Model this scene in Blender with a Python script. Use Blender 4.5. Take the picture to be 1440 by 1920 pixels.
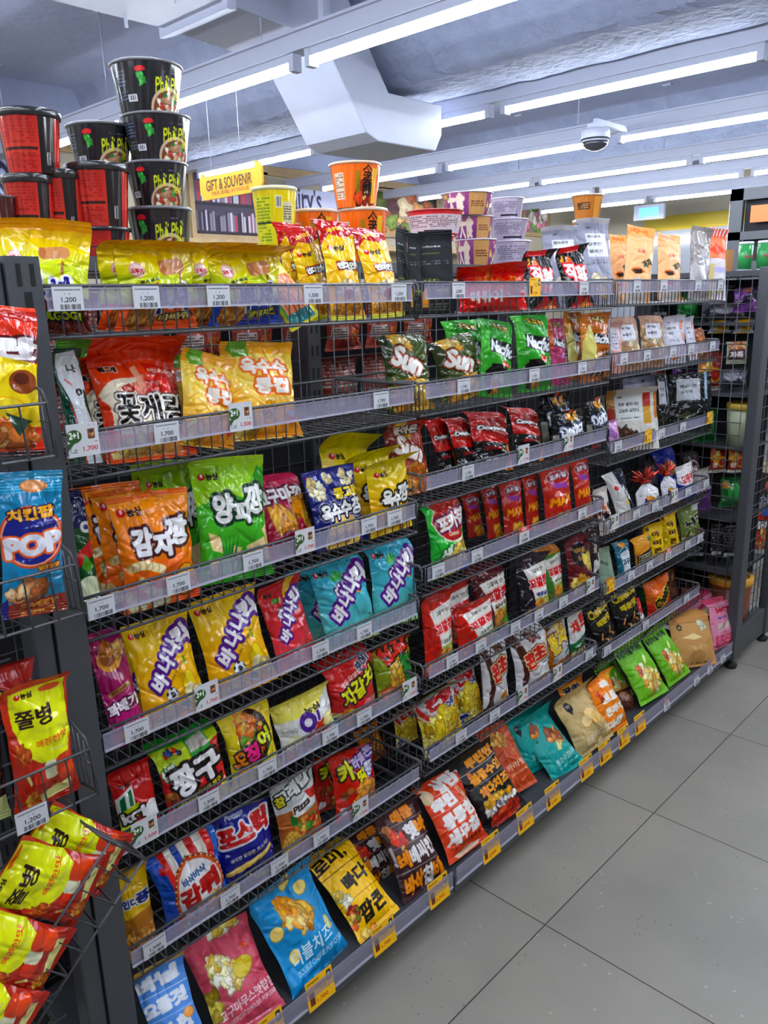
import bpy, math, random, zlib
import numpy as np
from mathutils import Matrix, Vector

# ------------------------------------------------------------------ scene, camera, light, exposure
for o in list(bpy.data.objects): bpy.data.objects.remove(o)
SC = bpy.context.scene
COL = SC.collection
SC.view_settings.view_transform = 'Standard'
SC.view_settings.look = 'None'
SC.view_settings.gamma = 1.0
SC.view_settings.use_curve_mapping = False
SC.view_settings.exposure = EXPOSURE = 1.88
SC.cycles.max_bounces = 7
SC.cycles.diffuse_bounces = 4
SC.cycles.glossy_bounces = 3
SC.cycles.transparent_max_bounces = 10
SC.cycles.transmission_bounces = 4
SC.cycles.caustics_reflective = False
SC.cycles.caustics_refractive = False
SC.cycles.use_denoising = True
TUBE_STRENGTH = 17.0
TUBE_COLOR = (0.86, 0.93, 1.0)
ENV_COLOR, ENV_STRENGTH = (0.75, 0.82, 1.0), 0.12

cam = bpy.data.cameras.new('camera')
cam.sensor_fit = 'HORIZONTAL'; cam.sensor_width = 36.0; cam.lens = 37.5; cam.clip_start = 0.02
camo = bpy.data.objects.new('camera', cam); COL.objects.link(camo)
C_POS = np.array([1.1613, -0.5233, 1.5168])
_yaw, _pit, _rol = 0.76531, 0.25899, -0.025743
_f = np.array([-math.sin(_yaw)*math.cos(_pit), math.cos(_yaw)*math.cos(_pit), -math.sin(_pit)])
_r = np.array([math.cos(_yaw), math.sin(_yaw), 0.0]); _u = np.cross(_r, _f)
_r2 = math.cos(_rol)*_r + math.sin(_rol)*_u; _u2 = -math.sin(_rol)*_r + math.cos(_rol)*_u
camo.matrix_world = Matrix(((_r2[0], _u2[0], -_f[0], C_POS[0]), (_r2[1], _u2[1], -_f[1], C_POS[1]), (_r2[2], _u2[2], -_f[2], C_POS[2]), (0, 0, 0, 1)))
SC.camera = camo
def depth(p): return float((np.array(p) - C_POS) @ _f)

W = bpy.data.worlds.new('world'); SC.world = W; W.use_nodes = True
W.node_tree.nodes['Background'].inputs[0].default_value = (*ENV_COLOR, 1)
W.node_tree.nodes['Background'].inputs[1].default_value = ENV_STRENGTH

# ------------------------------------------------------------------ materials
def lin(c):
    if isinstance(c, str):
        c = c.lstrip('#'); c = ''.join(k*2 for k in c) if len(c) == 3 else c; c = [int(c[i:i+2], 16)/255 for i in (0, 2, 4)]
    return tuple(x/12.92 if x <= .04045 else ((x+.055)/1.055)**2.4 for x in c[:3])
def hexc(c):
    if isinstance(c, str):
        c = c.lstrip('#'); c = ''.join(k*2 for k in c) if len(c) == 3 else c; return np.array([int(c[i:i+2], 16)/255 for i in (0, 2, 4)])
    return np.array(c, float)
_M = {}
def mat(name, color='#808080', rough=.5, metal=0., spec=.5, noise=0., nscale=8., bump=0., bscale=40., emit=None, alpha=1., coat=0.):
    if name in _M: return _M[name]
    m = bpy.data.materials.new(name); m.use_nodes = True; nt = m.node_tree; b = nt.nodes['Principled BSDF']
    col = (*lin(color), 1)
    b.inputs['Base Color'].default_value = col
    b.inputs['Roughness'].default_value = rough; b.inputs['Metallic'].default_value = metal
    b.inputs['Specular IOR Level'].default_value = spec
    if coat: b.inputs['Coat Weight'].default_value = coat; b.inputs['Coat Roughness'].default_value = .08
    if noise:
        t = nt.nodes.new('ShaderNodeTexCoord'); n = nt.nodes.new('ShaderNodeTexNoise'); n.inputs['Scale'].default_value = nscale; n.inputs['Detail'].default_value = 6
        r = nt.nodes.new('ShaderNodeMapRange'); r.inputs['From Min'].default_value = .3; r.inputs['From Max'].default_value = .7
        r.inputs['To Min'].default_value = 1-noise; r.inputs['To Max'].default_value = 1+noise
        mx = nt.nodes.new('ShaderNodeMix'); mx.data_type = 'RGBA'; mx.blend_type = 'MULTIPLY'; mx.inputs['Factor'].default_value = 1
        mx.inputs['A'].default_value = col
        nt.links.new(t.outputs['Object'], n.inputs['Vector']); nt.links.new(n.outputs['Fac'], r.inputs['Value'])
        nt.links.new(r.outputs[0], mx.inputs['B']); nt.links.new(mx.outputs['Result'], b.inputs['Base Color'])
    if bump:
        t = nt.nodes.new('ShaderNodeTexCoord'); n = nt.nodes.new('ShaderNodeTexNoise'); n.inputs['Scale'].default_value = bscale; n.inputs['Detail'].default_value = 5
        bp = nt.nodes.new('ShaderNodeBump'); bp.inputs['Strength'].default_value = bump; bp.inputs['Distance'].default_value = .02
        nt.links.new(t.outputs['Object'], n.inputs['Vector']); nt.links.new(n.outputs['Fac'], bp.inputs['Height']); nt.links.new(bp.outputs[0], b.inputs['Normal'])
    if emit: b.inputs['Emission Color'].default_value = (*lin(emit[0]), 1); b.inputs['Emission Strength'].default_value = emit[1]
    if alpha < 1:
        b.inputs['Alpha'].default_value = alpha
    _M[name] = m; return m
def print_mat(name, rough, spec=.5, coat=0., bump=0., crease=0.):
    m = mat(name, '#ffffff', rough, spec=spec, coat=coat, bump=bump, bscale=55.)
    nt = m.node_tree
    if crease:                                     # sharp crinkles of pillow film, different on every bag
        L = nt.links.new; t = nt.nodes.new('ShaderNodeTexCoord'); oi = nt.nodes.new('ShaderNodeObjectInfo'); ad = nt.nodes.new('ShaderNodeVectorMath'); ad.operation = 'ADD'
        ns_ = nt.nodes.new('ShaderNodeTexNoise'); ns_.inputs['Scale'].default_value = 9; ns_.inputs['Detail'].default_value = 2
        vm = nt.nodes.new('ShaderNodeVectorMath'); vm.operation = 'MULTIPLY_ADD'; vm.inputs[1].default_value = (.10, .10, .10)
        L(t.outputs['Object'], ad.inputs[0]); L(oi.outputs['Random'], ad.inputs[1]); L(ad.outputs[0], ns_.inputs['Vector']); L(ns_.outputs['Color'], vm.inputs[0]); L(ad.outputs[0], vm.inputs[2])
        v = nt.nodes.new('ShaderNodeTexVoronoi'); v.feature = 'DISTANCE_TO_EDGE'; v.inputs['Scale'].default_value = 21; L(vm.outputs[0], v.inputs['Vector'])
        mr = nt.nodes.new('ShaderNodeMapRange'); mr.inputs['From Max'].default_value = .22; mr.interpolation_type = 'SMOOTHSTEP'; L(v.outputs['Distance'], mr.inputs['Value'])
        b2 = nt.nodes.new('ShaderNodeBump'); b2.inputs['Strength'].default_value = crease; b2.inputs['Distance'].default_value = .004; L(mr.outputs[0], b2.inputs['Height'])
        pb = nt.nodes['Principled BSDF']
        if pb.inputs['Normal'].is_linked: L(pb.inputs['Normal'].links[0].from_socket, b2.inputs['Normal'])
        L(b2.outputs[0], pb.inputs['Normal'])
    a = nt.nodes.new('ShaderNodeAttribute'); a.attribute_name = 'Col'
    nt.links.new(a.outputs['Color'], nt.nodes['Principled BSDF'].inputs['Base Color'])
    return m
M_FILM = print_mat('printed_glossy_film', .13, .55, 0., .05, .65)
M_MATTE = print_mat('printed_matte_film', .36, .35, 0., .06, .45)
M_PAPER = print_mat('printed_paper', .6, .3)
M_CUP = print_mat('printed_cup_wrap', .22, .5, .4)
M_STEEL = mat('dark_grey_painted_steel', '#4c4e54', .42, .2, noise=.04, nscale=3)
M_DECK = mat('deck_grey_steel', '#3c3e42', .5, .1, noise=.05, nscale=4)
M_WIRE = mat('grey_coated_wire', '#54555a', .38, .3)
M_SLOT = mat('dark_slot', '#101014', .8)
M_BACK = mat('shadow_grey_panel', '#26262c', .8)
M_RUBBER = mat('black_rubber', '#0e0e12', .6)
def rail_mat():
    m = bpy.data.materials.new('clear_rail_plastic'); m.use_nodes = True; nt = m.node_tree
    b = nt.nodes['Principled BSDF']; out = nt.nodes['Material Output']
    b.inputs['Base Color'].default_value = (*lin('#b2afc6'), 1); b.inputs['Roughness'].default_value = .12
    tr = nt.nodes.new('ShaderNodeBsdfTransparent'); tr.inputs[0].default_value = (.93, .92, .96, 1)
    mx = nt.nodes.new('ShaderNodeMixShader'); mx.inputs[0].default_value = .40
    nt.links.new(tr.outputs[0], mx.inputs[1]); nt.links.new(b.outputs[0], mx.inputs[2]); nt.links.new(mx.outputs[0], out.inputs[0])
    return m
M_RAIL = rail_mat()
M_LIP = mat('white_rail_lip', '#b2b0be', .3)

# ------------------------------------------------------------------ object helpers
def link(o, parent=None):
    COL.objects.link(o)
    if parent is not None: o.parent = parent
    return o
def empty(name, loc=(0, 0, 0), rot=(0, 0, 0)):
    o = bpy.data.objects.new(name, None); o.empty_display_size = .05; COL.objects.link(o)
    o.location = loc; o.rotation_euler = rot; return o
def tag(o, label, cat, group=None):
    o['label'] = label; o['category'] = cat
    if group: o['group'] = group
    return o
def struct(o): o['kind'] = 'structure'; return o
def copy_tree(o, parent=None):
    c = o.copy(); COL.objects.link(c); c.parent = parent
    for ch in o.children: copy_tree(ch, c)
    return c
class MB:
    """collects boxes, bars, tubes and lathes; build() links them as one mesh object"""
    def __init__(s): s.v = []; s.f = []; s.m = []; s.mi = 0; s.sm = []
    def add(s, vs, fs, smooth=False):
        b = len(s.v); s.v += [tuple(map(float, v)) for v in vs]
        for f in fs: s.f.append(tuple(i+b for i in f)); s.m.append(s.mi); s.sm.append(smooth)
        return s
    def box(s, x0, x1, y0, y1, z0, z1):
        vs = [(x, y, z) for x in (x0, x1) for y in (y0, y1) for z in (z0, z1)]
        return s.add(vs, [(0, 1, 3, 2), (4, 6, 7, 5), (0, 4, 5, 1), (2, 3, 7, 6), (0, 2, 6, 4), (1, 5, 7, 3)])
    def prism(s, pts, axis, a, b):
        k = 'xyz'.index(axis); n = len(pts)
        def mk(p, t): q = list(p); q.insert(k, t); return q
        vs = [mk(p, a) for p in pts]+[mk(p, b) for p in pts]
        return s.add(vs, [tuple(range(n))[::-1], tuple(range(n, 2*n))]+[(i, (i+1) % n, n+(i+1) % n, n+i) for i in range(n)])
    def tube(s, pts, r, n=6, closed=False):
        pts = [np.array(p, float) for p in pts]; m = len(pts); vs = []
        for i, p in enumerate(pts):
            a = pts[i-1] if (i or closed) else p; b = pts[(i+1) % m] if (i < m-1 or closed) else p
            d = b-a; d /= max(1e-9, np.linalg.norm(d))
            ref = np.array([0, 0, 1.]) if abs(d[2]) < .9 else np.array([1., 0, 0])
            e = np.cross(d, ref); e /= np.linalg.norm(e); g = np.cross(e, d)
            d1 = (p-a) if np.linalg.norm(p-a) > 1e-9 else d; d1 = d1/np.linalg.norm(d1)
            k = 1/max(.5, float(np.clip(d1 @ d, .5, 1)))
            vs += [p+r*k*(math.cos(2*math.pi*j/n)*e+math.sin(2*math.pi*j/n)*g) for j in range(n)]
        fs = []
        for i in range(m if closed else m-1):
            i2 = (i+1) % m
            fs += [(i*n+j, i*n+(j+1) % n, i2*n+(j+1) % n, i2*n+j) for j in range(n)]
        if not closed: fs += [tuple(range(n))[::-1], tuple(range((m-1)*n, m*n))]
        return s.add(vs, fs, True)
    def lathe(s, prof, cx=0, cy=0, cz=0, n=32):
        vs = []; m = len(prof)
        for r, z in prof:
            vs += [(cx+r*math.cos(2*math.pi*j/n), cy+r*math.sin(2*math.pi*j/n), cz+z) for j in range(n)]
        fs = [(i*n+j, i*n+(j+1) % n, (i+1)*n+(j+1) % n, (i+1)*n+j) for i in range(m-1) for j in range(n)]
        if prof[0][0] > 1e-6: fs.append(tuple(range(n))[::-1])
        if prof[-1][0] > 1e-6: fs.append(tuple(range((m-1)*n, m*n)))
        return s.add(vs, fs, True)
    def mesh(s, name, mats):
        me = bpy.data.meshes.new(name); me.from_pydata(s.v, [], s.f)
        for m in (mats if isinstance(mats, (list, tuple)) else [mats]): me.materials.append(m)
        me.polygons.foreach_set('material_index', s.m); me.polygons.foreach_set('use_smooth', s.sm); me.update()
        return me
    def build(s, name, mats, parent=None, bevel=0.):
        o = bpy.data.objects.new(name, s.mesh(name, mats)); link(o, parent)
        if bevel:
            b = o.modifiers.new('bevel', 'BEVEL'); b.width = bevel; b.segments = 2; b.limit_method = 'ANGLE'; b.angle_limit = .8
        return o
def grid_mesh(name, P, colr, m, smooth=True):
    """P (nv,nu,3) points, colr (nv,nu,3) sRGB -> one mesh with colour attribute Col; P/colr may be lists of grids"""
    Ps = P if isinstance(P, list) else [P]; Cs = colr if isinstance(colr, list) else [colr]
    co = []; fa = []; cc = []; b = 0
    for p, c in zip(Ps, Cs):
        nv, nu = p.shape[:2]; idx = np.arange(nv*nu).reshape(nv, nu)+b
        fa.append(np.stack([idx[:-1, :-1], idx[:-1, 1:], idx[1:, 1:], idx[1:, :-1]], -1).reshape(-1, 4))
        co.append(p.reshape(-1, 3)); cc.append(np.broadcast_to(c, p.shape).reshape(-1, 3)); b += nv*nu
    co = np.concatenate(co).astype(np.float32); fa = np.concatenate(fa).astype(np.int32); cc = np.concatenate(cc)
    me = bpy.data.meshes.new(name); me.vertices.add(len(co)); me.vertices.foreach_set('co', co.ravel())
    me.loops.add(fa.size); me.loops.foreach_set('vertex_index', fa.ravel())
    me.polygons.add(len(fa)); me.polygons.foreach_set('loop_start', np.arange(0, fa.size, 4, dtype=np.int32))
    me.polygons.foreach_set('use_smooth', np.full(len(fa), smooth))
    at = me.color_attributes.new('Col', 'FLOAT_COLOR', 'POINT')
    l = np.where(cc <= .04045, cc/12.92, ((cc+.055)/1.055)**2.4); l = np.concatenate([l, np.ones((len(l), 1))], 1).astype(np.float32)
    at.data.foreach_set('color', l.ravel()); me.materials.append(m); me.update(); me.validate(); return me

# ------------------------------------------------------------------ printed artwork (vector shapes and lettering sampled onto the surface grid)
SAT, GAM = 1.26, 1.10
_TM = {}; EM = 72
def tmask(s):
    if s in _TM: return _TM[s]
    c = bpy.data.curves.new('lettering', 'FONT'); c.body = s; c.resolution_u = 4
    o = bpy.data.objects.new('lettering', c); me = o.to_mesh(); me.calc_loop_triangles()
    co = np.empty(len(me.vertices)*3); me.vertices.foreach_get('co', co); co = co.reshape(-1, 3)[:, :2]
    tr = np.empty(len(me.loop_triangles)*3, int); me.loop_triangles.foreach_get('vertices', tr); tr = tr.reshape(-1, 3)
    o.to_mesh_clear(); bpy.data.objects.remove(o); bpy.data.curves.remove(c)
    mn = co.min(0); co = (co-mn)*EM; wh = np.ceil(co.max(0)).astype(int)+2; pad = 26
    m = np.zeros((wh[1]+2*pad, wh[0]+2*pad), bool); co += pad+.5
    for t in co[tr]:
        x0, y0 = np.floor(t.min(0)).astype(int); x1, y1 = np.ceil(t.max(0)).astype(int)+1
        X, Y = np.meshgrid(np.arange(x0, x1), np.arange(y0, y1)); a, b2, c2 = t
        d = (b2[1]-c2[1])*(a[0]-c2[0])+(c2[0]-b2[0])*(a[1]-c2[1])
        if abs(d) < 1e-9: continue
        l1 = ((b2[1]-c2[1])*(X-c2[0])+(c2[0]-b2[0])*(Y-c2[1]))/d; l2 = ((c2[1]-a[1])*(X-c2[0])+(a[0]-c2[0])*(Y-c2[1]))/d
        m[y0:y1, x0:x1] |= (l1 >= -.02) & (l2 >= -.02) & (l1+l2 <= 1.02)
    _TM[s] = (m, pad); return _TM[s]
_DM = {}
def dil(s, r):
    r = int(round(r))
    if (s, r) in _DM: return _DM[(s, r)]
    m, pad = tmask(s)
    if r > 0:
        r = min(r, 24); out = np.zeros_like(m); H, Wd = m.shape
        cs = np.concatenate([np.zeros((H, 1), int), np.cumsum(m, 1)], 1)
        for dy in range(-r, r+1):
            h = int(math.sqrt(r*r-dy*dy)); x = np.arange(Wd)
            d = (cs[:, np.minimum(x+h+1, Wd)]-cs[:, np.maximum(x-h, 0)]) > 0
            if dy >= 0: out[dy:] |= d[:H-dy]
            else: out[:dy] |= d[-dy:]
        m = out
    _DM[(s, r)] = m.astype(np.float32); return _DM[(s, r)]
class Paint:
    def __init__(s, nu, nv, A, warp=0.):
        s.nu, s.nv, s.A = nu, nv, A; s.S = 2
        u = (np.arange(nu*2)+.5)/(nu*2); u = u+warp*(1-(2*u-1)**2); v = (np.arange(nv*2)+.5)/(nv*2)
        s.U, s.V = np.meshgrid(u, v); s.I = np.zeros((nv*2, nu*2, 3)); s.Y = s.V*A
    def put(s, mk, c, al=1.):
        mk = mk[..., None]*al; s.I = s.I*(1-mk)+hexc(c)*mk
    def loc(s, u, v, a):
        dx = s.U-u; dy = (s.V-v)*s.A; a = math.radians(a); return dx*math.cos(a)+dy*math.sin(a), -dx*math.sin(a)+dy*math.cos(a)
    def ell(s, u, v, ru, rv, c, a=0, al=1.):
        x, y = s.loc(u, v, a); s.put(((x/ru)**2+(y/rv)**2 < 1).astype(float), c, al)
    def rect(s, u0, v0, u1, v1, c, al=1.): s.put(((s.U >= u0) & (s.U <= u1) & (s.V >= v0) & (s.V <= v1)).astype(float), c, al)
    def rrect(s, u, v, w, h, c, a=0, r=.03):
        x, y = s.loc(u, v, a); qx = np.maximum(abs(x)-w/2+r, 0); qy = np.maximum(abs(y)-h/2+r, 0); s.put((qx**2+qy**2 < r*r).astype(float), c)
    def poly(s, pts, c, al=1.):
        x, y = s.U, s.V; ins = np.zeros(x.shape, bool); n = len(pts)
        for i in range(n):
            (x0, y0), (x1, y1) = pts[i], pts[i-1]
            if y0 == y1: continue
            ins ^= ((y0 > y) != (y1 > y)) & (x < (x1-x0)*(y-y0)/(y1-y0)+x0)
        s.put(ins.astype(float), c, al)
    def grad(s, c0, c1, v0=0., v1=1.):
        t = np.clip((s.V-v0)/(v1-v0), 0, 1)[..., None]; k = ((s.V >= min(v0, v1)) & (s.V <= max(v0, v1)))[..., None]
        s.I = np.where(k, hexc(c0)*(1-t)+hexc(c1)*t, s.I)
    def text(s, t, u, v, w, h, c, a=0, o=None, ow=.14, b=.045, sh=0., o2=None, ow2=.24):
        m, pad = tmask(t); H, Wd = m.shape; iw, ih = Wd-2*pad, H-2*pad
        if h is None: h = w*ih/iw
        if w is None: w = h*iw/ih
        x, y = s.loc(u, v, a); x = x-sh*y
        mx = x/w*iw+Wd/2; my = y/h*ih+H/2
        k = (mx > 1) & (mx < Wd-2) & (my > 1) & (my < H-2)
        if not k.any(): return
        X, Y = mx[k], my[k]; xi, yi = X.astype(int), Y.astype(int); fx, fy = X-xi, Y-yi
        for cc, r in ((o2, ow2), (o, ow), (c, 0.)):
            if cc is None: continue
            d = dil(t, (r+b)*EM)
            val = (d[yi, xi]*(1-fx)+d[yi, xi+1]*fx)*(1-fy)+(d[yi+1, xi]*(1-fx)+d[yi+1, xi+1]*fx)*fy
            mk = np.zeros(s.U.shape); mk[k] = np.clip(val, 0, 1); s.put(mk, cc)
    def words(s, items, c, **k):
        for (t, u, v, w, h, a) in items: s.text(t, u, v, w, h, k['o'], a=a, b=k.get('b', .045)+k.get('ow', .14), o=k.get('o2'), ow=k.get('ow2', .24)-k.get('ow', .14))
        for (t, u, v, w, h, a) in items: s.text(t, u, v, w, h, c, a=a, b=k.get('b', .045), sh=0.)
    def stroke(s, pts, w, c, rib=None):
        d = np.full(s.U.shape, 9.); al = np.zeros(s.U.shape); L0 = 0.
        for (a0, b0), (a1, b1) in zip(pts[:-1], pts[1:]):
            ex, ey = a1-a0, (b1-b0)*s.A; l = math.hypot(ex, ey); x, y = s.U-a0, (s.V-b0)*s.A; t = np.clip((x*ex+y*ey)/(l*l), 0, 1)
            q = np.hypot(x-t*ex, y-t*ey); k = q < d; d = np.where(k, q, d); al = np.where(k, L0+t*l, al); L0 += l
        m = d < w; s.put(m.astype(float), c)
        if rib: s.put((m & (np.sin(al/w*3.4+d/w*1.5) > .55)).astype(float), rib)
    def blob(s, u, v, rx, ry, c, a, ph, rag=.16):
        R = 1.5*max(rx, ry); i0, i1 = np.searchsorted(s.U[0], (u-R, u+R)); j0, j1 = np.searchsorted(s.V[:, 0], (v-R/s.A, v+R/s.A))
        if i1 <= i0 or j1 <= j0: return
        dx = s.U[j0:j1, i0:i1]-u; dy = (s.V[j0:j1, i0:i1]-v)*s.A; a = math.radians(a)
        xx, yy = (dx*math.cos(a)+dy*math.sin(a))/rx, (-dx*math.sin(a)+dy*math.cos(a))/ry; t = np.arctan2(yy, xx)
        k = (np.hypot(xx, yy) < 1+rag*np.sin(3*t+ph)+rag*.7*np.sin(5*t+ph*2.3))[..., None]
        s.I[j0:j1, i0:i1] = np.where(k, hexc(c), s.I[j0:j1, i0:i1])
    def food(s, u, v, ru, rv, cols, n, size, seed=1, el=1., a=0, rim=.72):
        rg = random.Random(seed)
        for i in range(n):
            q = rg.random()*6.283; d = math.sqrt(rg.random()); x, y = ru*d*math.cos(q), rv*d*math.sin(q)
            aa = math.radians(a); x, y = x*math.cos(aa)-y*math.sin(aa), x*math.sin(aa)+y*math.cos(aa)
            c = hexc(rg.choice(cols))*(.86+.22*rg.random()); z = size*(.65+.7*rg.random()); an = rg.random()*180; ph = rg.random()*6.28
            s.blob(u+x, v+y/s.A, z*el, z, np.clip(c*rim, 0, 1), an, ph); s.blob(u+x-z*.06, v+(y+z*.1)/s.A, z*el*.86, z*.82, np.clip(c, 0, 1), an, ph)
            s.blob(u+x-z*.2, v+(y+z*.25)/s.A, z*el*.4, z*.28, np.clip(c*1.14, 0, 1), an, ph+1, .3); s.blob(u+x+z*.25, v+(y-z*.2)/s.A, z*el*.3, z*.2, np.clip(c*.86, 0, 1), an, ph+2, .3)
    def fine(s, u0, v0, u1, v1, c, rows, seed=1, fill=.6):
        rg = random.Random(seed); hh = (v1-v0)/rows
        for i in range(rows):
            x = u0
            while x < u1:
                l = rg.uniform(.01, .05)
                if rg.random() < fill: s.rect(x, v0+hh*(i+.25), min(x+l, u1), v0+hh*(i+.75), c)
                x += l+.008
    def bars(s, u0, v0, u1, v1, c, n, seed=1):
        rg = random.Random(seed); x = u0; d = (u1-u0)/n
        while x < u1: w = d*rg.uniform(.25, .7); s.rect(x, v0, x+w, v1, c); x += d
    def done(s):
        I = s.I.reshape(s.nv, 2, s.nu, 2, 3).mean((1, 3)); g = I.mean(-1, keepdims=True); return np.clip(g+(I-g)*SAT, 0, 1)**GAM
# ------------------------------------------------------------------ setting: floor, ceiling, walls, beams
def tile_mat():
    m = bpy.data.materials.new('grey_stone_floor_tile'); m.use_nodes = True; nt = m.node_tree; b = nt.nodes['Principled BSDF']; L = nt.links.new
    def nd(t, **k):
        n = nt.nodes.new(t)
        for a, v in k.items(): setattr(n, a, v)
        return n
    def mth(op, a, b2=None, c=None):
        n = nd('ShaderNodeMath', operation=op)
        for i, x in enumerate((a, b2, c)):
            if x is None: continue
            if isinstance(x, (int, float)): n.inputs[i].default_value = x
            else: L(x, n.inputs[i])
        return n.outputs[0]
    tc = nd('ShaderNodeTexCoord'); sp = nd('ShaderNodeSeparateXYZ'); L(tc.outputs['Object'], sp.inputs[0])
    def edge(o, off):
        f = mth('FRACT', mth('DIVIDE', mth('SUBTRACT', o, off-6), .6)); return mth('MULTIPLY', mth('MINIMUM', f, mth('SUBTRACT', 1, f)), .6)
    d = mth('MINIMUM', edge(sp.outputs[0], .2795), edge(sp.outputs[1], .3363)); g = mth('LESS_THAN', d, .0016)
    cell = nd('ShaderNodeCombineXYZ'); L(mth('FLOOR', mth('DIVIDE', mth('SUBTRACT', sp.outputs[0], .2795), .6)), cell.inputs[0]); L(mth('FLOOR', mth('DIVIDE', mth('SUBTRACT', sp.outputs[1], .3363), .6)), cell.inputs[1])
    wn = nd('ShaderNodeTexWhiteNoise'); L(cell.outputs[0], wn.inputs['Vector'])
    ad = nd('ShaderNodeVectorMath', operation='ADD'); L(tc.outputs['Object'], ad.inputs[0]); L(wn.outputs['Color'], ad.inputs[1])
    n1 = nd('ShaderNodeTexNoise'); n1.inputs['Scale'].default_value = 3.2; n1.inputs['Detail'].default_value = 7; L(ad.outputs[0], n1.inputs['Vector'])
    r1 = nd('ShaderNodeValToRGB'); L(n1.outputs['Fac'], r1.inputs[0]); r1.color_ramp.elements[0].position = .32; r1.color_ramp.elements[1].position = .68
    r1.color_ramp.elements[0].color = (*lin('#86817a'), 1); r1.color_ramp.elements[1].color = (*lin('#958f86'), 1)
    v1 = nd('ShaderNodeTexVoronoi'); v1.inputs['Scale'].default_value = 46; L(ad.outputs[0], v1.inputs['Vector'])
    n3 = nd('ShaderNodeTexNoise'); n3.inputs['Scale'].default_value = 5; L(ad.outputs[0], n3.inputs['Vector'])
    spk = mth('MULTIPLY', mth('LESS_THAN', v1.outputs['Distance'], .13), mth('GREATER_THAN', n3.outputs['Fac'], .56))
    mx = nd('ShaderNodeMix', data_type='RGBA'); L(mth('MULTIPLY', spk, .55), mx.inputs['Factor']); L(r1.outputs[0], mx.inputs['A']); mx.inputs['B'].default_value = (*lin('#5c5a55'), 1)
    v2 = nd('ShaderNodeTexVoronoi'); v2.inputs['Scale'].default_value = 31; L(ad.outputs[0], v2.inputs['Vector'])
    sp2 = mth('MULTIPLY', mth('LESS_THAN', v2.outputs['Distance'], .10), mth('LESS_THAN', n3.outputs['Fac'], .47))
    m2 = nd('ShaderNodeMix', data_type='RGBA'); L(mth('MULTIPLY', sp2, .5), m2.inputs['Factor']); L(mx.outputs['Result'], m2.inputs['A']); m2.inputs['B'].default_value = (*lin('#bdbbb3'), 1)
    m3 = nd('ShaderNodeMix', data_type='RGBA'); L(g, m3.inputs['Factor']); L(m2.outputs['Result'], m3.inputs['A']); m3.inputs['B'].default_value = (*lin('#38352f'), 1)
    L(m3.outputs['Result'], b.inputs['Base Color']); b.inputs['Roughness'].default_value = .42; b.inputs['Specular IOR Level'].default_value = .4
    return m
M_CEIL = mat('blue_grey_painted_concrete', '#9ea6c2', .8, noise=.07, nscale=2.5, bump=.25, bscale=18)
M_BEAM = mat('rough_painted_concrete_beam', '#858da6', .85, noise=.12, nscale=7, bump=.9, bscale=22)
M_WALL = mat('cream_painted_wall', '#b0a894', .8, noise=.03)
M_WHITE = mat('white_painted_metal', '#b4b9cc', .4)
M_WOOD = mat('light_wood_trim', '#a98d62', .55, noise=.12, nscale=12)
X0, X1, Y0, Y1, ZC = -4.5, 4.5, -4.5, 9.3, 2.95
def wall(name, m, *b): return struct(MB().box(*b).build(name, m))
wall('floor', tile_mat(), X0, X1, Y0, Y1, -.08, 0)
wall('ceiling', M_CEIL, X0, X1, Y0, Y1, ZC, ZC+.1)
wall('wall_left', M_WALL, X0-.1, X0, Y0, Y1, 0, ZC)
wall('wall_right', M_WALL, X1, X1+.1, Y0, Y1, 0, ZC)
wall('wall_back', M_WALL, X0, X1, Y1, Y1+.1, 0, ZC)
wall('wall_front', M_WALL, X0, X1, Y0-.1, Y0, 0, ZC)
def beam(name, y0, y1, zb):
    """concrete beam with a rough, haunched front edge"""
    n, rg = 160, random.Random(7); P = []
    for i in range(n+1):
        x = X0+(X1-X0)*i/n; j = lambda a: rg.uniform(-a, a)
        P.append([(x, y0-.22, ZC+.01), (x, y0-.10+j(.004), zb+.17+j(.004)), (x, y0+j(.008), zb+.02+j(.008)), (x, y0+.03+j(.008), zb+j(.006)), (x, (y0+y1)/2, zb+j(.004)), (x, y1+j(.004), zb+j(.004)), (x, y1+.02, zb+.03), (x, y1+.04, ZC+.01)])
    m = MB(); k = 8
    m.add([p for r in P for p in r], [(i*k+a, i*k+a+1, (i+1)*k+a+1, (i+1)*k+a) for i in range(n) for a in range(k-1)]); return struct(m.build(name, M_BEAM))
beam('trim_1', 2.60, 2.98, 2.50)
beam('trim_2', 6.0, 6.5, 2.55)
beam('trim_3', -1.6, -1.2, 2.5)

# ------------------------------------------------------------------ LED tube rows (run across the aisle)
M_TUBE = mat('lit_led_tube', '#ffffff', .4, emit=('#ffffff', 1.0))
M_TUBE.node_tree.nodes['Principled BSDF'].inputs['Emission Color'].default_value = (*TUBE_COLOR, 1)
M_TUBE.node_tree.nodes['Principled BSDF'].inputs['Emission Strength'].default_value = TUBE_STRENGTH
ROWS = [(1.78, 'nearest row above the snack shelf'), (3.06, 'second row, behind the concrete beam'), (4.25, 'third row with the dome camera'), (5.45, 'fourth row of lights'), (6.43, 'fifth row of lights'), (7.5, 'farthest row of lights'), (.55, 'row over the near aisle'), (-.7, 'row behind the viewer'), (-2.2, 'rearmost row behind the viewer')]
GAPS = [-4.07, -2.745, -1.425, -.105, 1.215, 2.535]
def tube_light():
    t = empty('led_tube_light')
    MB().box(-.60, .60, -.020, .020, .022, .05).build('housing', M_WHITE, t)
    m = MB(); m.tube([(-.595, 0, .008), (.595, 0, .008)], .0155, 10); m.build('tube', M_TUBE, t)
    for s in (-1, 1): MB().box(s*.612-.014, s*.612+.014, -.022, .022, -.012, .05).build('end_cap', M_WHITE, t)
    return t
TL0 = None
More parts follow.
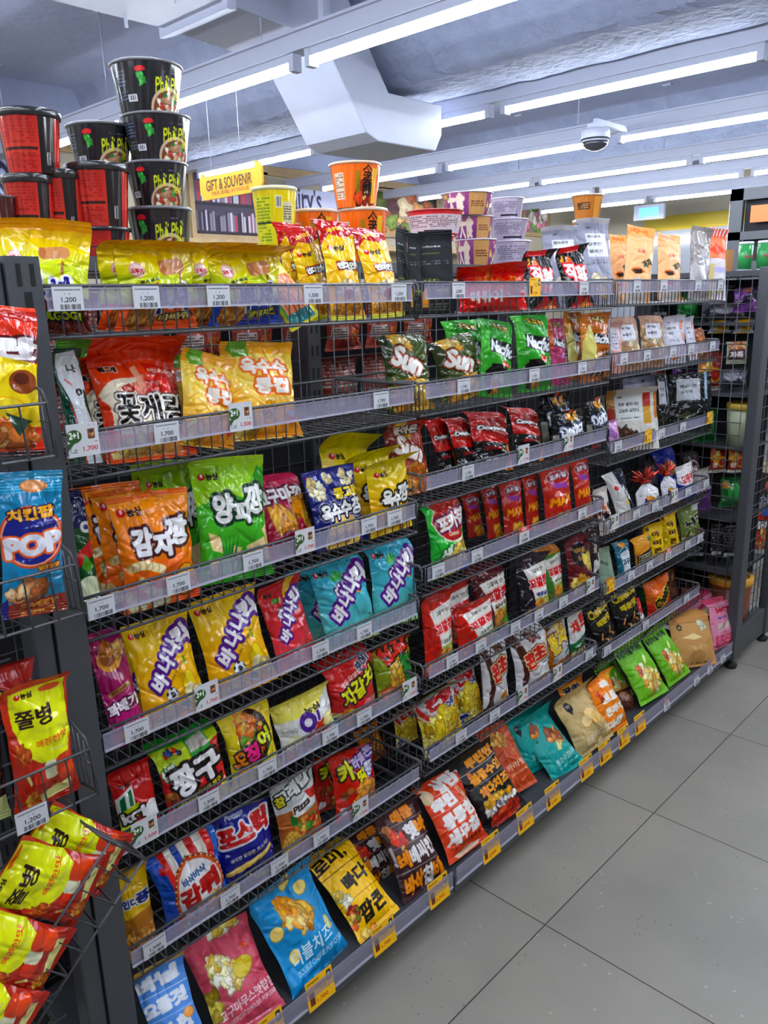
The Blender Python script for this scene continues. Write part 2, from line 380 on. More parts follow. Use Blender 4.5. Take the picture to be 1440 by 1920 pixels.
for ri, (y, nm) in enumerate(ROWS):
    tr = MB().box(X0+.05, X1-.05, y-.035, y+.035, 2.452, 2.515)
    tr.box(X0+.05, X1-.05, y-.05, y+.05, 2.512, 2.522)
    o = tr.build('light_track', M_WHITE); tag(o, 'long white metal light track, '+nm, 'light track', 'white light tracks under the ceiling')
    rods = MB()
    for k in range(7):
        x = -4.19+1.26*k
        rods.tube([(x, y, 2.52), (x, y, ZC)], .004, 6); rods.box(x-.03, x+.03, y-.02, y+.02, ZC-.01, ZC)
    rods.build('hanger_rods', M_WHITE, o)
    for k in range(len(GAPS)-1):
        xc = (GAPS[k]+GAPS[k+1])/2
        if TL0 is None: t = TL0 = tube_light()
        else: t = copy_tree(TL0)
        t.location = (xc, y, 2.402)
        od = ['leftmost', 'second from left', 'third from left', 'fourth from left', 'rightmost'][k]
        tag(t, f'lit white tube light, {od}, {nm}', 'tube light', 'lit LED tube lights')

# ------------------------------------------------------------------ ventilation duct, dome camera, hanging sign
def duct():
    d = empty('air_duct'); xl, xr = -2.08, -1.66
    h = .24; low = [(.30, 2.64), (1.60, 2.64), (2.12, 2.60), (2.36, 2.27), (2.44, 2.24), (2.86, 2.24), (2.91, 2.32)]; top = [(2.91, 2.46), (2.52, 2.46), (2.24, 2.60+h), (1.60, 2.64+h), (.30, 2.64+h)]
    pts = low+top
    MB().prism(pts, 'x', xl, xr).build('duct_body', mat('white_duct_paint', '#a4a9bb', .5, noise=.03), d, .006)
    for y, z in ((1.60, 2.64), (2.10, 2.60)):
        m = MB().box(xl-.03, xr+.03, y-.012, y+.012, z-.03, z+h+.03); m.box(xl-.02, xr+.02, y+.015, y+.04, z-.022, z+h+.02); m.build('flange', M_WHITE, d)
    for x in (xl+.03, xr-.03): MB().tube([(x, 1.4, 2.60), (x, 1.4, ZC)], .008, 6).build('hanger', M_WHITE, d)
    return tag(d, 'white sheet metal air duct dipping under the concrete beam', 'duct')
duct()
def dome():
    d = empty('dome_camera', (-1.33, 3.87, 2.36))
    b = MB().box(-.035, .035, -.035, .035, .05, .085); b.box(-.012, .012, -.012, .40, .085, .11).build('bracket', M_WHITE, d)
    m = MB(); m.lathe([(.001, .055), (.075, .055), (.078, .045), (.078, .0), (.07, -.012)], n=32); m.build('housing', M_WHITE, d)
    m = MB(); m.lathe([(.072, -.012), (.066, -.03), (.05, -.045), (.02, -.056), (.001, -.058)], n=32); m.build('dome_lens', mat('dark_camera_dome', '#33343c', .12, spec=.7), d)
    m = MB(); m.lathe([(.079, -.003), (.0795, -.001), (.0795, .003), (.079, .005)], n=32); m.build('dark_ring', M_SLOT, d)
    return tag(d, 'white ceiling dome camera with dark lens', 'security camera')
dome()
def text_mesh(s, size, w=None, bold=0.):
    c = bpy.data.curves.new('lettering', 'FONT'); c.body = s; c.align_x = 'CENTER'; c.align_y = 'CENTER'; c.size = size; c.offset = bold; c.resolution_u = 6
    o = bpy.data.objects.new('lettering', c); me = bpy.data.meshes.new_from_object(o); bpy.data.objects.remove(o)
    if w:
        xs = [v.co.x for v in me.vertices]; k = w/(max(xs)-min(xs))
        for v in me.vertices: v.co.x *= k
    return me
def letter(s, size, m, parent, loc, rot, w=None, bold=0., name='lettering'):
    me = text_mesh(s, size, w, bold); me.materials.append(m); o = bpy.data.objects.new(name, me); link(o, parent); o.location = loc; o.rotation_euler = rot; return o
M_YEL = mat('yellow_sign_board', '#e89a14', .5); M_INK = mat('dark_sign_ink', '#3a2c1a', .6)
def gift():
    g = empty('hanging_sign', (-2.24, 2.0, 2.075))
    n = 10; pts = [(-.225, -.05), (.205, -.05)]+[(.205+.045*math.sin(i/n*math.pi/2), -.05+.045*(1-math.cos(i/n*math.pi/2))) for i in range(1, n+1)]+[(.25, .055), (.215, .085), (.20, .085), (.20, .055), (-.215, .055), (-.222, .075), (-.235, .075), (-.25, .045), (-.25, -.02)]
    MB().prism([(x, z) for x, z in pts], 'y', -.006, .006).build('sign_board', M_YEL, g)
    letter('GIFT & SOUVENIR', .07, M_INK, g, (-.01, -.0075, .012), (math.pi/2, 0, 0), .37, .001)
    letter('면세상품 | 觀光商品 | おすすめのお土産', .022, M_INK, g, (.0, -.0075, -.026), (math.pi/2, 0, 0), .30)
    for x in (-.15, .09): MB().tube([(x, 0, .055), (x, 0, ZC-2.075)], .0015, 5).build('hanging_wire', M_WHITE, g)
    tag(g, 'yellow hanging sign reading GIFT & SOUVENIR on two wires', 'sign')
gift()

# ------------------------------------------------------------------ left wall graphics and back wall
def wpanel(name, y0, y1, z0, z1, m, label, cat='wall graphic', frame=None, draw=None):
    o = empty(name, (X0, (y0+y1)/2, (z0+z1)/2)); w, h = y1-y0, z1-z0
    if frame:
        f = MB()
        for a in ((-w/2-.04, w/2+.04, h/2, h/2+.04), (-w/2-.04, w/2+.04, -h/2-.04, -h/2), (-w/2-.04, -w/2, -h/2, h/2), (w/2, w/2+.04, -h/2, h/2)): f.box(.0, .03, a[0], a[1], a[2], a[3])
        f.build('frame', frame, o)
    if draw is None: MB().box(.002, .012, -w/2, w/2, -h/2, h/2).build('panel', m, o)
    else:
        nu, nv = 140, max(8, int(140*h/w)); p = Paint(nu, nv, h/w); draw(p)
        U, V = np.meshgrid(np.linspace(-w/2, w/2, nu), np.linspace(-h/2, h/2, nv)); P = np.stack([np.full_like(U, .014), U, V], -1)
        link(bpy.data.objects.new('picture', grid_mesh('picture', P, p.done(), M_PAPER)), o)
        MB().box(.001, .012, -w/2, w/2, -h/2, h/2).build('panel', M_WHITE, o)
    tag(o, label, cat); return o
R90 = (math.pi/2, 0, math.pi/2)
def books(p):
    p.rect(0, 0, 1, 1, '#4a4250'); rg = random.Random(5)
    for v0, v1 in ((.06, .40), (.52, .92)):
        p.rect(0, v0-.06, 1, v0, '#2e2832'); x = .02
        while x < .98:
            w = rg.uniform(.02, .04); p.rect(x, v0, x+w*.85, v0+(v1-v0)*rg.uniform(.7, 1), rg.choice(['#2c2833', '#8a8290', '#a84a58', '#c8c0cc', '#3a3440', '#6a6270'])); x += w
wpanel('wall_picture', 3.30, 4.0, 2.06, 2.53, M_PAPER, 'dark mural of shelved books in a wooden frame behind the hanging sign', 'wall picture', M_WOOD, books)
def dairy(p): p.rect(0, 0, 1, 1, '#c9cbe0'); p.text("Dairy's", .44, .62, .62, .36, '#3f3a52', b=.01); p.text('Products', .5, .28, .5, .16, '#4f4a62', b=.0)
wpanel('wall_sign', 4.08, 4.84, 2.2, 2.47, M_PAPER, "pale wall sign lettered Dairy's", 'wall sign', None, dairy)
def fruit(p): p.rect(0, 0, 1, 1, '#3a3542'); p.food(.5, .5, .4, .28, ['#a8684a', '#7a8a4a', '#c89a6a', '#5a3a3a', '#d8c4a8'], 40, .08, 3, 1.3)
wpanel('wall_picture', 5.30, 6.25, 2.15, 2.52, M_PAPER, 'dark framed food picture on left wall behind the orange cup', 'wall picture', M_WOOD, fruit)
def veg(p): p.rect(0, 0, 1, 1, '#8a8478'); p.food(.5, .5, .45, .45, ['#c88a9a', '#7a9a5a', '#e0d8d0', '#a85a6a'], 30, .12, 4, 1.3)
wpanel('wall_picture', 7.86, 8.36, 2.25, 2.52, M_PAPER, 'small framed vegetable picture near the far corner', 'wall picture', M_WOOD, veg)
def coff(p): p.rect(0, 0, 1, 1, '#b9bdd6'); p.text('Coffee', .46, .62, .8, .4, '#2f2a44', a=16, b=.01); p.text('TEA', .6, .2, .5, .2, '#2f2a44', b=.02)
wpanel('wall_sign', 1.2, 2.02, 2.1, 2.46, M_PAPER, 'pale wall sign lettered Coffee behind the red noodle cups', 'wall sign', None, coff)
struct(MB().box(X0, X0+.03, Y0, Y1, 2.55, 2.62).build('trim_4', M_WOOD))
struct(MB().box(X0, X0+.3, .5, 9, 1.96, 2.0).build('trim_5', M_WOOD))
struct(MB().box(X0, X0+.05, Y0, Y1, 2.62, ZC).build('trim_6', M_CEIL))
def backsign():
    o = empty('fascia_sign', (-2.9, Y1-.04, 2.34))
    MB().box(-.75, .85, -.04, .03, -.09, .07).build('sign_board', mat('olive_yellow_fascia', '#b09a1a', .5), o)
    MB().box(-.6, .55, -.06, -.04, -.13, -.112).build('light_strip', mat('lit_strip', '#ffffff', .5, emit=('#fff6d8', 2.2)), o)
    for i, c in enumerate(('#7fae3a', '#2a3440', '#6a7a4a', '#33404a', '#86b84a')): MB().box(-.7+i*.3, -.43+i*.3, -.03, .03, -.21, -.14).build('colour_panel', mat('fascia_'+c[1:], c, .6), o)
    tag(o, 'yellow fascia sign with lit strip on the far back wall', 'sign')
backsign()
def screen(name, x, y, z, w, h, label):
    o = empty(name, (x, y, z)); MB().box(-w/2, w/2, 0, .04, -h/2, h/2).build('case', M_WHITE, o)
    MB().box(-w*.32, w*.32, -.004, 0, -h*.3, h*.3).build('display', mat('blue_display', '#2a6ad0', .3, emit=('#3f8ae8', 1.2)), o); MB().tube([(0, .02, h/2), (0, .02, ZC-z)], .006, 6).build('hanger_rod', M_WHITE, o); tag(o, label, 'display')
screen('hanging_display', -3.25, 8.6, 2.62, .36, .14, 'small white ceiling box with blue display, upper one')
screen('hanging_display', -3.25, 8.5, 2.40, .36, .16, 'small white ceiling box with blue display, lower one')
def fridge():
    o = empty('display_fridge', (-2.0, Y1-.35, 0))
    MB().box(-1.9, 1.2, -.2, .3, 0, 2.2).build('cabinet', mat('pale_fridge_body', '#8d919c', .4), o)
    MB().box(-.43, -.325, -.24, -.2, .3, 2.42).build('lit_pillar', mat('lit_fridge_pillar', '#ffffff', .4, emit=('#f2f4ff', .45)), o)
    MB().box(-1.9, -.6, -.23, -.2, 2.05, 2.14).build('light_strip', mat('lit_strip2', '#ffffff', .5, emit=('#fff8e8', 1.2)), o)
    tag(o, 'pale display fridge with bright lit pillar along the back wall', 'fridge')
fridge()

# ------------------------------------------------------------------ gondola frame
YJ = [-.06, .8055, 1.673, 2.615]
G = empty('shelving_gondola', (0, 0, 0)); tag(G, 'long dark grey steel shelving gondola holding the snack baskets', 'shelving unit')
def post(x0, x1, y0, y1, z1, slots=()):
    m = MB().box(x0, x1, y0, y1, .04, z1); m.mi = 1
    for s in slots: m.box(*s)
    o = m.build('upright_post', [M_STEEL, M_SLOT], G, .004 if not slots else 0)
    m = MB(); m.lathe([(.02, 0), (.024, .006), (.024, .018), (.01, .022), (.01, .045)], (x0+x1)/2, (y0+y1)/2, 0, 16); m.build('levelling_foot', M_RUBBER, o)
    return o
post(-.05, 0, -.05, -.001, 1.588, [(-.001, .0012, y-.0028, y+.0028, 1.548, 1.578) for y in (-.032, -.013)]+[(-.001, .0012, -.0275, -.0175, 1.516, 1.54)])
post(-.05, -.004, -.085, -.052, 1.583)
post(.058, .097, 2.636, 2.70, 1.60)
post(.058, .097, 3.0, 3.062, 1.60)
for y in YJ: post(-.40, -.335, y-.02, y+.02, 1.58, [(-.336, -.3335, y+dy-.002, y+dy+.002, .2+k*.054, .225+k*.054) for k in range(25) for dy in (-.008, .008)])
for i in range(3):
    m = MB(); ya, yb = YJ[i]+.02, YJ[i+1]-.02
    for k in range(int((yb-ya)/.05)+1): m.tube([(-.342, ya+k*.05, .12), (-.342, ya+k*.05, 1.60)], .0016, 5)
    for k in range(30): m.tube([(-.345, ya, .13+k*.05), (-.345, yb, .13+k*.05)], .0016, 5)
    m.build('mesh_back_panel', M_WIRE, G)
    MB().box(-.36, -.352, ya, yb, .05, 1.20).build('added_light_block', M_BACK, G)  # added dark sheet, stops far aisle light leaking between the bags
    MB().box(-.34, .082, ya-.018, yb+.018, .098, .118).build('base_deck', M_DECK, G, .003)
    d = MB().box(.075, .095, ya-.018, yb+.018, .07, .118).build('deck_front_rail', M_STEEL, G, .003)
    r = MB().box(.0955, .098, ya-.012, yb+.012, .098, .142).build('clear_label_strip', M_RAIL, d); r['label'] = 'clear plastic label strip'
    MB().box(.0955, .0995, ya-.012, yb+.012, .094, .099).build('strip_lip', M_LIP, r)
    MB().box(-.30, .0, ya, yb, 0.002, .09).build('kick_plate', M_BACK, G)
MB().box(-.78, -.355, YJ[0], YJ[-1], 1.585, 1.612).build('far_side_top_shelf', M_STEEL, G)
MB().box(-.78, -.355, YJ[0], YJ[-1], 1.19, 1.205).build('far_side_shelf', M_STEEL, G)
MB().box(-.86, -.83, YJ[0], YJ[-1], .05, 1.52).build('far_side_backing', M_BACK, G)
# mesh end panels (left end: parallel to the aisle; right end: across, plus end cap side)
m = MB()
for k in range(14): m.tube([(-.02, -.115, .12+k*.0555), (-.02, -.75, .12+k*.0555)], .0021, 6)
for k in range(14, 27): m.tube([(-.02, -.115, .12+k*.0555), (-.02, -.75, .12+k*.0555)], .0021, 6)
for y in (-.18, -.30, -.42, -.54, -.66): m.tube([(-.023, y, .12), (-.023, y, 1.56)], .0021, 6)
m.build('mesh_end_panel', M_WIRE, G)
MB().box(-.33, -.31, -.75, -.11, .05, 1.56).build('end_backing', mat('blue_black_panel', '#1d2026', .7), G)
m = MB()
for k in range(9): m.tube([(-.33+k*.045, 2.66, .12), (-.33+k*.045, 2.66, 1.57)], .0018, 5)
for k in range(30): m.tube([(-.34, 2.663, .12+k*.05), (.035, 2.663, .12+k*.05)], .0018, 5)
m.build('mesh_end_panel', M_WIRE, G)
m = MB()
for k in range(7): m.tube([(.066, 2.72+k*.045, .17), (.066, 2.72+k*.045, 1.57)], .0018, 5)
for k in range(29): m.tube([(.069, 2.70, .17+k*.05), (.069, 3.0, .17+k*.05)], .0018, 5)
m.build('mesh_end_panel', M_WIRE, G)
MB().box(.045, .09, 2.70, 3.0, .045, .165).build('end_base_plate', M_STEEL, G, .004)
MB().box(-.75, .06, 2.67, 3.05, 1.568, 1.59).build('end_cap_top_shelf', M_STEEL, G)
MB().box(-.415, .05, 2.90, 2.91, .10, 1.56).build('added_dark_backing', M_BACK, G)  # dark panel added so the gaps between the goods stay dark
MB().box(-.43, -.42, 2.67, 3.04, .05, 1.56).build('added_dark_divider', M_BACK, G)  # added panel blocking the bright store beyond the end mesh
for z in (1.40, 1.13, .92, .63, .40, .12): MB().box(-.415, .055, 2.68, 3.02, z-.012, z).build('end_cap_shelf', M_STEEL, G)

# ------------------------------------------------------------------ wire baskets with clear price rails
RZ = {1: [1.514, 1.3, 1.039, .805, .602, .37], 2: [1.517, 1.303, 1.095, .876, .624, .396], 3: [1.521, 1.312, 1.047, .799, .589, .368]}
BAY = {1: 'left bay', 2: 'middle bay', 3: 'right bay'}; ORD = ['first', 'second', 'third', 'fourth', 'fifth', 'sixth', 'seventh', 'eighth', 'ninth', 'tenth', 'eleventh', 'twelfth', 'thirteenth', 'fourteenth', 'fifteenth']
SHELF = ['top', 'second', 'third', 'fourth', 'fifth', 'sixth']
def basket(sec, row):
    z = RZ[sec][row]; ya = YJ[sec-1]+.007; yb = YJ[sec]-.006 if sec < 3 else 2.478
    if sec == 1: ya = -.012
    w = yb-ya; zf = -.039; zt = .036; xb = -.27; r = .0014
    b = empty('wire_basket', (0, (ya+yb)/2, z)); h = w/2
    n = int(w/.0235); ys = [-h+.012+k*(w-.024)/(n-1) for k in range(n)]
    f = MB()
    for y in ys: f.tube([(-.004, y, zt-.002), (-.004, y, zf+.004)], r, 5)
    f.build('front_grid', M_WIRE, b)
    f = MB()
    for y in ys: f.tube([(-.003, y, zf+.0035), (xb, y, zf+.0035)], r, 5)
    for x in (-.06, -.13, -.2): f.tube([(x, -h, zf), (x, h, zf)], .0019, 5)
    f.build('floor_grid', M_WIRE, b)
    f = MB(); R = .0028
    f.tube([(-.005, -h, zf), (-.005, -h, zt-.008), (-.012, -h, zt), (xb+.01, -h, zt), (xb, -h, zt-.01), (xb, -h, zf), ], R, 7, True)
    f.tube([(-.005, h, zf), (-.005, h, zt-.008), (-.012, h, zt), (xb+.01, h, zt), (xb, h, zt-.01), (xb, h, zf)], R, 7, True)
    for zz in (zf, zt-.002): f.tube([(-.006, -h, zz), (-.006, h, zz)], R, 7); f.tube([(xb, -h, zz), (xb, h, zz)], R, 7)
    f.build('rim_frame', M_WIRE, b)
    for s in (-1, 1):
        f = MB()
        for k in range(9): x = -.03-k*.0285; f.tube([(x, s*h, zf), (x, s*h, zt)], r, 5)
        f.tube([(-.004, s*h, .0), (xb, s*h, .0)], r, 5)
        f.build('side_grid', M_WIRE, b)
    f = MB()
    for y in ys[::2]: f.tube([(xb, y, zf), (xb, y, zt)], r, 5)
    f.tube([(xb, -h, .0), (xb, h, .0)], r, 5)
    f.build('rear_grid', M_WIRE, b)
    f = MB().box(.0002, .0016, -h+.014, h-.014, .002, .031); f.box(.0002, .0034, -h+.014, h-.014, .029, .0315)
    rl = f.build('price_rail', M_RAIL, b); rl['label'] = 'clear plastic price rail'
    MB().box(.0, .0042, -h+.014, h-.014, -.0012, .002).build('rail_lip', M_LIP, rl)
    nm = f'{SHELF[row]} from top' if row else 'topmost'
    tag(b, f'grey wire basket with clear price rail, {nm} in the {BAY[sec]}', 'wire basket', 'wire baskets with price rails')
for sec in (1, 2, 3):
    for row in range(6): basket(sec, row)

def sling(loc, w, label, rot=(0, 0, 0), dep=.085, hh=.075):
    """small sloped wire basket hung on the end mesh"""
    b = empty('small_wire_basket', loc, rot); h = w/2; R = .0022
    f = MB(); f.tube([(dep, -h, -.004), (dep, h, -.004)], R, 7); f.tube([(dep+.01, -h, -hh), (dep+.01, h, -hh)], R, 7)
    for y in (-h, h): f.tube([(0, y, .03), (dep-.01, y*1.0, .012), (dep, y, -.004), (dep+.01, y, -hh), (.0, y, -hh-.01)], R, 7)
    f.build('rim_frame', M_WIRE, b)
    f = MB(); n = max(3, int(w/.035))
    for k in range(n+1):
        y = -h+w*k/n; f.tube([(dep+.001, y, -.004), (dep+.011, y, -hh), (.0, y, -hh-.01)], .0015, 5)
    f.build('front_grid', M_WIRE, b)
    for y in (-h, h):
        f = MB(); f.tube([(.004, y, -.03), (dep, y, -.03)], .0013, 5)
        for k in range(1, 5): x = dep*k/5; f.tube([(x, y, .028-.03*k/5), (x+.004, y, -hh-.006)], .0013, 5)
        f.build('side_grid', M_WIRE, b)
    return tag(b, label, 'wire basket', 'small wire baskets on the end panel')
sling((0.0, -.185, 1.398), .26, 'small wire basket highest on the left end, holding the red ring snack bag')
sling((0.0, -.175, 1.166), .26, 'small wire basket on the left end holding the blue popcorn chicken bags')
sling((0.0, -.19, .876), .26, 'small wire basket on the left end holding one upright chili noodle snack bag')
sling((0.0, -.15, .615), .27, 'small wire basket on the left end tilted down with slumped bags', (.72, 0, 0))

# ------------------------------------------------------------------ snack bags
def bag_meshes(name, w, h, npx):
    a = ART[name]; seed = zlib.crc32(name.encode()) & 0xffff; rg = np.random.default_rng(seed)
    pouch = a['kind'] == 'snack_pouch'; A = h/w; nu = int(np.clip(npx, 26, 165)); nv = int(np.clip(nu*A, 30, 240)); T = w*a['T']*.9
    pt = Paint(nu, nv, A, .085*min(1, a['T']/.42)); a['fn'](pt); Cc = pt.done()
    u = np.linspace(0, 1, nu); v = np.linspace(0, 1, nv); U, V = np.meshgrid(u, v); s = .055 if not pouch else .04
    x = 2*U-1; vv = np.clip((V-s)/(1-2*s), 0, 1)
    g = np.sin(np.pi*vv)**(.62 if not pouch else .7); bot = np.clip(1.25-vv*.5, .75, 1.25); g = g*bot
    wf = 1-(.11 if not pouch else .03)*np.clip(g, 0, 1)*(a['T']/.42)
    if name == 'ribb': t_ = np.clip((V-.60)/.30, 0, 1); wf = wf*(1-.72*t_*t_*(3-2*t_))
    prof = np.clip(1-np.abs(x)**2.3, 0, 1)**.72
    Z = T/2*g*prof
    # creases running out of the seals, folds and dents
    wr = np.zeros_like(U); amp = w*.046*(1 if not pouch else .45)
    for top in (0, 1):
        d = (1-V) if top else V
        for k in range(9):
            c = rg.uniform(-.95, .95); sl = rg.uniform(-.5, .5); ln = rg.uniform(.10, .34); wd = rg.uniform(.03, .08)
            xx = x-(c+sl*d); wr -= rg.uniform(.3, 1)*np.exp(-(xx/wd)**2)*np.exp(-(d/ln)**2)*np.clip(d/.03, 0, 1)
    for sd in (-1, 1):
        for k in range(6):
            c = rg.uniform(.12, .88); sl = rg.uniform(-.3, .3); ln = rg.uniform(.15, .5); wd = rg.uniform(.012, .03); d = 1-sd*x
            wr -= rg.uniform(.3, .9)*np.exp(-((V-c-sl*d)/wd)**2)*np.exp(-(d/ln)**2)
    for k in range(7):
        cx, cv, an, ln, wd = rg.uniform(-.8, .8), rg.uniform(.1, .9), rg.uniform(0, np.pi), rg.uniform(.2, .6), rg.uniform(.03, .09)
        dx, dv = x-cx, (V-cv)*2*A; l = dx*np.cos(an)+dv*np.sin(an); t = -dx*np.sin(an)+dv*np.cos(an)
        wr += rg.choice([-1, 1])*rg.uniform(.3, .7)*np.exp(-(l/ln)**2)*np.exp(-(np.abs(t)/wd)**1.5)
    for k in range(5): wr += .35*np.sin(x*rg.uniform(2, 5)+V*A*rg.uniform(3, 8)+rg.uniform(0, 6))*rg.uniform(.4, 1)
    edge = np.clip((1-np.abs(x))/.10, 0, 1)**.6; Z = Z+amp*wr*edge*np.clip(g*2.2, 0, 1)
    bend = rg.uniform(-.016, .02)*w/.15; wav = rg.uniform(.003, .010)*(w/.15)*np.sin(x*rg.uniform(1.5, 4)+rg.uniform(0, 6))
    off = (bend*3+wav)*np.clip((V-.86)/.14, 0, 1)**1.6
    ridge = .0006*np.sin(V*h/.0022*2*np.pi*.5)*((V < s) | (V > 1-s))
    for k in range(3): wf = wf+.010*np.sin(V*rg.uniform(6, 22)+rg.uniform(0, 6))*np.clip(g, 0, 1)
    Yc = (U-.5)*w*wf; Zc = V*h+.012*w*np.sin(x*2+1)*np.clip(V-.9, 0, 1)*5
    F_ = np.stack([np.maximum(Z, .0006)+off+ridge, Yc, Zc], -1)
    ci = np.unique(np.round(np.linspace(0, nu-1, min(nu, 17))).astype(int))
    Bk = np.stack([-np.maximum(T/2*g*prof*.9, .0006)+off+ridge, Yc, Zc], -1)[:, ci][:, ::-1]
    bkc = np.broadcast_to(hexc(a['bk']), Bk.shape)
    r0 = max(1, int(round(s*(nv-1)))); r1 = nv-1-r0; out = []
    sb = np.broadcast_to(Cc[:, ci][:, ::-1], Bk.shape)
    out.append(('bag_body' if not pouch else 'pouch_body', grid_mesh(name+'_body', [F_[r0:r1+1], Bk[r0:r1+1]], [Cc[r0:r1+1], bkc[r0:r1+1]], a['m'])))
    out.append(('top_seal', grid_mesh(name+'_top_seal', [F_[r1:], Bk[r1:]], [Cc[r1:], sb[r1:]], a['m'])))
    out.append(('bottom_seal', grid_mesh(name+'_bottom_seal', [F_[:r0+1], Bk[:r0+1]], [Cc[:r0+1], sb[:r0+1]], a['m'])))
    return out
_BAG = {}
CAT = {'snack_bag': 'snack bag', 'snack_pouch': 'snack pouch', 'noodle_pack': 'noodle pack', 'snack_box': 'snack box'}
def place_bag(name, pos, rot, w, h, label, group):
    if name not in _BAG:
        npx = w/depth((pos[0], pos[1], pos[2]+h/2))*1500*1.0
        root = empty(ART[name]['kind']); 
        for pn, me in bag_meshes(name, w, h, npx): link(bpy.data.objects.new(pn, me), root)
        if name == 'ribb':
            rg = random.Random(3); m = MB()
            for k in range(13):
                a = -1.25+2.5*k/12; b_ = rg.uniform(-.5, .6); l = w*rg.uniform(.45, .62); p0 = np.array([.004, 0, h*.93]); d_ = np.array([math.sin(b_)*.7, math.sin(a), math.cos(a)*.9]); q = np.array([.1, math.cos(a), -math.sin(a)])*w*.055
                m.add([p0, p0+d_*l*.6-q, p0+d_*l, p0+d_*l*.6+q, p0+d_*l*.55+np.array([.004, 0, 0])], [(0, 1, 4), (1, 2, 4), (2, 3, 4), (3, 0, 4), (0, 3, 2, 1)])
            m.tube([(.012*math.cos(t), w*.16*math.sin(t), h*.915) for t in np.linspace(0, 6.283, 13)[:-1]], .006, 6, True)
            m.build('foil_ribbon', mat('red_gold_foil', '#b02a1c', .2, .6), root)['label'] = 'red foil ribbon'
        _BAG[name] = (root, w, h)
    else:
        src, w0, h0 = _BAG[name]; root = copy_tree(src); root.scale = ((w/w0+h/h0)/2, w/w0, h/h0)
    root.location = pos; root.rotation_euler = rot
    tag(root, label, CAT[ART[name]['kind']], group); return root
ART = {}
def art(name, m='film', kind='snack_bag', bk='#888888', T=.42):
    def deco(fn): ART[name] = dict(fn=fn, m={'film': M_FILM, 'matte': M_MATTE, 'paper': M_PAPER}[m], kind=kind, bk=bk, T=T); return fn
    return deco
CHIP = ['#e8b64e', '#f2cf78', '#d99a35', '#f6dc93']; FRY = ['#f0d79a', '#e6bf6b', '#f7e7bd']; NOOD = ['#c98a3c', '#b06a2a', '#dca655', '#8f4a1e']
PUFF = ['#d08a3a', '#c0702a', '#e0a85a', '#a8561c']; CREAM = ['#f4e6c0', '#e9d39a', '#fbf3da']; POP = ['#f7efc4', '#e8d488', '#d9b95a', '#fffbe4']; CEREAL = ['#cf9440', '#b87828', '#e2b060']
def ns(p, u, v, w, c='#2a1a12'):
    p.ell(u-w*.33, v, w*.16, w*.13, '#c41a1c'); p.ell(u-w*.30, v+w*.03, w*.05, w*.07, '#f6e8e4', 20); p.text('농심', u+w*.12, v, w*.5, w*.25, c, b=.05)
# ---- top shelf
def ramen(p, base, food, txt, tc):
    p.rect(0, 0, 1, 1, '#c9d420'); p.grad('#d6d81e', '#e5b51c', .62, 1); p.rect(0, .93, 1, 1, '#dfa21a')
    p.rect(0, 0, 1, .26, base); p.poly([(0, .2), (1, .26), (1, .34), (0, .30)], base)
    p.food(.3, .16, .17, .13, food, 70, .028, 3, 1.6); p.text('뿌셔', .62, .37, .5, .27, '#20207a', a=6, o='#f4f2f0', ow=.10, b=.045)
    p.ell(.24, .68, .10, .075, '#e8b0a8'); p.ell(.24, .68, .085, .06, '#f5dcd6'); p.text('오뚜기', .24, .67, .15, .05, '#b02038', b=.05)
    p.text('심심할 때', .32, .50, .36, .065, '#a83228', a=8, b=.03); p.text('뿌셔뿌셔', .38, .57, .26, .04, '#3a3a20', a=10)
    p.rrect(.70, .72, .30, .15, '#c89468', 8, .06); p.ell(.59, .71, .04, .07, '#b37b52', 8); p.rrect(.80, .58, .026, .15, '#a9723e', 0, .01)
    p.text(txt, .74, .17, .40, .075, tc, a=4, o='#1c1a12', ow=.16)
@art('ppA')
def _(p): ramen(p, '#6a2a22', NOOD, 'BULGOGI', '#c8d820')
@art('ppB')
def _(p): ramen(p, '#e2641a', NOOD, '바베큐', '#f4e9a0')
@art('ppC')
def _(p): ramen(p, '#2348a6', NOOD, '양념치킨', '#d8e040')
@art('stick')
def _(p):
    p.rect(0, 0, 1, 1, '#d8cf3c'); p.rect(.08, .04, .92, .96, '#e9a07a')
    for i in range(15): p.poly([(.08+i*.058, .12), (.105+i*.058, .12), (.12+i*.055, .72), (.10+i*.055, .72)], '#c4502c' if i % 2 else '#e8b07c')
    p.rect(.08, .04, .92, .18, '#3f8f95'); p.poly([(.08, .72), (.92, .64), (.92, .96), (.08, .96)], '#f1e7a2'); p.text('튀김', .5, .83, .6, .3, '#2a2018', a=-8, b=.09); p.rect(.08, .18, .16, .9, '#4aa04a')
@art('corn')
def _(p):
    p.rect(0, 0, 1, 1, '#edbe1c'); p.grad('#e0a818', '#f3ca26', 0, .7); p.poly([(0, 1), (1, 1), (1, .86), (.7, .80), (.3, .84), (0, .72)], '#a81c12'); p.text('추억', .52, .89, .55, .14, '#f0d31e', a=14, b=.03)
    ns(p, .42, .70, .52); p.rrect(.62, .53, .74, .27, '#d8761c', 4, .03); p.rrect(.62, .53, .68, .22, '#17140f', 4, .02); p.text('인디안', .60, .53, .60, .17, '#f7f5ee', a=4, b=.09)
    for i in range(13):
        t = math.radians(i*15); p.poly([(.55, .26), (.55+.36*math.cos(t), .26+.36*math.sin(t)/p.A), (.55+.36*math.cos(t+.2), .26+.36*math.sin(t+.2)/p.A)], '#f4efe6' if i % 2 else '#b9b2a6')
    p.ell(.55, .26, .17, .15, '#f4efe6'); p.ell(.55, .25, .14, .12, '#b02a20'); p.food(.5, .12, .4, .16, CEREAL, 60, .045, 5, 1.3); p.rect(0, 0, 1, .05, '#d0cf2c')
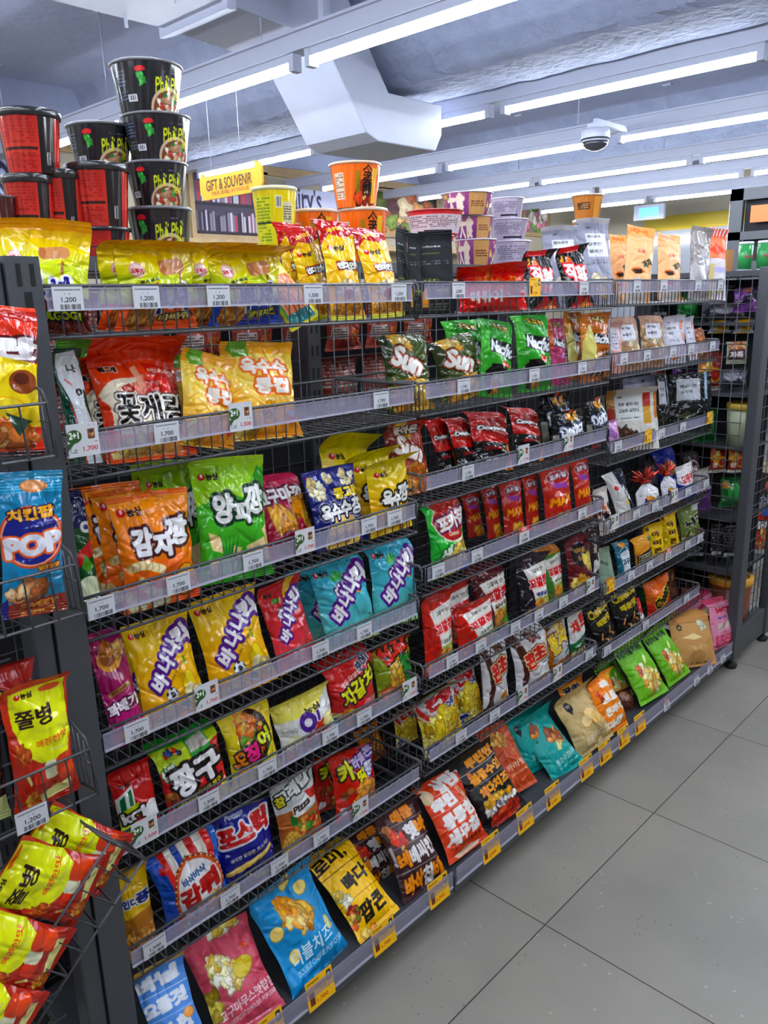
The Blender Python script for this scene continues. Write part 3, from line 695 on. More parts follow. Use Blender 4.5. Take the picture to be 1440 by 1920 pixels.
@art('gour', 'paper', 'snack_pouch', '#15151b', .14)
def _(p):
    p.rect(0, 0, 1, 1, '#17181e'); rg = random.Random(4)
    for i in range(60): p.ell(rg.random(), .8+.2*rg.random(), .006, .006, '#b9bac2')
    p.text('고메포테토', .40, .82, .56, .09, '#d6d6da', b=.04); p.text('GOURMET', .40, .74, .52, .07, '#8f8a3a')
    p.fine(.1, .60, .9, .66, '#77777c', 2, 3); p.rrect(.32, .42, .52, .2, '#75753a', 0, .06); p.rrect(.32, .42, .48, .17, '#17181e', 0, .05)
    for k in range(3): p.ell(.18+k*.14, .42, .045, .05, '#a6a24a')
    p.rrect(.7, .30, .42, .12, '#8d8a42', 0, .02); p.fine(.5, .24, .95, .30, '#a9a760', 2, 8); p.poly([(0, .1), (.3, .1), (.22, .34), (.1, .28)], '#d79a2a'); p.fine(.1, .05, .9, .15, '#7b7b6a', 3, 6)
@art('redlie', T=.3)
def _(p):
    p.rect(0, 0, 1, 1, '#cf2a22'); p.food(.6, .70, .30, .09, ['#e8742e', '#d85a24', '#f0944a'], 26, .03, 6, 2.4); p.rrect(.08, .78, .1, .08, '#201416', 0, .03)
    p.text('떡볶이', .45, .36, .5, .16, '#f3e5da', b=.06); p.poly([(0, .0), (1, 0), (1, .1), (0, .16)], '#a81c18')
@art('jik')
def _(p):
    p.rect(0, 0, 1, 1, '#141318'); p.rect(.1, .92, .8, 1, '#c8242c'); p.food(.35, .80, .16, .10, ['#e8902a', '#d8561c', '#f0b23a'], 16, .04, 2, 1.5)
    p.text('직화', .52, .56, .72, .36, '#f1ecec', a=-14, b=.05, o='#cc2230', ow=.12); p.text('매운맛', .58, .32, .5, .16, '#e02c3a', a=-14, b=.06, o='#f4ecec', ow=.09)
    p.poly([(.1, 0), (.95, 0), (.85, .2), (.7, .12), (.5, .24), (.3, .1)], '#cf2a30'); p.poly([(.5, 0), (.9, 0), (.75, .14)], '#e89a30'); p.ell(.16, .28, .07, .07, '#3b4a8a')
def jpouch(p, base, lab, lines, seed=1):
    p.rect(0, 0, 1, 1, base); p.rect(0, .95, 1, 1, '#c4c4ca'); p.rrect(.60, .70, .62, .52, lab, 0, .01); p.text('JAJU', .40, .90, .14, .035, '#3a3a44', b=.05)
    for i, l in enumerate(lines): p.text(l, .34+.20, .80-i*.085, .42, .075, '#25252e', b=.02)
    p.fine(.36, .48, .85, .54, '#6a6a74', 2, seed)
@art('jgray', 'matte', 'snack_pouch', '#a5a6b0', .2)
def _(p): jpouch(p, '#a2a3b2', '#e6e6ec', ['현미과자', '달콤한', '쌀과자']); p.food(.55, .22, .35, .2, ['#d9c6a8', '#c8b08a', '#e8dcc6'], 12, .14, 4, .8)
@art('orap', 'matte', 'snack_pouch', '#e8a45c', .4)
def _(p):
    p.rect(0, 0, 1, 1, '#eec294'); p.rect(0, .86, 1, 1, '#eea86a'); p.food(.5, .93, .4, .04, ['#e07c34'], 14, .05, 3, 1.4, rim=.95); p.ell(.55, .66, .2, .14, '#f0c8a2'); p.text('오곡', .55, .66, .3, .15, '#d8644a', b=.03)
    p.ell(.45, .41, .24, .11, '#e0721e'); p.text('뻥', .45, .40, .30, .17, '#1a1412', a=8, b=.05); p.text('과자', .78, .52, .34, .26, '#1d1614', a=34, b=.05); p.poly([(.1, 0), (.9, 0), (.8, .28), (.5, .33), (.2, .27)], '#d8d2cc'); p.rrect(.5, .26, .3, .1, '#d0465a', 0, .03)
@art('clearg', 'film', 'snack_bag', '#a8a4a6', .4)
def _(p):
    p.rect(0, 0, 1, 1, '#b4b0b2'); p.poly([(0, .45), (.7, .75), (1, .4), (1, 1), (0, 1)], '#a39d9c'); p.poly([(.35, .4), (.75, .7), (.9, .45), (.6, .2)], '#cfccd0'); p.food(.35, .18, .32, .14, ['#8f7f8f', '#a89aa4', '#c9c2c6'], 24, .06, 5, 1.7); p.fine(.1, .5, .9, .6, '#8a868c', 3, 4)
@art('whor', 'matte', 'snack_pouch', '#d9d4d8', .35)
def _(p):
    p.rect(0, 0, 1, 1, '#e2dce0'); p.rect(0, .58, 1, .9, '#e8906c')
    for i in range(6): p.poly([(.08+i*.15, .88), (.16+i*.15, .88), (.22+i*.15, 1), (.14+i*.15, 1)], '#e0572c')
    p.poly([(.1, .7), (.5, .62), (.9, .72), (.5, .8)], '#ee5c34'); p.rrect(.6, .42, .6, .2, '#c8c4e6', 0, .03); p.poly([(0, 0), (.3, 0), (.35, .5), (.1, .5)], '#cdbf8e'); p.food(.7, .14, .25, .1, CREAM, 14, .07, 7, 1.2)
# ---- second shelf
@art('dkgr')
def _(p):
    p.rect(0, 0, 1, 1, '#0f4636'); p.poly([(.15, .96), (.75, .98), (.95, .9), (1, .66), (.85, .55), (1, 0), (.55, 0), (.35, .5), (.1, .75)], '#dfe2e6'); p.text('나', .66, .84, .32, .24, '#111111', b=.05); p.text('이', .78, .62, .3, .3, '#111111', a=-6, b=.05); p.text('쌀', .74, .25, .34, .26, '#101010', b=.05); p.text('바삭바삭', .42, .72, .3, .08, '#c0303a', a=-40, b=.04); p.poly([(.5, 0), (.56, 0), (.3, .55), (.26, .53)], '#b0282e')
@art('grn')
def _(p): p.rect(0, 0, 1, 1, '#4a9a26'); p.grad('#3f8a22', '#64b233', 0, 1); p.text('쌀', .5, .5, .4, .4, '#e8efe0', b=.05)
@art('crab')
def _(p):
    p.rect(0, 0, 1, 1, '#d8511e'); p.grad('#f0c078', '#e0692a', .02, .5); p.rect(0, .5, 1, 1, '#d94f1f'); p.ell(.42, .46, .46, .3, '#f3e9d4'); p.rect(0, .86, 1, 1, '#cf431a')
    p.poly([(0, .0), (.14, 0), (.10, .45), (0, .6)], '#cf431a'); p.text('빙그레', .24, .80, .22, .065, '#1a0d0a', b=.05, o='#f2e2d0', ow=.12); p.ell(.13, .80, .03, .03, '#1a0d0a')
    p.ell(.72, .60, .22, .12, '#d8352a'); p.food(.72, .60, .22, .10, ['#e05540', '#c82f22', '#f0907a'], 20, .05, 2, 1.8); p.poly([(.5, .8), (.56, .82), (.60, .62), (.54, .58)], '#f0b49a'); p.poly([(.62, .84), (1, .78), (1, .66), (.66, .72)], '#b92a1c'); p.text('바다의 맛', .82, .75, .3, .05, '#f3d9c0', a=-4, b=.03)
    p.poly([(.3, .62), (.44, .66), (.46, .58), (.32, .55)], '#a8241c'); p.text('더!', .38, .605, .08, .05, '#f6e4d8')
    p.text('꽃게랑', .60, .42, .86, .30, '#150e0c', a=-3, b=.03, o='#f7f2ea', ow=.07, o2='#5b4a42', ow2=.11); p.text('Orig', .84, .19, .26, .13, '#2a1712', a=-3, b=.02)
    p.food(.38, .09, .3, .07, ['#e7c878', '#f2dc9c', '#d9a84e'], 26, .045, 9, 1.5); p.poly([(.9, .0), (1, 0), (1, .3), (.86, .22)], '#e04a1e'); p.rect(0, 0, 1, .04, '#d8641e')
@art('mk')
def _(p):
    p.rect(0, 0, 1, 1, '#efd46a'); p.grad('#eea02a', '#f0d978', .02, .62); p.rect(0, .88, 1, 1, '#e6ae24'); p.poly([(.14, 1), (.44, 1), (.44, .84), (.2, .86), (.1, .92)], '#6fa63a'); p.text('Market', .3, .915, .2, .05, '#e8f2d0', b=.03)
    p.text('옥수수', .60, .74, .62, .20, '#fbf4ec', a=-3, b=.06, o='#e07a2c', ow=.13); p.text('통컵', .66, .54, .44, .20, '#fbf4ec', a=-3, b=.06, o='#e07a2c', ow=.13); p.text('바삭하고 고소한', .72, .40, .36, .045, '#f7efd8', b=.02)
    for (u, v) in ((.12, .8), (.16, .6), (.1, .45), (.9, .86)): p.ell(u, v, .05, .035, '#e9bc3a', 40); p.ell(u-.01, v+.01, .025, .015, '#f8e7a0', 40)
    p.food(.22, .12, .2, .08, ['#f2c53a', '#e8ae22', '#f8dc7c'], 9, .09, 4, 1.5); p.food(.62, .30, .1, .05, ['#f0b22c'], 3, .07, 5, 1.4); p.ell(.9, .22, .07, .1, '#d84a34'); p.ell(.9, .25, .05, .05, '#b9bdc6')
def sun(p, base, dark, low):
    p.rect(0, 0, 1, 1, base); p.poly([(0, 1), (.4, 1), (.2, .5), (0, .4)], dark); p.text('sunchip', .2, .80, .2, .05, '#e8e8dc', a=-24); p.food(.52, .88, .2, .09, CHIP, 10, .09, 3, 1.4)
    p.text('Sun', .58, .64, .66, .40, '#f4f1ea', a=-26, b=.05, sh=.2, o='#9a4a24', ow=.06, o2='#2c1c10', ow2=.10)
    p.food(.58, .2, .4, .2, low, 24, .13, 7, 1.8); p.rect(.0, 0, .16, .4, dark); p.fine(.02, .05, .14, .35, '#c9c95a', 7, 3)
@art('sung', bk='#3f4a22')
def _(p): sun(p, '#4d5c2c', '#37431f', ['#e0a63c', '#f0c860', '#c98a2a'])
@art('sunr')
def _(p): sun(p, '#a83a20', '#7a2416', ['#e0a050', '#c9772e', '#eab870']); p.text('돌아온', .6, .90, .6, .14, '#f6efe8', b=.06, o='#3a1510', ow=.1); p.text('Hot!', .4, .08, .3, .1, '#1a0a08')
def nacho(p, base, dark, face, sub):
    p.rect(0, 0, 1, 1, base); p.poly([(.0, 1), (.35, 1), (.25, .6), (0, .5)], dark); p.text('도도한', .66, .90, .42, .13, '#e9d04a', a=-14, b=.03, o='#141210', ow=.13)
    p.rrect(.64, .62, .80, .34, '#16181c', -12, .02); p.text('Nacho', .66, .62, .74, .27, '#eef1f6', a=-12, b=.06, sh=.15); face(p); p.rrect(.78, .42, .36, .13, sub, -10, .02); p.fine(.64, .40, .92, .44, '#f2e8d8', 2, 4)
def girl(p):
    p.ell(.42, .22, .30, .32, '#141416'); p.ell(.52, .2, .19, .22, '#dfe0bf'); p.poly([(.3, .42), (.8, .42), (.74, .30), (.34, .30)], '#141416'); p.food(.52, .14, .12, .08, ['#e0b060', '#d89a3a'], 5, .08, 3, 1.4)
@art('nacg', bk='#4e9a4a')
def _(p): nacho(p, '#3c9c34', '#57b848', girl, '#c8502c')
@art('nacp')
def _(p): nacho(p, '#b04a72', '#c8642c', lambda p: p.food(.5, .2, .4, .2, ['#d8763c', '#c24a62', '#8a48b0'], 18, .12, 3, 1.2), '#7a3aa8')
@art('nacb', bk='#3a2a18')
def _(p):
    def f(p):
        p.poly([(.05, .6), (.35, .85), (.5, .5), (.3, .2), (.0, .3)], '#d8cf86')
        for i in range(9): p.poly([(.35+.06*i, .08), (.39+.06*i, .08), (.62, .45), (.58, .45)], ['#2b5f9a', '#111318', '#d7cf90'][i % 3])
    nacho(p, '#b06a22', '#c98438', f, '#8a4a1c')
@art('jpk', 'matte', 'snack_pouch', '#caa3a0', .22)
def _(p): p.rect(0, 0, 1, 1, '#d8aaa4'); p.rect(0, .45, .8, .9, '#e8e0ea'); p.fine(.1, .55, .7, .8, '#4a4a58', 4, 2); p.food(.5, .2, .4, .16, ['#e0a896', '#c98c78'], 10, .12, 3)
@art('jbr', 'matte', 'snack_pouch', '#a88d78', .24)
def _(p):
    p.rect(0, 0, 1, 1, '#b29482'); p.food(.5, .5, .6, .6, ['#e2d2b2', '#cdb48c', '#b8916a'], 50, .10, 5, 1.4); p.rrect(.55, .70, .62, .54, '#e4e4ee', 0, .01)
    p.text('JAJU', .36, .90, .14, .04, '#33333c'); p.text('유기농', .5, .78, .36, .10, '#25252e', b=.03); p.text('누룽지', .5, .66, .36, .10, '#25252e', b=.03); p.fine(.3, .5, .8, .56, '#6a6a74', 2); p.food(.5, .2, .3, .14, ['#b0794e', '#caa070'], 6, .14, 8)
@art('jst', 'matte', 'snack_pouch', '#ded8e0', .2)
def _(p):
    p.rect(0, 0, 1, 1, '#dcd9e4')
    for (u, v, a) in ((.86, .8, 80), (.9, .55, 100), (.5, .12, 15), (.4, .2, -12), (.85, .25, 70), (.15, .3, 60)): p.rrect(u, v, .34, .10, '#b8683a', a, .05); p.rrect(u, v+.01, .30, .07, '#e0a07a', a, .03)
    p.rrect(.46, .66, .56, .5, '#e9e9f2', 0, .01); p.text('JAJU', .3, .86, .14, .04, '#33333c'); p.text('쌀로 만든', .42, .75, .4, .09, '#25252e', b=.02); p.text('과자', .36, .64, .22, .09, '#25252e', b=.02); p.fine(.25, .46, .72, .52, '#6a6a74', 2)
@art('pastry')
def _(p): p.rect(0, 0, 1, 1, '#8a5a3c'); p.food(.5, .5, .55, .5, ['#b87a48', '#d8a878', '#8a4f2a', '#e8d0b8'], 40, .12, 3, 1.5)
# ---- third shelf
@art('rad')
def _(p):
    p.rect(0, 0, 1, 1, '#1a4a26'); p.rect(0, .7, 1, 1, '#1b2150'); p.ell(.85, .70, .3, .3, '#eef0ee'); p.ell(.85, .70, .13, .14, '#1b2f70'); p.poly([(0, .5), (1, .6), (1, .48), (0, .40)], '#b8242a'); p.ell(.55, .22, .75, .7, '#dfe6c6'); p.poly([(.2, .4), (.55, .5), (.9, .4), (.55, .34)], '#4f8c2a'); p.rect(.1, 0, 1, .06, '#1c2a78')
@art('gamja')
def _(p):
    p.rect(0, 0, 1, 1, '#e8780f'); p.grad('#e06a0c', '#f09a1e', 0, .95); p.poly([(0, .36), (.4, .44), (1, .34), (1, 0), (0, 0)], '#ea7210'); ns(p, .28, .86, .38)
    p.words([('감', .33, .60, .25, .29, -2), ('자', .60, .55, .25, .25, -2), ('깡', .83, .64, .26, .29, 2)], '#f4f2f4', b=.065, o='#4a1f22', ow=.13)
    for pts in ([(.10, .385), (.20, .405), (.32, .40), (.44, .365), (.52, .34)], [(.22, .27), (.30, .20), (.42, .145), (.55, .12), (.66, .14), (.74, .20)], [(.06, .16), (.16, .09), (.30, .05)]):
        p.stroke(pts, .058, '#c8943f'); p.stroke(pts, .050, '#f6e8c2', '#dcbf83')
    p.ell(.84, .20, .16, .20, '#6a3a10'); p.ell(.84, .20, .145, .185, '#e8a828'); p.ell(.80, .26, .05, .07, '#f4cc60'); p.food(.35, .05, .3, .05, CREAM, 8, .06, 3)
    p.poly([(.8, 0), (1, 0), (1, .12)], '#e0621a')
@art('yang')
def _(p):
    p.rect(0, 0, 1, 1, '#4aa82e'); p.grad('#3b9a2c', '#57b234', 0, .6); p.poly([(0, 1), (1, 1), (1, .80), (.7, .66), (.5, .72), (0, .62)], '#a2cf1c'); p.grad('#9acb1a', '#b6d92a', .88, 1); p.poly([(.72, .62), (.9, .86), (1, .92), (1, .6)], '#6ab82c'); p.poly([(.85, .7), (.93, .92), (1, .86), (1, .6)], '#3d9a34'); ns(p, .28, .855, .32)
    p.words([('양', .40, .60, .28, .34, -2), ('파', .665, .555, .22, .26, 0), ('깡', .855, .645, .25, .33, 3)], '#f4f4f2', b=.055, o='#123a22', ow=.13)
    for (pts) in ([(.12, .42), (.3, .38), (.36, .24), (.16, .28)], [(.70, .28), (.95, .34), (1, .14), (.74, .12)], [(.92, .4), (1, .44), (1, .3)], [(.14, .2), (.3, .2), (.26, .06), (.1, .1)], [(.5, .3), (.62, .27), (.6, .16), (.5, .18)]):
        p.poly(pts, '#d8bd84'); p.poly([(u*.94+.02, v*.96+.01) for u, v in pts], '#ecd8a8')
    p.ell(.42, .14, .17, .14, '#1d5a34'); p.ell(.42, .14, .155, .125, '#a9d8a4')
    for k in range(5): p.poly([(.34+k*.04, .2), (.38+k*.04, .2), (.30+k*.07, .40)], '#2d7a40')
    for k in range(4): p.ell(.42+(k-1.5)*.07, .14, .012, .11, '#7cba82', -8*(k-1.5))
@art('gogu')
def _(p):
    p.rect(0, 0, 1, 1, '#a01f48'); p.grad('#96203a', '#b32a5a', .1, 1); ns(p, .28, .88, .3, '#f0d0d8'); p.text('고구마깡', .60, .68, .78, .22, '#f6f2f2', b=.06, o='#5a1030', ow=.13); p.food(.55, .34, .16, .12, ['#e8b24a', '#d89a34'], 5, .10, 3, 2); p.food(.88, .38, .12, .2, ['#e0902a', '#f0b24a'], 6, .10, 4, 1.6); p.ell(.55, .16, .2, .14, '#6a1428'); p.ell(.85, .14, .16, .1, '#d8452a')
@art('navy')
def _(p):
    p.rect(0, 0, 1, 1, '#1c2470'); p.grad('#1a2064', '#232c80', 0, 1); ns(p, .2, .90, .26, '#dfe0ee'); p.food(.2, .74, .14, .14, CREAM, 14, .06, 3, 1.1); p.food(.48, .86, .08, .06, CREAM, 7, .045, 4); p.food(.82, .84, .13, .11, CREAM, 12, .055, 6)
    p.text('콩고물', .74, .66, .44, .15, '#f0d22a', b=.05, o='#141440', ow=.13); p.ell(.56, .15, .36, .30, '#f0cf7a'); p.text('옥수수깡', .56, .46, .84, .24, '#f6f5f4', a=3, b=.055, o='#10123a', ow=.12, o2='#e8e4f0', ow2=.15)
    p.food(.55, .14, .24, .07, ['#d8a052', '#f4e2b0', '#c07f3a', '#ffffff'], 10, .05, 8, 1.3)
@art('oks')
def _(p):
    p.rect(0, 0, 1, 1, '#f0c81c'); p.grad('#eab414', '#d9d41e', .3, 1); ns(p, .34, .78, .36); p.words([('옥', .36, .47, .24, .26, 0), ('수', .585, .45, .20, .23, 0), ('깡', .81, .50, .25, .27, 4)], '#f6f5f0', b=.06, o='#2c2418', ow=.13)
    p.food(.66, .16, .3, .12, ['#e0a83a', '#f0cf6a', '#c98a2a'], 16, .075, 3, 1.3); p.ell(.14, .2, .12, .1, '#d9a516')
@art('dor', bk='#8a2a20')
def _(p):
    p.rect(0, 0, 1, 1, '#141214'); p.poly([(0, 1), (1, 1), (1, .48), (0, .52)], '#b01f18'); p.rect(0, .9, 1, 1, '#c0281e'); p.poly([(.3, .66), (1, .52), (1, .9), (.5, .86)], '#8a1612'); p.text('Doritos', .58, .71, .78, .17, '#f2eeee', a=-4, b=.06, sh=.1, o='#1c1012', ow=.13)
    p.poly([(.86, .42), (1, .5), (1, .1), (.82, .08)], '#d88a34'); p.text('No.1', .48, .41, .44, .11, '#141214', b=.03, o='#cc2c2a', ow=.1); p.text('나쵸', .44, .26, .42, .16, '#f2f0f0', b=.045); p.text('LATE', .4, .1, .3, .06, '#b0402e')
@art('dob', bk='#18181e')
def _(p): p.rect(0, 0, 1, 1, '#101116'); p.food(.64, .86, .12, .1, ['#e0a02a', '#c8501c', '#3a5a2a'], 9, .06, 3, 1.4); p.text('Doritos', .58, .60, .76, .20, '#eef0f4', a=8, b=.055, o='#2a3a5a', ow=.12); p.text('LATE NIGHT', .6, .26, .6, .09, '#2f6a8c', a=4, b=.02); p.poly([(0, .1), (.2, .14), (.14, .5), (0, .5)], '#8c8a80'); p.poly([(.0, 0), (.7, 0), (.5, .12)], '#a4221e')
@art('pinkb')
def _(p): p.rect(0, 0, 1, 1, '#c8a3c8'); p.food(.5, .5, .4, .3, ['#e0a0b8', '#b888c8'], 8, .14, 2)
@art('jgim', 'matte', 'snack_pouch', '#c8c2b8', .12)
def _(p):
    p.rect(0, 0, 1, 1, '#d6d2cc'); p.poly([(0, 1), (.2, 1), (.2, .4), (0, .3)], '#b08a50'); p.ell(.08, .6, .1, .16, '#9a3a2a'); p.rrect(.46, .70, .56, .52, '#e2e4e4', 0, .01); p.rect(.74, .42, .88, .92, '#c8a24a'); p.rect(.74, .70, .88, .92, '#a8382c'); p.rect(.94, .5, 1, .92, '#b07a3a')
    p.text('JAJU', .3, .88, .10, .04, '#2c2c30', b=.06); p.text('자주 생각나는', .46, .76, .42, .075, '#222226', b=.03); p.text('고소한 김맛나', .46, .66, .42, .075, '#222226', b=.03); p.fine(.27, .52, .66, .55, '#555', 1, 4, .9)
    p.food(.4, .22, .22, .13, ['#5a3a24', '#7a5030', '#3c2616', '#8f6a44'], 40, .05, 3, 2.4); p.ell(.4, .08, .2, .07, '#b07a46')
@art('jgrb', 'matte', 'snack_pouch', '#55555f', .12)
def _(p): p.rect(0, 0, 1, 1, '#7a7a88'); p.rrect(.5, .78, .9, .3, '#a6a7b4', 0, .01); p.ell(.5, .92, .03, .03, '#222')
@art('jblk', 'film', 'snack_pouch', '#17171c', .10)
def _(p):
    p.rect(0, 0, 1, 1, '#121318'); p.rrect(.46, .72, .56, .52, '#c2c4ca', 0, .01); p.ell(.46, .94, .03, .03, '#26262c'); p.text('빈틈없이 진한', .46, .78, .42, .075, '#33343a', b=.02); p.text('김부각', .42, .69, .3, .075, '#33343a', b=.02); p.fine(.25, .50, .7, .56, '#6c6c72', 2)
    p.food(.42, .24, .24, .12, ['#2a2a22', '#4a4a38', '#141612', '#7c7c66'], 26, .06, 4, 1.8); p.poly([(.9, .0), (1, 0), (1, 1), (.93, 1)], '#1c1d24'); p.rect(.84, .55, .9, 1, '#a8bccc')  # pale streak near the right edge paints a film reflection into the print
# ---- fourth shelf
@art('gwa')
def _(p):
    p.rect(0, 0, 1, 1, '#9c1f66'); p.grad('#b02a76', '#8a1a58', .1, 1); p.ell(.5, .75, .34, .30, '#d8a24a'); p.ell(.48, .77, .24, .22, '#9c5a2a'); p.food(.62, .82, .3, .12, ['#d89a52', '#b87434', '#eab872'], 14, .10, 3, 1.5); p.rrect(.55, .48, .7, .12, '#a8813a', 14, .02); p.text('RICE TWIST', .55, .48, .5, .06, '#5a3a1a', a=14)
    p.text('꽈배기', .52, .34, .90, .30, '#f6eef4', a=8, b=.06, o='#5a1040', ow=.12); p.text('vegetable', .5, .18, .62, .08, '#c9a6c0', a=10); p.food(.72, .08, .28, .1, ['#e0a83a', '#d87a2a', '#f0c860'], 22, .10, 5, 1.4)
def banana(p, base, base2, ball=True, extra=None):
    p.rect(0, 0, 1, 1, base); p.grad(base2, base, 0, .8)
    if extra: extra(p)
    p.words([('바', .34, .41, .22, .25, 42), ('나', .505, .56, .20, .24, 44), ('나', .675, .69, .20, .24, 42), ('킥', .87, .77, .22, .28, 24)], '#f6f3f4', b=.06, o='#5d1f86', ow=.17)
    ns(p, .24, .88, .34)
    if ball:
        p.text('바나나 맛 그대로!', .64, .46, .36, .05, '#5a3a12', a=44, b=.03); p.ell(.50, .26, .105, .105, '#4a4a50'); p.ell(.50, .26, .098, .098, '#e6e6ea'); p.ell(.51, .26, .04, .04, '#1c1c22')
        for k in range(5): t = k*1.257+.3; p.ell(.50+.085*math.cos(t), .26+.085*math.sin(t)/p.A, .026, .02, '#2c2c32', math.degrees(t)+90)
        p.ell(.80, .28, .10, .24, '#c79a10'); p.ell(.80, .28, .092, .23, '#f2d42c'); p.ell(.79, .24, .07, .13, '#f7ecc0'); p.poly([(.78, .5), (.82, .5), (.84, .58), (.79, .58)], '#7a9a1c'); p.ell(.72, .12, .075, .06, '#3c8a34'); p.rrect(.73, .09, .16, .03, '#e8ecf2', -30, .01)
        p.food(.42, .08, .14, .04, ['#f4e6a8', '#efdc8c'], 4, .10, 5, 1.8); p.food(.95, .2, .06, .1, ['#f0d89a'], 3, .09, 6)
@art('bana')
def _(p): banana(p, '#f0c714', '#dca50c')
@art('ddal')
def _(p):
    def ex(p): p.poly([(.55, .7), (.72, .72), (.9, 1), (.74, 1)], '#d9b52a'); p.ell(.4, .80, .1, .05, '#4f8a34'); p.text('딸기', .50, .66, .34, .19, '#f4eef0', a=30, b=.06, o='#5d1f50', ow=.12)
    banana(p, '#b8222e', '#e0606a', False, ex); p.food(.58, .16, .16, .12, ['#f09a9a', '#e87c80', '#f7b8b4'], 9, .085, 3, 1.3); p.food(.88, .16, .1, .1, ['#c8342a', '#d8523c'], 4, .1, 5); p.grad('#e8b050', '#e0606a', .0, .05)
@art('mint')
def _(p):
    def ex(p):
        rg = random.Random(5)
        for i in range(22): p.ell(rg.random(), rg.random(), .012, .012, '#22545e')
        p.rrect(.50, .70, .28, .13, '#4a2a1c', 18, .01); p.rrect(.48, .60, .26, .13, '#5a3422', 12, .01)
        for k in range(5): p.ell(.50+.05*(k-2), .80+.02*(2-abs(k-2)), .03, .07, '#3fa04a', -20*(k-2))
        p.ell(.78, .74, .10, .21, '#b8860e', -4); p.ell(.78, .74, .09, .20, '#f0cb2e', -4); p.ell(.78, .70, .065, .11, '#f6e9b4', -4); p.text('민초', .52, .66, .32, .19, '#f6f4f4', a=18, b=.06, o='#4a1f5c', ow=.12)
    banana(p, '#4bb0c6', '#7cc4b8', False, ex); p.food(.58, .12, .14, .08, ['#cfe8d8', '#b4dcc8', '#e4f4ea'], 9, .06, 3, 1.2); p.grad('#c9cf7c', '#7cc4b8', 0, .06)
@art('poka')
def _(p):
    p.rect(0, 0, 1, 1, '#27a43c'); p.grad('#1f9a3a', '#3fbf4c', 0, 1); p.rect(0, .92, 1, 1, '#2a8f3c'); p.ell(.60, .72, .46, .34, '#f2e6d4'); p.ell(.60, .72, .43, .31, '#b3271e'); p.rect(.28, .9, 1, 1, '#a83a2a'); p.text('포카칩', .62, .73, .74, .24, '#f6f4f2', a=7, b=.065, o='#a01c1a', ow=.08, o2='#1d3a7c', ow2=.14); p.text('Onion', .58, .57, .26, .07, '#f3dcc8')
    p.poly([(.35, .38), (1, .52), (1, .44), (.36, .3)], '#d9c68c'); p.text('얇은 감자', .68, .42, .48, .05, '#3a3420', a=9); p.text('생', .34, .31, .26, .20, '#f0f4e8', a=8, b=.05, o='#1f7a2c', ow=.14); p.poly([(.3, 0), (.3, .26), (.6, .32), (1, .45), (1, 0)], '#e2cf6a'); p.food(.66, .17, .28, .14, ['#f0d878', '#e4bf50', '#f8e8a8'], 7, .20, 3, 1.1); p.poly([(.8, 0), (1, 0), (1, .12), (.9, .14)], '#2a55a8')
@art('maxr', bk='#b9b6bc')
def _(p):
    p.rect(0, 0, 1, 1, '#b2281a'); p.grad('#a8241a', '#c23420', 0, 1); p.ell(.60, .83, .38, .2, '#f0e6e6'); p.ell(.60, .83, .35, .18, '#b8242e'); p.poly([(.3, .76), (.9, .72), (.86, .64), (.4, .66)], '#a858b0'); p.text('포카칩', .6, .85, .56, .16, '#f4f0f4', a=6, b=.06, o='#8a1c2c', ow=.08, o2='#2b3c8a', ow2=.12); p.text('MAX', .60, .46, .80, .27, '#eda51c', a=4, b=.06, sh=.12); p.food(.78, .14, .2, .12, ['#e8b04a', '#d8902c'], 5, .15, 3, 1.2)
@art('spic')
def _(p): p.rect(0, 0, 1, 1, '#e0d8d4'); p.food(.5, .5, .5, .4, ['#d8742c', '#2a2028', '#e8e2e0', '#c84a2a'], 34, .09, 4, 1.7)
@art('pote')
def _(p): p.rect(0, 0, 1, 1, '#dcdad8'); p.poly([(.6, 1), (1, 1), (1, .1), (.8, .25)], '#1f2440'); p.ell(.4, .7, .12, .1, '#c83a3a'); p.text('포테토', .84, .55, .6, .2, '#eceae2', a=-70, b=.05); p.text('스틱', .7, .4, .3, .12, '#e8c83a', a=-70, b=.05); p.food(.5, .12, .4, .1, FRY, 20, .07, 3, 2)
@art('ribb')
def _(p): p.rect(0, 0, 1, 1, '#e6e4e8'); p.food(.62, .30, .3, .14, ['#e0962a', '#5a2a6a', '#e8b04a', '#fff3d8'], 26, .07, 3, 1.4); p.text('쿠키', .65, .3, .5, .2, '#f2c23a', a=6, b=.06, o='#4a1f5a', ow=.13); p.food(.3, .1, .25, .08, CREAM, 8, .09, 5)
@art('squid')
def _(p): p.rect(0, 0, 1, 1, '#e6e2e4'); p.poly([(0, 0), (1, 0), (1, .46), (.5, .36), (0, .5)], '#1e2f86'); p.text('오징어', .58, .60, .7, .32, '#c02a3a', a=10, b=.05, o='#f4f2f4', ow=.1); p.food(.55, .16, .25, .08, CREAM, 10, .06, 3)
@art('navyl')
def _(p): p.rect(0, 0, 1, 1, '#20318a'); p.food(.5, .55, .3, .2, ['#b98a5a', '#8a5a34', '#d8b48a'], 12, .12, 3, 1.3); p.rrect(.6, .2, .4, .2, '#dcdcec', 20, .03)
@art('octo')
def _(p): p.rect(0, 0, 1, 1, '#3a2c30'); p.ell(.5, .5, .42, .40, '#c8c2c2'); p.ell(.5, .5, .37, .35, '#4a2a30'); p.text('바삭', .5, .5, .5, .28, '#e0d8d8', b=.05)
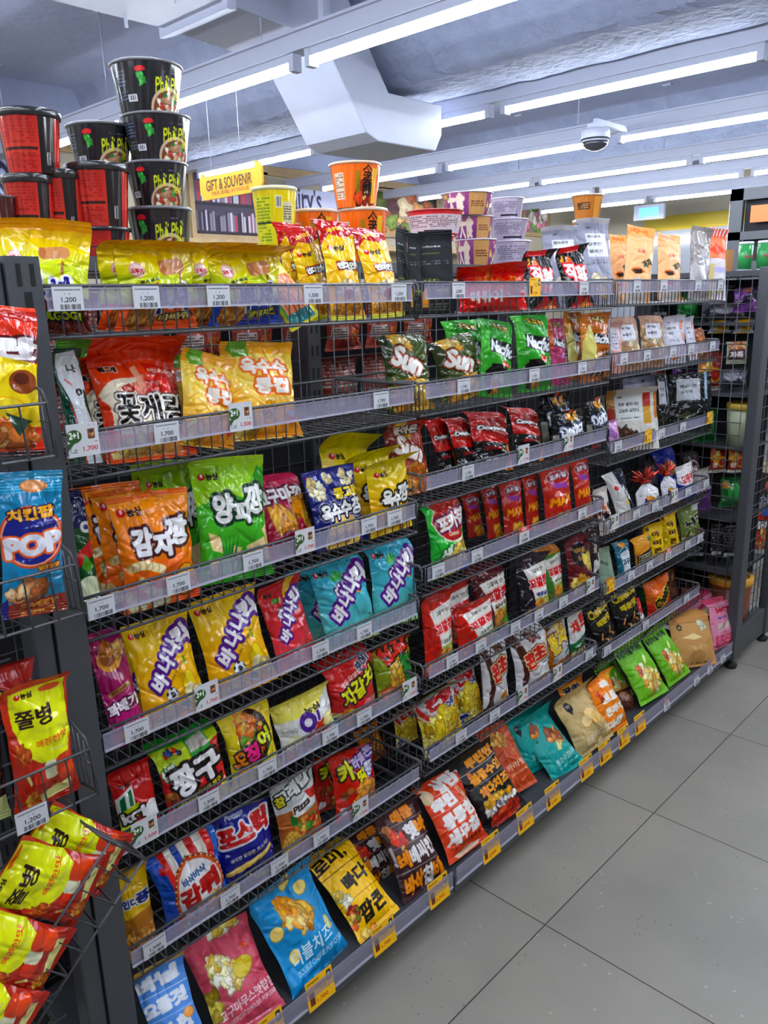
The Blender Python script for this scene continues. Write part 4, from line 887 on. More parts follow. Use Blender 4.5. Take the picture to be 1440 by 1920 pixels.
# ---- fifth shelf
@art('koi')
def _(p): p.rect(0, 0, 1, 1, '#b31d20'); p.rect(0, .8, 1, 1, '#c02626'); p.text('농심', .35, .74, .3, .11, '#2a0a0c', b=.04); p.poly([(.05, .62), (.55, .72), (.5, .5), (0, .44)], '#e4e8e2'); p.poly([(.15, .6), (.3, .64), (.26, .46), (.1, .44)], '#1f6a42'); p.poly([(.4, .66), (.5, .68), (.46, .5), (.36, .5)], '#1f6a42'); p.poly([(0, .44), (.6, .52), (.4, .2), (0, .16)], '#b9c62a'); p.text('kσI', .40, .38, .6, .24, '#f2f0f0', a=6, b=.05, o='#17140f', ow=.13); p.poly([(0, 0), (1, 0), (1, .2), (.2, .06)], '#1f5a38'); p.ell(.86, .34, .18, .26, '#efeeee')
@art('jjang')
def _(p):
    p.rect(0, 0, 1, 1, '#c0242a'); p.poly([(0, 1), (1, 1), (1, .86), (.5, .72), (.05, .66), (0, .7)], '#b9cf34'); p.rect(0, .93, 1, 1, '#2f8a3c'); p.text('삼양', .17, .66, .26, .14, '#f2f6ea', a=12, b=.05, o='#3a7a3a', ow=.12); p.food(.34, .86, .14, .04, ['#c0302a', '#d8a82a', '#3a5aa0', '#2a1a12'], 14, .03, 4); p.rrect(.72, .84, .3, .22, '#3f9a4a', 6, .02); p.rrect(.72, .87, .26, .13, '#c9c2b8', 6, .01)
    p.text('짱구', .56, .54, .80, .36, '#f4f2f2', a=8, b=.06, o='#1a1012', ow=.12); p.poly([(.1, .29), (.96, .40), (.96, .29), (.1, .18)], '#17140f'); p.text('ORIGINAL 최초의 짱구', .53, .29, .76, .075, '#e2d02a', a=7, b=.03); p.text('SINCE 1973', .6, .20, .5, .045, '#2a0a0a', a=7); p.ell(.10, .36, .09, .09, '#9a5a2a'); p.food(.10, .36, .06, .06, ['#c98a4a', '#7a3c1c'], 8, .03, 3)
    p.poly([(.42, .0), (1, .0), (1, .28), (.6, .12)], '#d9cf4a'); p.ell(.62, .08, .12, .06, '#5a3418')
@art('ojing')
def _(p):
    p.rect(0, 0, 1, 1, '#d6c21c'); p.grad('#c8bc1c', '#e0cc2a', 0, 1); p.ell(.58, .60, .36, .50, '#f0d84a', -10); p.ell(.58, .60, .32, .45, '#3c1f12', -10); p.food(.58, .68, .24, .28, ['#e8903a', '#d86a28', '#f0c45a', '#6a9a3a'], 40, .07, 3, 1.6)
    p.text('오', .22, .40, .24, .22, '#e8902a', b=.05, o='#2a140c', ow=.13); p.text('징', .47, .43, .26, .27, '#e23a8a', a=6, b=.05, o='#2a140c', ow=.13); p.text('어', .77, .56, .24, .26, '#d8de2a', a=10, b=.05, o='#2a140c', ow=.13); p.poly([(.1, .2), (.14, .26), (.5, .30), (.55, .24)], '#e8902a'); p.rrect(.86, .40, .14, .06, '#4f8a2a', 40, .01)
@art('cabb')
def _(p):
    p.rect(0, 0, 1, 1, '#e6e6e4'); p.poly([(0, 1), (1, 1), (1, .86), (.7, .62), (0, .66)], '#e6dd78'); p.text('농심', .68, .69, .24, .08, '#2a2418', a=6); p.text('crispy', .26, .48, .34, .12, '#b0b2b8', a=6, b=.02); p.ell(.55, .52, .15, .14, '#5a2f8a'); p.ell(.55, .52, .07, .06, '#e6e6ea'); p.rect(.72, .48, .76, .64, '#5a2f8a')
    p.text('배추', .66, .26, .52, .28, '#c2492a', a=32, b=.06); p.poly([(.42, .1), (.6, .06), (.85, .2), (.82, .26)], '#2f7a4a'); p.ell(.24, .28, .16, .11, '#b0b08a', 20); p.ell(.24, .29, .15, .10, '#ece9c4', 20); p.ell(.9, .42, .1, .1, '#e9e0a0'); p.food(.2, .06, .14, .05, ['#d8763a', '#e8a05a'], 8, .05, 3, 2)
@art('jagal')
def _(p):
    p.rect(0, 0, 1, 1, '#bf2a2c'); p.grad('#b8262a', '#cc3434', 0, 1); p.text('문어!', .78, .86, .3, .12, '#1f3a5a', a=16, b=.05, o='#e8d8d8', ow=.08); p.text('맛도 모양도', .48, .74, .46, .07, '#f2d8d4', a=18); p.words([('자', .34, .52, .27, .25, 12), ('갈', .60, .58, .25, .27, 12), ('치', .85, .65, .24, .26, 12)], '#d9d82a', b=.045, o='#2a1a10', ow=.11)
    p.poly([(0, .34), (.5, .28), (1, .30), (1, 0), (0, 0)], '#e0d8a2'); p.poly([(0, .26), (.6, .16), (1, .2), (1, 0), (0, 0)], '#2f8088'); p.food(.32, .22, .14, .09, ['#f0b43a', '#e89a2a'], 7, .075, 4, 1.2); p.ell(.78, .22, .22, .18, '#d8848c'); p.food(.5, .06, .2, .05, ['#f0a04a', '#d86a2a'], 6, .06, 6)
@art('kkon')
def _(p):
    p.rect(0, 0, 1, 1, '#9aa02a'); p.grad('#7f8f22', '#b07a2a', 0, 1); p.food(.6, .5, .26, .36, ['#e8b84a', '#f0d278', '#d89a34', '#c07a26'], 60, .06, 3, 1.6); p.text('신꼬', .52, .84, .76, .30, '#d83a24', a=10, b=.07, o='#1f1410', ow=.1); p.text('콘', .80, .50, .26, .40, '#2f8a3c', a=0, b=.08, o='#133a1a', ow=.06); p.ell(.3, .2, .22, .12, '#c0643a'); p.ell(.3, .2, .15, .08, '#e0a080'); p.ell(.12, .56, .16, .3, '#8a9a2a')
def kkal(p, base, sub, subc, low=None):
    p.rect(0, 0, 1, 1, base); p.rect(0, .9, 1, 1, base); p.text('LOTTE', .44, .90, .26, .05, '#f0d8d4', b=.03); p.poly([(.22, .76), (1, .86), (1, .34), (.5, .30)], '#f0ece6'); p.text('고깔의 맛!', .66, .74, .42, .09, '#2a2420', a=8, b=.02)
    p.text('꼬깔콘', .66, .57, .66, .22, '#c8242a', a=7, b=.06, o='#f6f0ee', ow=.07, o2='#c8242a', ow2=.09); p.text(sub, .74, .40, .40, .10, subc, a=7, b=.035); p.poly([(.5, .33), (1, .36), (1, .0), (.7, 0)], '#b7c06a')
    p.food(.72, .16, .24, .14, ['#e09a34', '#c87a22', '#f0b85a'], 9, .14, 4, .7); p.food(.3, .10, .14, .05, ['#d88a2c', '#c0701e'], 3, .13, 7, .8); p.poly([(.86, .1), (1, .3), (1, .05)], '#4f9a34')
@art('kkr')
def _(p): kkal(p, '#bf2a1a', '고소한맛', '#1f5a2c')
@art('kkm')
def _(p): kkal(p, '#57151c', '옥수수맛', '#5a3a12')
@art('kkp', bk='#141018')
def _(p): kkal(p, '#241428', '매콤달콤', '#1f3a7a'); p.rect(0, 0, .2, 1, '#17101c')
@art('kkg')
def _(p): kkal(p, '#4f8a3a', '옥수수', '#3a6a1c'); p.rect(0, .86, 1, 1, '#c8862a')
@art('maro')
def _(p): p.rect(0, 0, 1, 1, '#6a1a28'); p.grad('#5f1622', '#74202e', 0, 1); p.ell(.50, .68, .32, .30, '#2a1428'); p.ell(.5, .68, .29, .27, '#1f1226'); p.text('시아칩', .5, .74, .4, .12, '#d8b04a', b=.04); p.text('참을', .5, .62, .24, .10, '#c8a04a', b=.03); p.food(.82, .50, .14, .18, ['#e8d078', '#d8b04a'], 4, .14, 3, 1.2); p.food(.5, .18, .42, .14, ['#e0b84a', '#f0d278', '#c8922c'], 16, .13, 4, 1.3)
@art('blk')
def _(p): p.rect(0, 0, 1, 1, '#2c1420'); p.text('칠리', .6, .66, .7, .2, '#e0d0d0', a=60, b=.05); p.rect(.6, .1, .8, .5, '#e8e6ea'); p.text('K', .6, .3, .5, .4, '#f2f2f4', b=.08)
@art('sage', 'matte', 'snack_pouch', '#7f8f80', .3)
def _(p): p.rect(0, 0, 1, 1, '#93a594'); p.text('ECO', .5, .66, .5, .16, '#2a342c', a=-34, b=.04); p.ell(.58, .24, .3, .24, '#d98a34'); p.ell(.58, .22, .2, .15, '#e8b070'); p.rrect(.55, .1, .5, .1, '#e8d8b0', 0, .03)
@art('teal')
def _(p): p.rect(0, 0, 1, 1, '#1a6a80'); p.poly([(.3, .7), (.9, .8), (.9, .2), (.4, .1)], '#dfe6ea'); p.text('고구', .62, .5, .5, .24, '#17324a', b=.06); p.food(.6, .9, .2, .06, ['#d89a3a'], 5, .08, 3)
@art('goldb', 'matte', 'snack_pouch', '#b8862a', .3)
def _(p): p.rect(0, 0, 1, 1, '#d08f22'); p.grad('#a86a1c', '#e0a834', 0, 1); p.poly([(.05, .55), (.95, .62), (.92, .2), (.1, .14)], '#16140f'); p.fine(.12, .22, .86, .54, '#e8e0c0', 5, 6, .9); p.rect(.8, .8, 1, .9, '#3f7a3a')
@art('yelo')
def _(p): p.rect(0, 0, 1, 1, '#e8c814'); p.text('야', .55, .70, .4, .2, '#5a3208', b=.06); p.text('미', .55, .50, .4, .2, '#5a3208', b=.06); p.text('콘', .55, .30, .4, .2, '#5a3208', b=.06); p.ell(.2, .85, .1, .08, '#7a4a1c'); p.food(.3, .1, .25, .08, CHIP, 7, .1, 3); p.ell(.85, .14, .12, .1, '#b0281c')
@art('grnb')
def _(p): p.rect(0, 0, 1, 1, '#74824a'); p.poly([(.5, 0), (1, 0), (1, .5), (.7, .3)], '#b07a26'); p.text('누룽지', .58, .58, .74, .26, '#1a1a12', a=10, b=.05, o='#dfe4c8', ow=.08); p.food(.45, .18, .35, .16, ['#d9cf9a', '#8a6a34', '#4a5a2a', '#eee6c2'], 26, .08, 3); p.rect(.7, .8, 1, .95, '#cfd2d4')
# ---- sixth shelf
@art('pong')
def _(p): p.rect(0, 0, 1, 1, '#d8b41c'); p.rect(0, .9, 1, 1, '#c8a414'); p.text('인디', .34, .60, .52, .24, '#1c2a78', b=.06, o='#e8e4d8', ow=.12); p.text('퐁', .78, .62, .40, .30, '#1c2a78', b=.06, o='#e8e4d8', ow=.12); p.poly([(0, .44), (1, .50), (1, 0), (0, 0)], '#a8742a'); p.food(.5, .24, .55, .22, CEREAL, 80, .07, 3, 1.5); p.ell(.95, .08, .26, .18, '#6ab8d8')
@art('gamt', bk='#1d57a8')
def _(p):
    p.rect(0, 0, 1, 1, '#1f57ae')
    for i, c in enumerate(['#c02a24', '#e8e2d8', '#1f4f9e', '#e8e2d8', '#c02a24', '#e8e2d8', '#c8281f']): p.poly([(.22+i*.105, 0), (.325+i*.105, 0), (.325+i*.105, 1), (.22+i*.105, 1)], c)
    p.rect(.93, .0, 1, 1, '#1f6ab8'); p.ell(.18, .86, .05, .05, '#c41a1c'); p.ell(.60, .44, .40, .50, '#8a3a14'); p.ell(.60, .44, .375, .47, '#c8602a')
    for k in range(34): t = k*.185; p.ell(.60+.385*math.cos(t), .44+.48*math.sin(t)/p.A, .012, .012, '#f0d8a0')
    p.ell(.60, .44, .345, .435, '#e9e6e6'); p.text('바삭바삭', .58, .66, .40, .10, '#1f4f8a', a=6, b=.035); p.text('감튀', .60, .47, .60, .27, '#a8221c', a=4, b=.075, o='#e8e0dc', ow=.04); p.text('레드칠리맛', .58, .26, .40, .075, '#c82a30', a=8, b=.03); p.food(.82, .14, .14, .1, ['#e0a24a', '#c07a2a', '#f0c070'], 12, .06, 4, 2.2)
@art('post')
def _(p):
    p.rect(0, 0, 1, 1, '#1b2180'); p.grad('#181c70', '#232a90', 0, 1); p.rect(.0, .95, 1, 1, '#2a7a4a'); p.text('Potato', .44, .90, .34, .08, '#d8dcee'); p.text('포스틱', .52, .69, .86, .30, '#c0262a', a=5, b=.07, o='#efeef2', ow=.10); p.text('바삭한 깔끔한 포스틱!', .55, .43, .66, .06, '#e8e4c8', a=8, b=.03)
    p.poly([(.1, .27), (.3, .30), (.6, .34), (.9, .42), (.94, .38), (.6, .26), (.3, .22), (.1, .22)], '#e0bf5a'); p.poly([(.1, .27), (.3, .29), (.6, .325), (.9, .41), (.91, .395), (.6, .30), (.3, .26), (.1, .25)], '#f6e6a8'); p.poly([(.1, 0), (.9, 0), (.9, .12), (.1, .1)], '#2f62b0'); p.food(.55, .05, .36, .03, FRY, 8, .05, 3, 2)
@art('pizza')
def _(p):
    p.rect(0, 0, 1, 1, '#a8642c'); p.poly([(0, 1), (1, 1), (1, .74), (.5, .58), (0, .56)], '#c9c9cc'); p.text('고래밥', .50, .80, .86, .22, '#e8e8ea', a=10, b=.05, o='#1f3a26', ow=.12); p.text('참', .16, .72, .2, .18, '#d9d23a', a=10, b=.06, o='#1c1a12', ow=.12); p.poly([(.36, .62), (1, .74), (.94, .50), (.36, .46)], '#e9e7e6'); p.text('Pizza', .58, .58, .40, .13, '#2a1c18', a=12, sh=.2)
    p.poly([(.7, .72), (1, .66), (.98, .56), (.8, .6)], '#b8281f'); p.poly([(.3, .52), (.44, .46), (.4, .36), (.26, .40)], '#2f7a3a'); p.food(.68, .26, .34, .24, ['#c0502c', '#d8843a', '#a83a22', '#e8b060', '#5a8a3a'], 46, .07, 3, 1.2); p.ell(.24, .18, .22, .24, '#b8862f'); p.ell(.24, .18, .20, .22, '#e6bf62')
    for k in range(5): p.rrect(.24+(k-2)*.08, .18, .012, .36, '#a8741f', 20, .004); p.rrect(.24, .18+(k-2)*.06, .36, .012, '#a8741f', 20, .004)
@art('cara')
def _(p):
    p.rect(0, 0, 1, 1, '#c22a18'); p.grad('#b82616', '#d03420', 0, 1); rg = random.Random(3)
    for i in range(30): p.ell(.3+.6*rg.random(), .8+.18*rg.random(), .008, .008, '#f0c8b8')
    p.text('카', .30, .66, .34, .30, '#d6d82c', a=10, b=.05, o='#3a1a10', ow=.10); p.text('라멜', .66, .74, .30, .20, '#d8cbee', a=12, b=.05, o='#3a2a7a', ow=.12); p.text('콘', .88, .82, .18, .18, '#d8cbee', a=12, b=.05, o='#3a2a7a', ow=.12); p.text('땅', .66, .55, .24, .20, '#e4dc2c', a=8, b=.05, o='#3a1a10', ow=.11); p.text('콩', .86, .60, .20, .22, '#e4e0f2', a=8, b=.05, o='#3a2a7a', ow=.11)
    p.poly([(.3, .05), (.5, .3), (.8, .46), (1, .42), (1, 0)], '#7a2412'); p.food(.72, .24, .28, .22, ['#e0a848', '#c88a34', '#f0c878', '#d89a4a'], 34, .075, 5, 1.2); p.rrect(.18, .12, .2, .16, '#e8e4e4', 0, .06); p.ell(.22, .34, .09, .08, '#8a4a2a'); p.ell(.34, .40, .07, .06, '#b0763a')
@art('orb')
def _(p): p.rect(0, 0, 1, 1, '#c8741a'); p.grad('#b8601a', '#d88a24', 0, 1); p.text('땅콩', .5, .8, .6, .2, '#2a2a60', b=.05, o='#e0c84a', ow=.1); p.food(.6, .45, .25, .25, ['#d89a3a', '#c07a22', '#eab85a'], 14, .12, 3, 1.3)
@art('kchip', bk='#c9a11f')
def _(p):
    p.rect(0, 0, 1, 1, '#e0b023'); p.poly([(0, 1), (1, 1), (1, .70), (.5, .66), (0, .72)], '#b9bcc2'); p.rect(0, .62, 1, .70, '#d8902a'); p.food(.5, .62, .5, .12, ['#d8942c', '#c07a1e', '#e8b04a'], 60, .035, 4, 1.5); p.ell(.3, .68, .34, .2, '#e8d9c8', -30); p.ell(.3, .69, .31, .17, '#bb2420', -30); p.ell(.36, .75, .32, .16, '#c2bfc0', -30)
    p.text('콘칩', .58, .82, .62, .26, '#b81e22', a=6, b=.085, o='#e6e0de', ow=.09); p.text('CORN CHIP', .66, .64, .52, .09, '#20307e', a=16, b=.05, o='#e6e6ee', ow=.14); p.food(.5, .30, .5, .34, ['#e8cc3a', '#f0dc62', '#d9b424', '#f6ea94'], 44, .12, 6, 1.6); p.ell(.26, .10, .18, .15, '#e6e9f0'); p.ell(.26, .11, .155, .11, '#1f3f8e'); p.rrect(.29, .08, .28, .06, '#eef0f4', 10, .01); p.text('original', .29, .08, .24, .045, '#1f2f6e', a=10)
def kcho_(p, n1, c1, side, mid):
    p.rect(0, 0, 1, 1, '#e0dedf'); p.poly([(0, 1), (.3, 1), (.42, .7), (.3, .2), (.5, 0), (0, 0)], side); p.poly([(0, .9), (.14, .8), (.2, .4), (.1, .1), (0, .1)], '#e8e8ec')
    p.text(n1[0], .46, .56, .32, .34, c1, a=8, b=.06, o='#ead9a0', ow=.07, o2='#5a1216', ow2=.12); p.text(n1[1], .74, .64, .30, .34, c1, a=8, b=.06, o='#ead9a0', ow=.07, o2='#5a1216', ow2=.12)
@art('kcho', bk='#d9d9dc')
def _(p): kcho_(p, '콘초', '#c0262c', '#4a1f1a', None); p.text('CROWN', .28, .84, .2, .05, '#e8d8d8'); p.food(.68, .9, .16, .05, ['#5a2a1a', '#8a4a2a'], 6, .05, 3, 1.5); p.ell(.72, .2, .24, .16, '#f4f0ea'); p.ell(.74, .2, .16, .1, '#c98432'); p.poly([(.3, 0), (1, 0), (1, .1), (.6, .06)], '#5a2418'); p.ell(.9, .12, .07, .07, '#3a6ab8')
@art('kchi')
def _(p): kcho_(p, '콘치', '#e8cc2a', '#c87e22', None); p.food(.7, .88, .1, .08, CHIP, 5, .07, 3, 1.6); p.poly([(.2, 0), (1, 0), (1, .14), (.6, .2), (.3, .1)], '#d88a24'); p.ell(.85, .1, .07, .07, '#3a6ab8'); p.poly([(.75, .3), (1, .36), (1, .3), (.75, .24)], '#3a7a4a')
@art('chae')
def _(p): p.rect(0, 0, 1, 1, '#e4e4e2'); p.text('채', .35, .66, .42, .34, '#c8302a', a=8, b=.06); p.text('트', .78, .74, .34, .34, '#c8302a', a=8, b=.06); p.poly([(0, .36), (1, .48), (1, .16), (0, .10)], '#1f6a42'); p.text('vegetable', .5, .32, .7, .08, '#e0e8dc', a=7); p.food(.5, .1, .45, .12, ['#e0a050', '#d8503a', '#efe0b8', '#7aa84a'], 22, .09, 4); p.rect(.75, .9, 1, 1, '#2f7a4a')
@art('chb')
def _(p):
    p.rect(0, 0, 1, 1, '#141218'); p.text('Cheetos', .52, .86, .84, .24, '#d9c22a', a=9, b=.05, o='#141010', ow=.1); p.text('매운맛', .6, .64, .62, .18, '#d9c22a', a=9, b=.05)
    for (u, v, a) in ((.3, .36, 50), (.5, .26, -30), (.7, .42, 70), (.62, .2, 20), (.8, .3, -50), (.42, .12, -20)): p.rrect(u, v, .24, .05, '#b87a3a', a, .02); p.rrect(u, v+.006, .2, .025, '#e0b070', a, .01)
    p.poly([(.5, .2), (.56, .22), (.54, .3)], '#eceaea')
@art('rw')
def _(p): p.rect(0, 0, 1, 1, '#c22a2c'); p.food(.5, .4, .45, .4, ['#e8e2e0', '#c8302e', '#f2ece8', '#8a4a3a'], 22, .14, 3, 1.4)
@art('cho', bk='#5a3020')
def _(p): p.rect(0, 0, 1, 1, '#d8702a'); p.grad('#b8261c', '#c8342a', 0, .42); p.poly([(0, .4), (1, .5), (1, 1), (0, 1)], '#dc7628'); p.text('치즈', .3, .80, .4, .14, '#f0a070', a=12, b=.03); p.text('Cheetos', .62, .50, .80, .26, '#16120f', a=32, b=.06, o='#d8c82a', ow=.08); p.ell(.9, .3, .14, .2, '#7a3a24')
@art('brn')
def _(p): p.rect(0, 0, 1, 1, '#4a2a1c'); p.food(.5, .55, .4, .35, ['#6a3c22', '#3a1e12', '#8a5a34'], 16, .15, 3, 1.4)
# ---- bottom deck
@art('blu', 'matte', bk='#4a82c0')
def _(p):
    p.rect(0, 0, 1, 1, '#5a8fcc'); p.rect(0, .95, 1, 1, '#c8a428')
    for i, (t, w) in enumerate((('바닐', .84), ('요즘것', .9), ('고소한', .84), ('팝콘', .7))): p.text(t, .46, .84-i*.24, w, .24, '#dfe2ea', a=3, b=.085); p.rect(0, .715-i*.24, 1, .722-i*.24, '#cfdcf0')
    p.ell(.86, .42, .10, .09, '#c0803a'); p.ell(.86, .42, .085, .075, '#e0a458'); p.ell(.9, .2, .06, .1, '#e2d8c8'); p.ell(.7, .12, .06, .06, '#d89a52')
@art('pinkp', 'matte', bk='#a8485c')
def _(p):
    p.rect(0, 0, 1, 1, '#c2596c'); p.food(.66, .97, .2, .05, POP, 14, .06, 2); p.food(.46, .57, .24, .20, POP, 40, .075, 3, 1.1); p.ell(.70, .53, .17, .12, '#8a7a10', 24); p.ell(.70, .535, .16, .11, '#c9b52a', 24); p.food(.07, .32, .12, .13, ['#c9b53a', '#d8c860', '#a8922a'], 9, .09, 5); p.food(.82, .70, .08, .05, ['#c8342a', '#d86a3a'], 8, .02, 4)
    p.text('고구마무스맛팝콘', .60, .25, .92, .13, '#f2e6e8', a=6, b=.01); p.text('SWEETPOTATO MOUSSE POPCORN', .62, .155, .80, .055, '#f2e0e4', a=6, b=.012); p.fine(.3, .03, .9, .06, '#e0b8c0', 1, 3, .8)
@art('sky', 'matte', bk='#1a83b0')
def _(p):
    p.rect(0, 0, 1, 1, '#2193c4'); p.food(.52, .66, .22, .17, ['#e8a838', '#f0c060', '#d8902a', '#f6d890'], 40, .07, 3, 1.1)
    for (u, v) in ((.14, .60), (.24, .34), (.80, .80), (.86, .40), (.62, .93)): p.ell(u, v, .085, .075, '#b89a3a', 20); p.ell(u, v+.004, .078, .068, '#eed98a', 20)
    p.text('더블치즈', .50, .33, .62, .17, '#e6f2f8', a=4, b=.012); p.text('팝콘', .88, .40, .16, .14, '#9fd4ea', a=4, b=.0); p.text('DOUBLE CHEESE POP CORN', .58, .21, .76, .06, '#d6eaf4', a=4, b=.012); p.fine(.3, .07, .9, .1, '#9fcfe4', 1, 4, .8)
@art('yelp', 'matte', bk='#c79a14')
def _(p):
    p.rect(0, 0, 1, 1, '#f0bf16')
    for v in (.70, .38): p.rect(0, v, 1, v+.008, '#3a2c10')
    p.text('로미,', .42, .84, .80, .26, '#17130e', a=4, b=.04, sh=.1); p.text('빠다', .62, .55, .58, .26, '#17130e', a=4, b=.04, sh=.1); p.text('팝콘', .60, .22, .62, .28, '#17130e', a=4, b=.04, sh=.1); p.text('Butter Popcorn', .84, .93, .26, .1, '#2a2010', a=-4, b=.01); p.food(.16, .44, .14, .10, POP, 12, .06, 3); p.food(.18, .22, .16, .14, ['#d86a34', '#b0342a', '#e8c06a', '#7a8a34'], 16, .06, 5); p.food(.3, .05, .2, .04, CHIP, 6, .07, 6)
@art('bro', 'matte', bk='#2e1a1e')
def _(p):
    p.rect(0, 0, 1, 1, '#3c2024')
    for v in (.80, .57, .30): p.rect(0, v, 1, v+.007, '#d8cfcf')
    p.text('매콤', .60, .885, .40, .17, '#e0921c', a=4, b=.065); p.text('핫', .64, .68, .24, .22, '#e6e2e2', a=4, b=.065); p.text('바', .87, .69, .24, .22, '#e0921c', a=4, b=.065); p.text('바', .24, .43, .24, .23, '#e0921c', a=4, b=.065); p.text('베씨킨', .64, .44, .58, .24, '#e6e2e2', a=4, b=.06); p.text('바삭', .34, .16, .42, .25, '#e0921c', a=4, b=.065); p.text('칩', .66, .17, .2, .25, '#e6e2e2', a=4, b=.06); p.text('바', .88, .18, .2, .25, '#e0921c', a=4, b=.065)
    p.food(.30, .66, .14, .08, ['#d8502c', '#e8902a', '#c02a1c', '#d9c07a'], 18, .05, 3, 1.6); p.ell(.18, .80, .08, .06, '#c08a5a'); p.rrect(.06, .5, .04, .3, '#b8b6b8', 8, .02)
@art('sae', 'matte', bk='#a83c1c')
def _(p):
    p.rect(0, 0, 1, 1, '#c64a22')
    for i, v in enumerate((.80, .59, .38)): p.rect(0, v, 1, v+.007, '#e8a88c')
    p.text('살린', .66, .89, .56, .18, '#ece8e6', a=4, b=.085); p.text('뿌린', .36, .69, .50, .18, '#ece8e6', a=4, b=.085); p.text('통통한', .54, .48, .80, .19, '#ece8e6', a=4, b=.085); p.text('새우칩', .50, .27, .80, .19, '#ece8e6', a=4, b=.085); p.fine(.2, .12, .9, .17, '#3a1a10', 2, 4, .8); p.poly([(.2, .06), (.5, .1), (.85, .06), (.8, .02), (.3, .01)], '#e0c8b4'); p.ell(.12, .84, .13, .12, '#d8c4a8'); p.food(.84, .70, .07, .07, ['#e08a6a', '#f0c0a8'], 7, .04, 3, 1.6)
@art('ppo', 'matte', bk='#121216')
def _(p):
    p.rect(0, 0, 1, 1, '#141419')
    for v in (.77, .57): p.rect(.1, v, 1, v+.007, '#c9c6c2')
    p.text('뿌린만', .68, .86, .60, .16, '#dd9a1a', a=2, b=.07); p.text('봄', .34, .66, .22, .16, '#dd9a1a', a=2, b=.07); p.text('줄수있', .72, .67, .54, .16, '#dd9a1a', a=2, b=.06); p.text('체다치즈', .62, .47, .72, .16, '#dd9a1a', a=2, b=.07); p.ell(.30, .74, .05, .05, '#c87a3a'); p.ell(.36, .46, .06, .06, '#c87a3a'); p.text('P', .14, .86, .08, .09, '#d8d6d2')
    p.food(.60, .30, .42, .05, ['#d9ae34', '#c89220'], 26, .06, 3); p.food(.60, .22, .42, .05, ['#e4e0dc', '#f2eee8', '#5a5a66'], 26, .05, 5); p.food(.60, .10, .40, .08, ['#b83c22', '#c85a30', '#a02a1a'], 34, .06, 7)
@art('carm', 'matte', bk='#9a4a20')
def _(p): p.rect(0, 0, 1, 1, '#b8552a'); p.food(.48, .76, .24, .15, ['#d8a85a', '#c08a3a', '#eac884'], 16, .09, 3, 1.2); p.text('카라멜', .62, .36, .66, .15, '#ecd6c6', a=3, b=.01); p.text('CORN & CARAMEL', .62, .25, .62, .055, '#e6c8b4', a=3, b=.01); p.rrect(.8, .56, .2, .06, '#c87a4a', 0, .02)
@art('tea', 'matte', bk='#147a78')
def _(p): p.rect(0, 0, 1, 1, '#1f9c98'); p.ell(.22, .74, .085, .085, '#16181c'); p.poly([(.14, .70), (.30, .70), (.22, .60)], '#16181c'); p.text('맛있', .22, .745, .10, .05, '#e8f0ee', b=.03); p.food(.68, .56, .2, .14, ['#b8783a', '#8a4a22', '#d8a05a'], 16, .07, 3, 1.4); p.poly([(.52, .36), (.62, .5), (.66, .48), (.64, .34)], '#e2d69a'); p.poly([(.60, .34), (.7, .48), (.74, .44)], '#d8c47a'); p.text('왕소라형과자', .66, .23, .66, .12, '#d8efec', a=3, b=.012); p.fine(.36, .11, .95, .145, '#a8dcd8', 1, 4, .8)
@art('inj', 'matte', bk='#a89668')
def _(p): p.rect(0, 0, 1, 1, '#c6b184'); p.ell(.30, .78, .085, .085, '#16181c'); p.poly([(.22, .74), (.38, .74), (.30, .64)], '#16181c'); p.text('맛있', .30, .785, .10, .05, '#efe8d8', b=.03); p.ell(.62, .54, .14, .11, '#c89a4a'); p.ell(.62, .545, .13, .10, '#efd49a'); p.ell(.50, .46, .13, .11, '#c89a4a'); p.ell(.5, .465, .12, .1, '#f2dcaa'); p.ell(.74, .44, .14, .11, '#c8943e'); p.ell(.74, .445, .13, .1, '#ecc98a'); p.text('인절미스낵', .62, .20, .64, .13, '#f0e6d0', a=3, b=.012); p.fine(.4, .09, .95, .12, '#e2d3b2', 1, 4, .8)
@art('ors', 'matte', bk='#c8741a')
def _(p):
    p.rect(0, 0, 1, 1, '#e08a20'); p.text('옥', .62, .80, .34, .15, '#f2ece4', b=.08); p.text('보로', .56, .60, .62, .17, '#f2ece4', b=.08); p.text('콘과자', .58, .38, .76, .17, '#f2ece4', b=.08); p.text('마왕', .5, .16, .7, .17, '#f2ece4', b=.08); p.ell(.9, .9, .14, .09, '#f0b448'); p.food(.24, .66, .08, .1, ['#c8502a', '#a83a20'], 5, .05, 3)
@art('brl')
def _(p): p.rect(0, 0, 1, 1, '#4f2c1e'); p.food(.6, .6, .25, .2, ['#8a5a3a', '#6a3c26'], 8, .12, 3)
@art('grf', 'matte', bk='#4f8f1c')
def _(p): p.rect(0, 0, 1, 1, '#74b02a'); p.text('Garlic butter', .40, .93, .5, .07, '#d8e02a', a=2, b=.02); p.text('통감자실치볶음', .46, .80, .80, .12, '#153a16', a=2, b=.06); p.food(.62, .30, .30, .20, ['#f0dc9a', '#e4c06a', '#f7eccb', '#d8a84a'], 40, .055, 3, 2.2); p.food(.36, .46, .10, .07, ['#d8783a', '#c05a2a'], 9, .055, 5); p.ell(.66, .60, .03, .09, '#f2e8c0', -14); p.ell(.5, .55, .07, .035, '#f0e8d0')
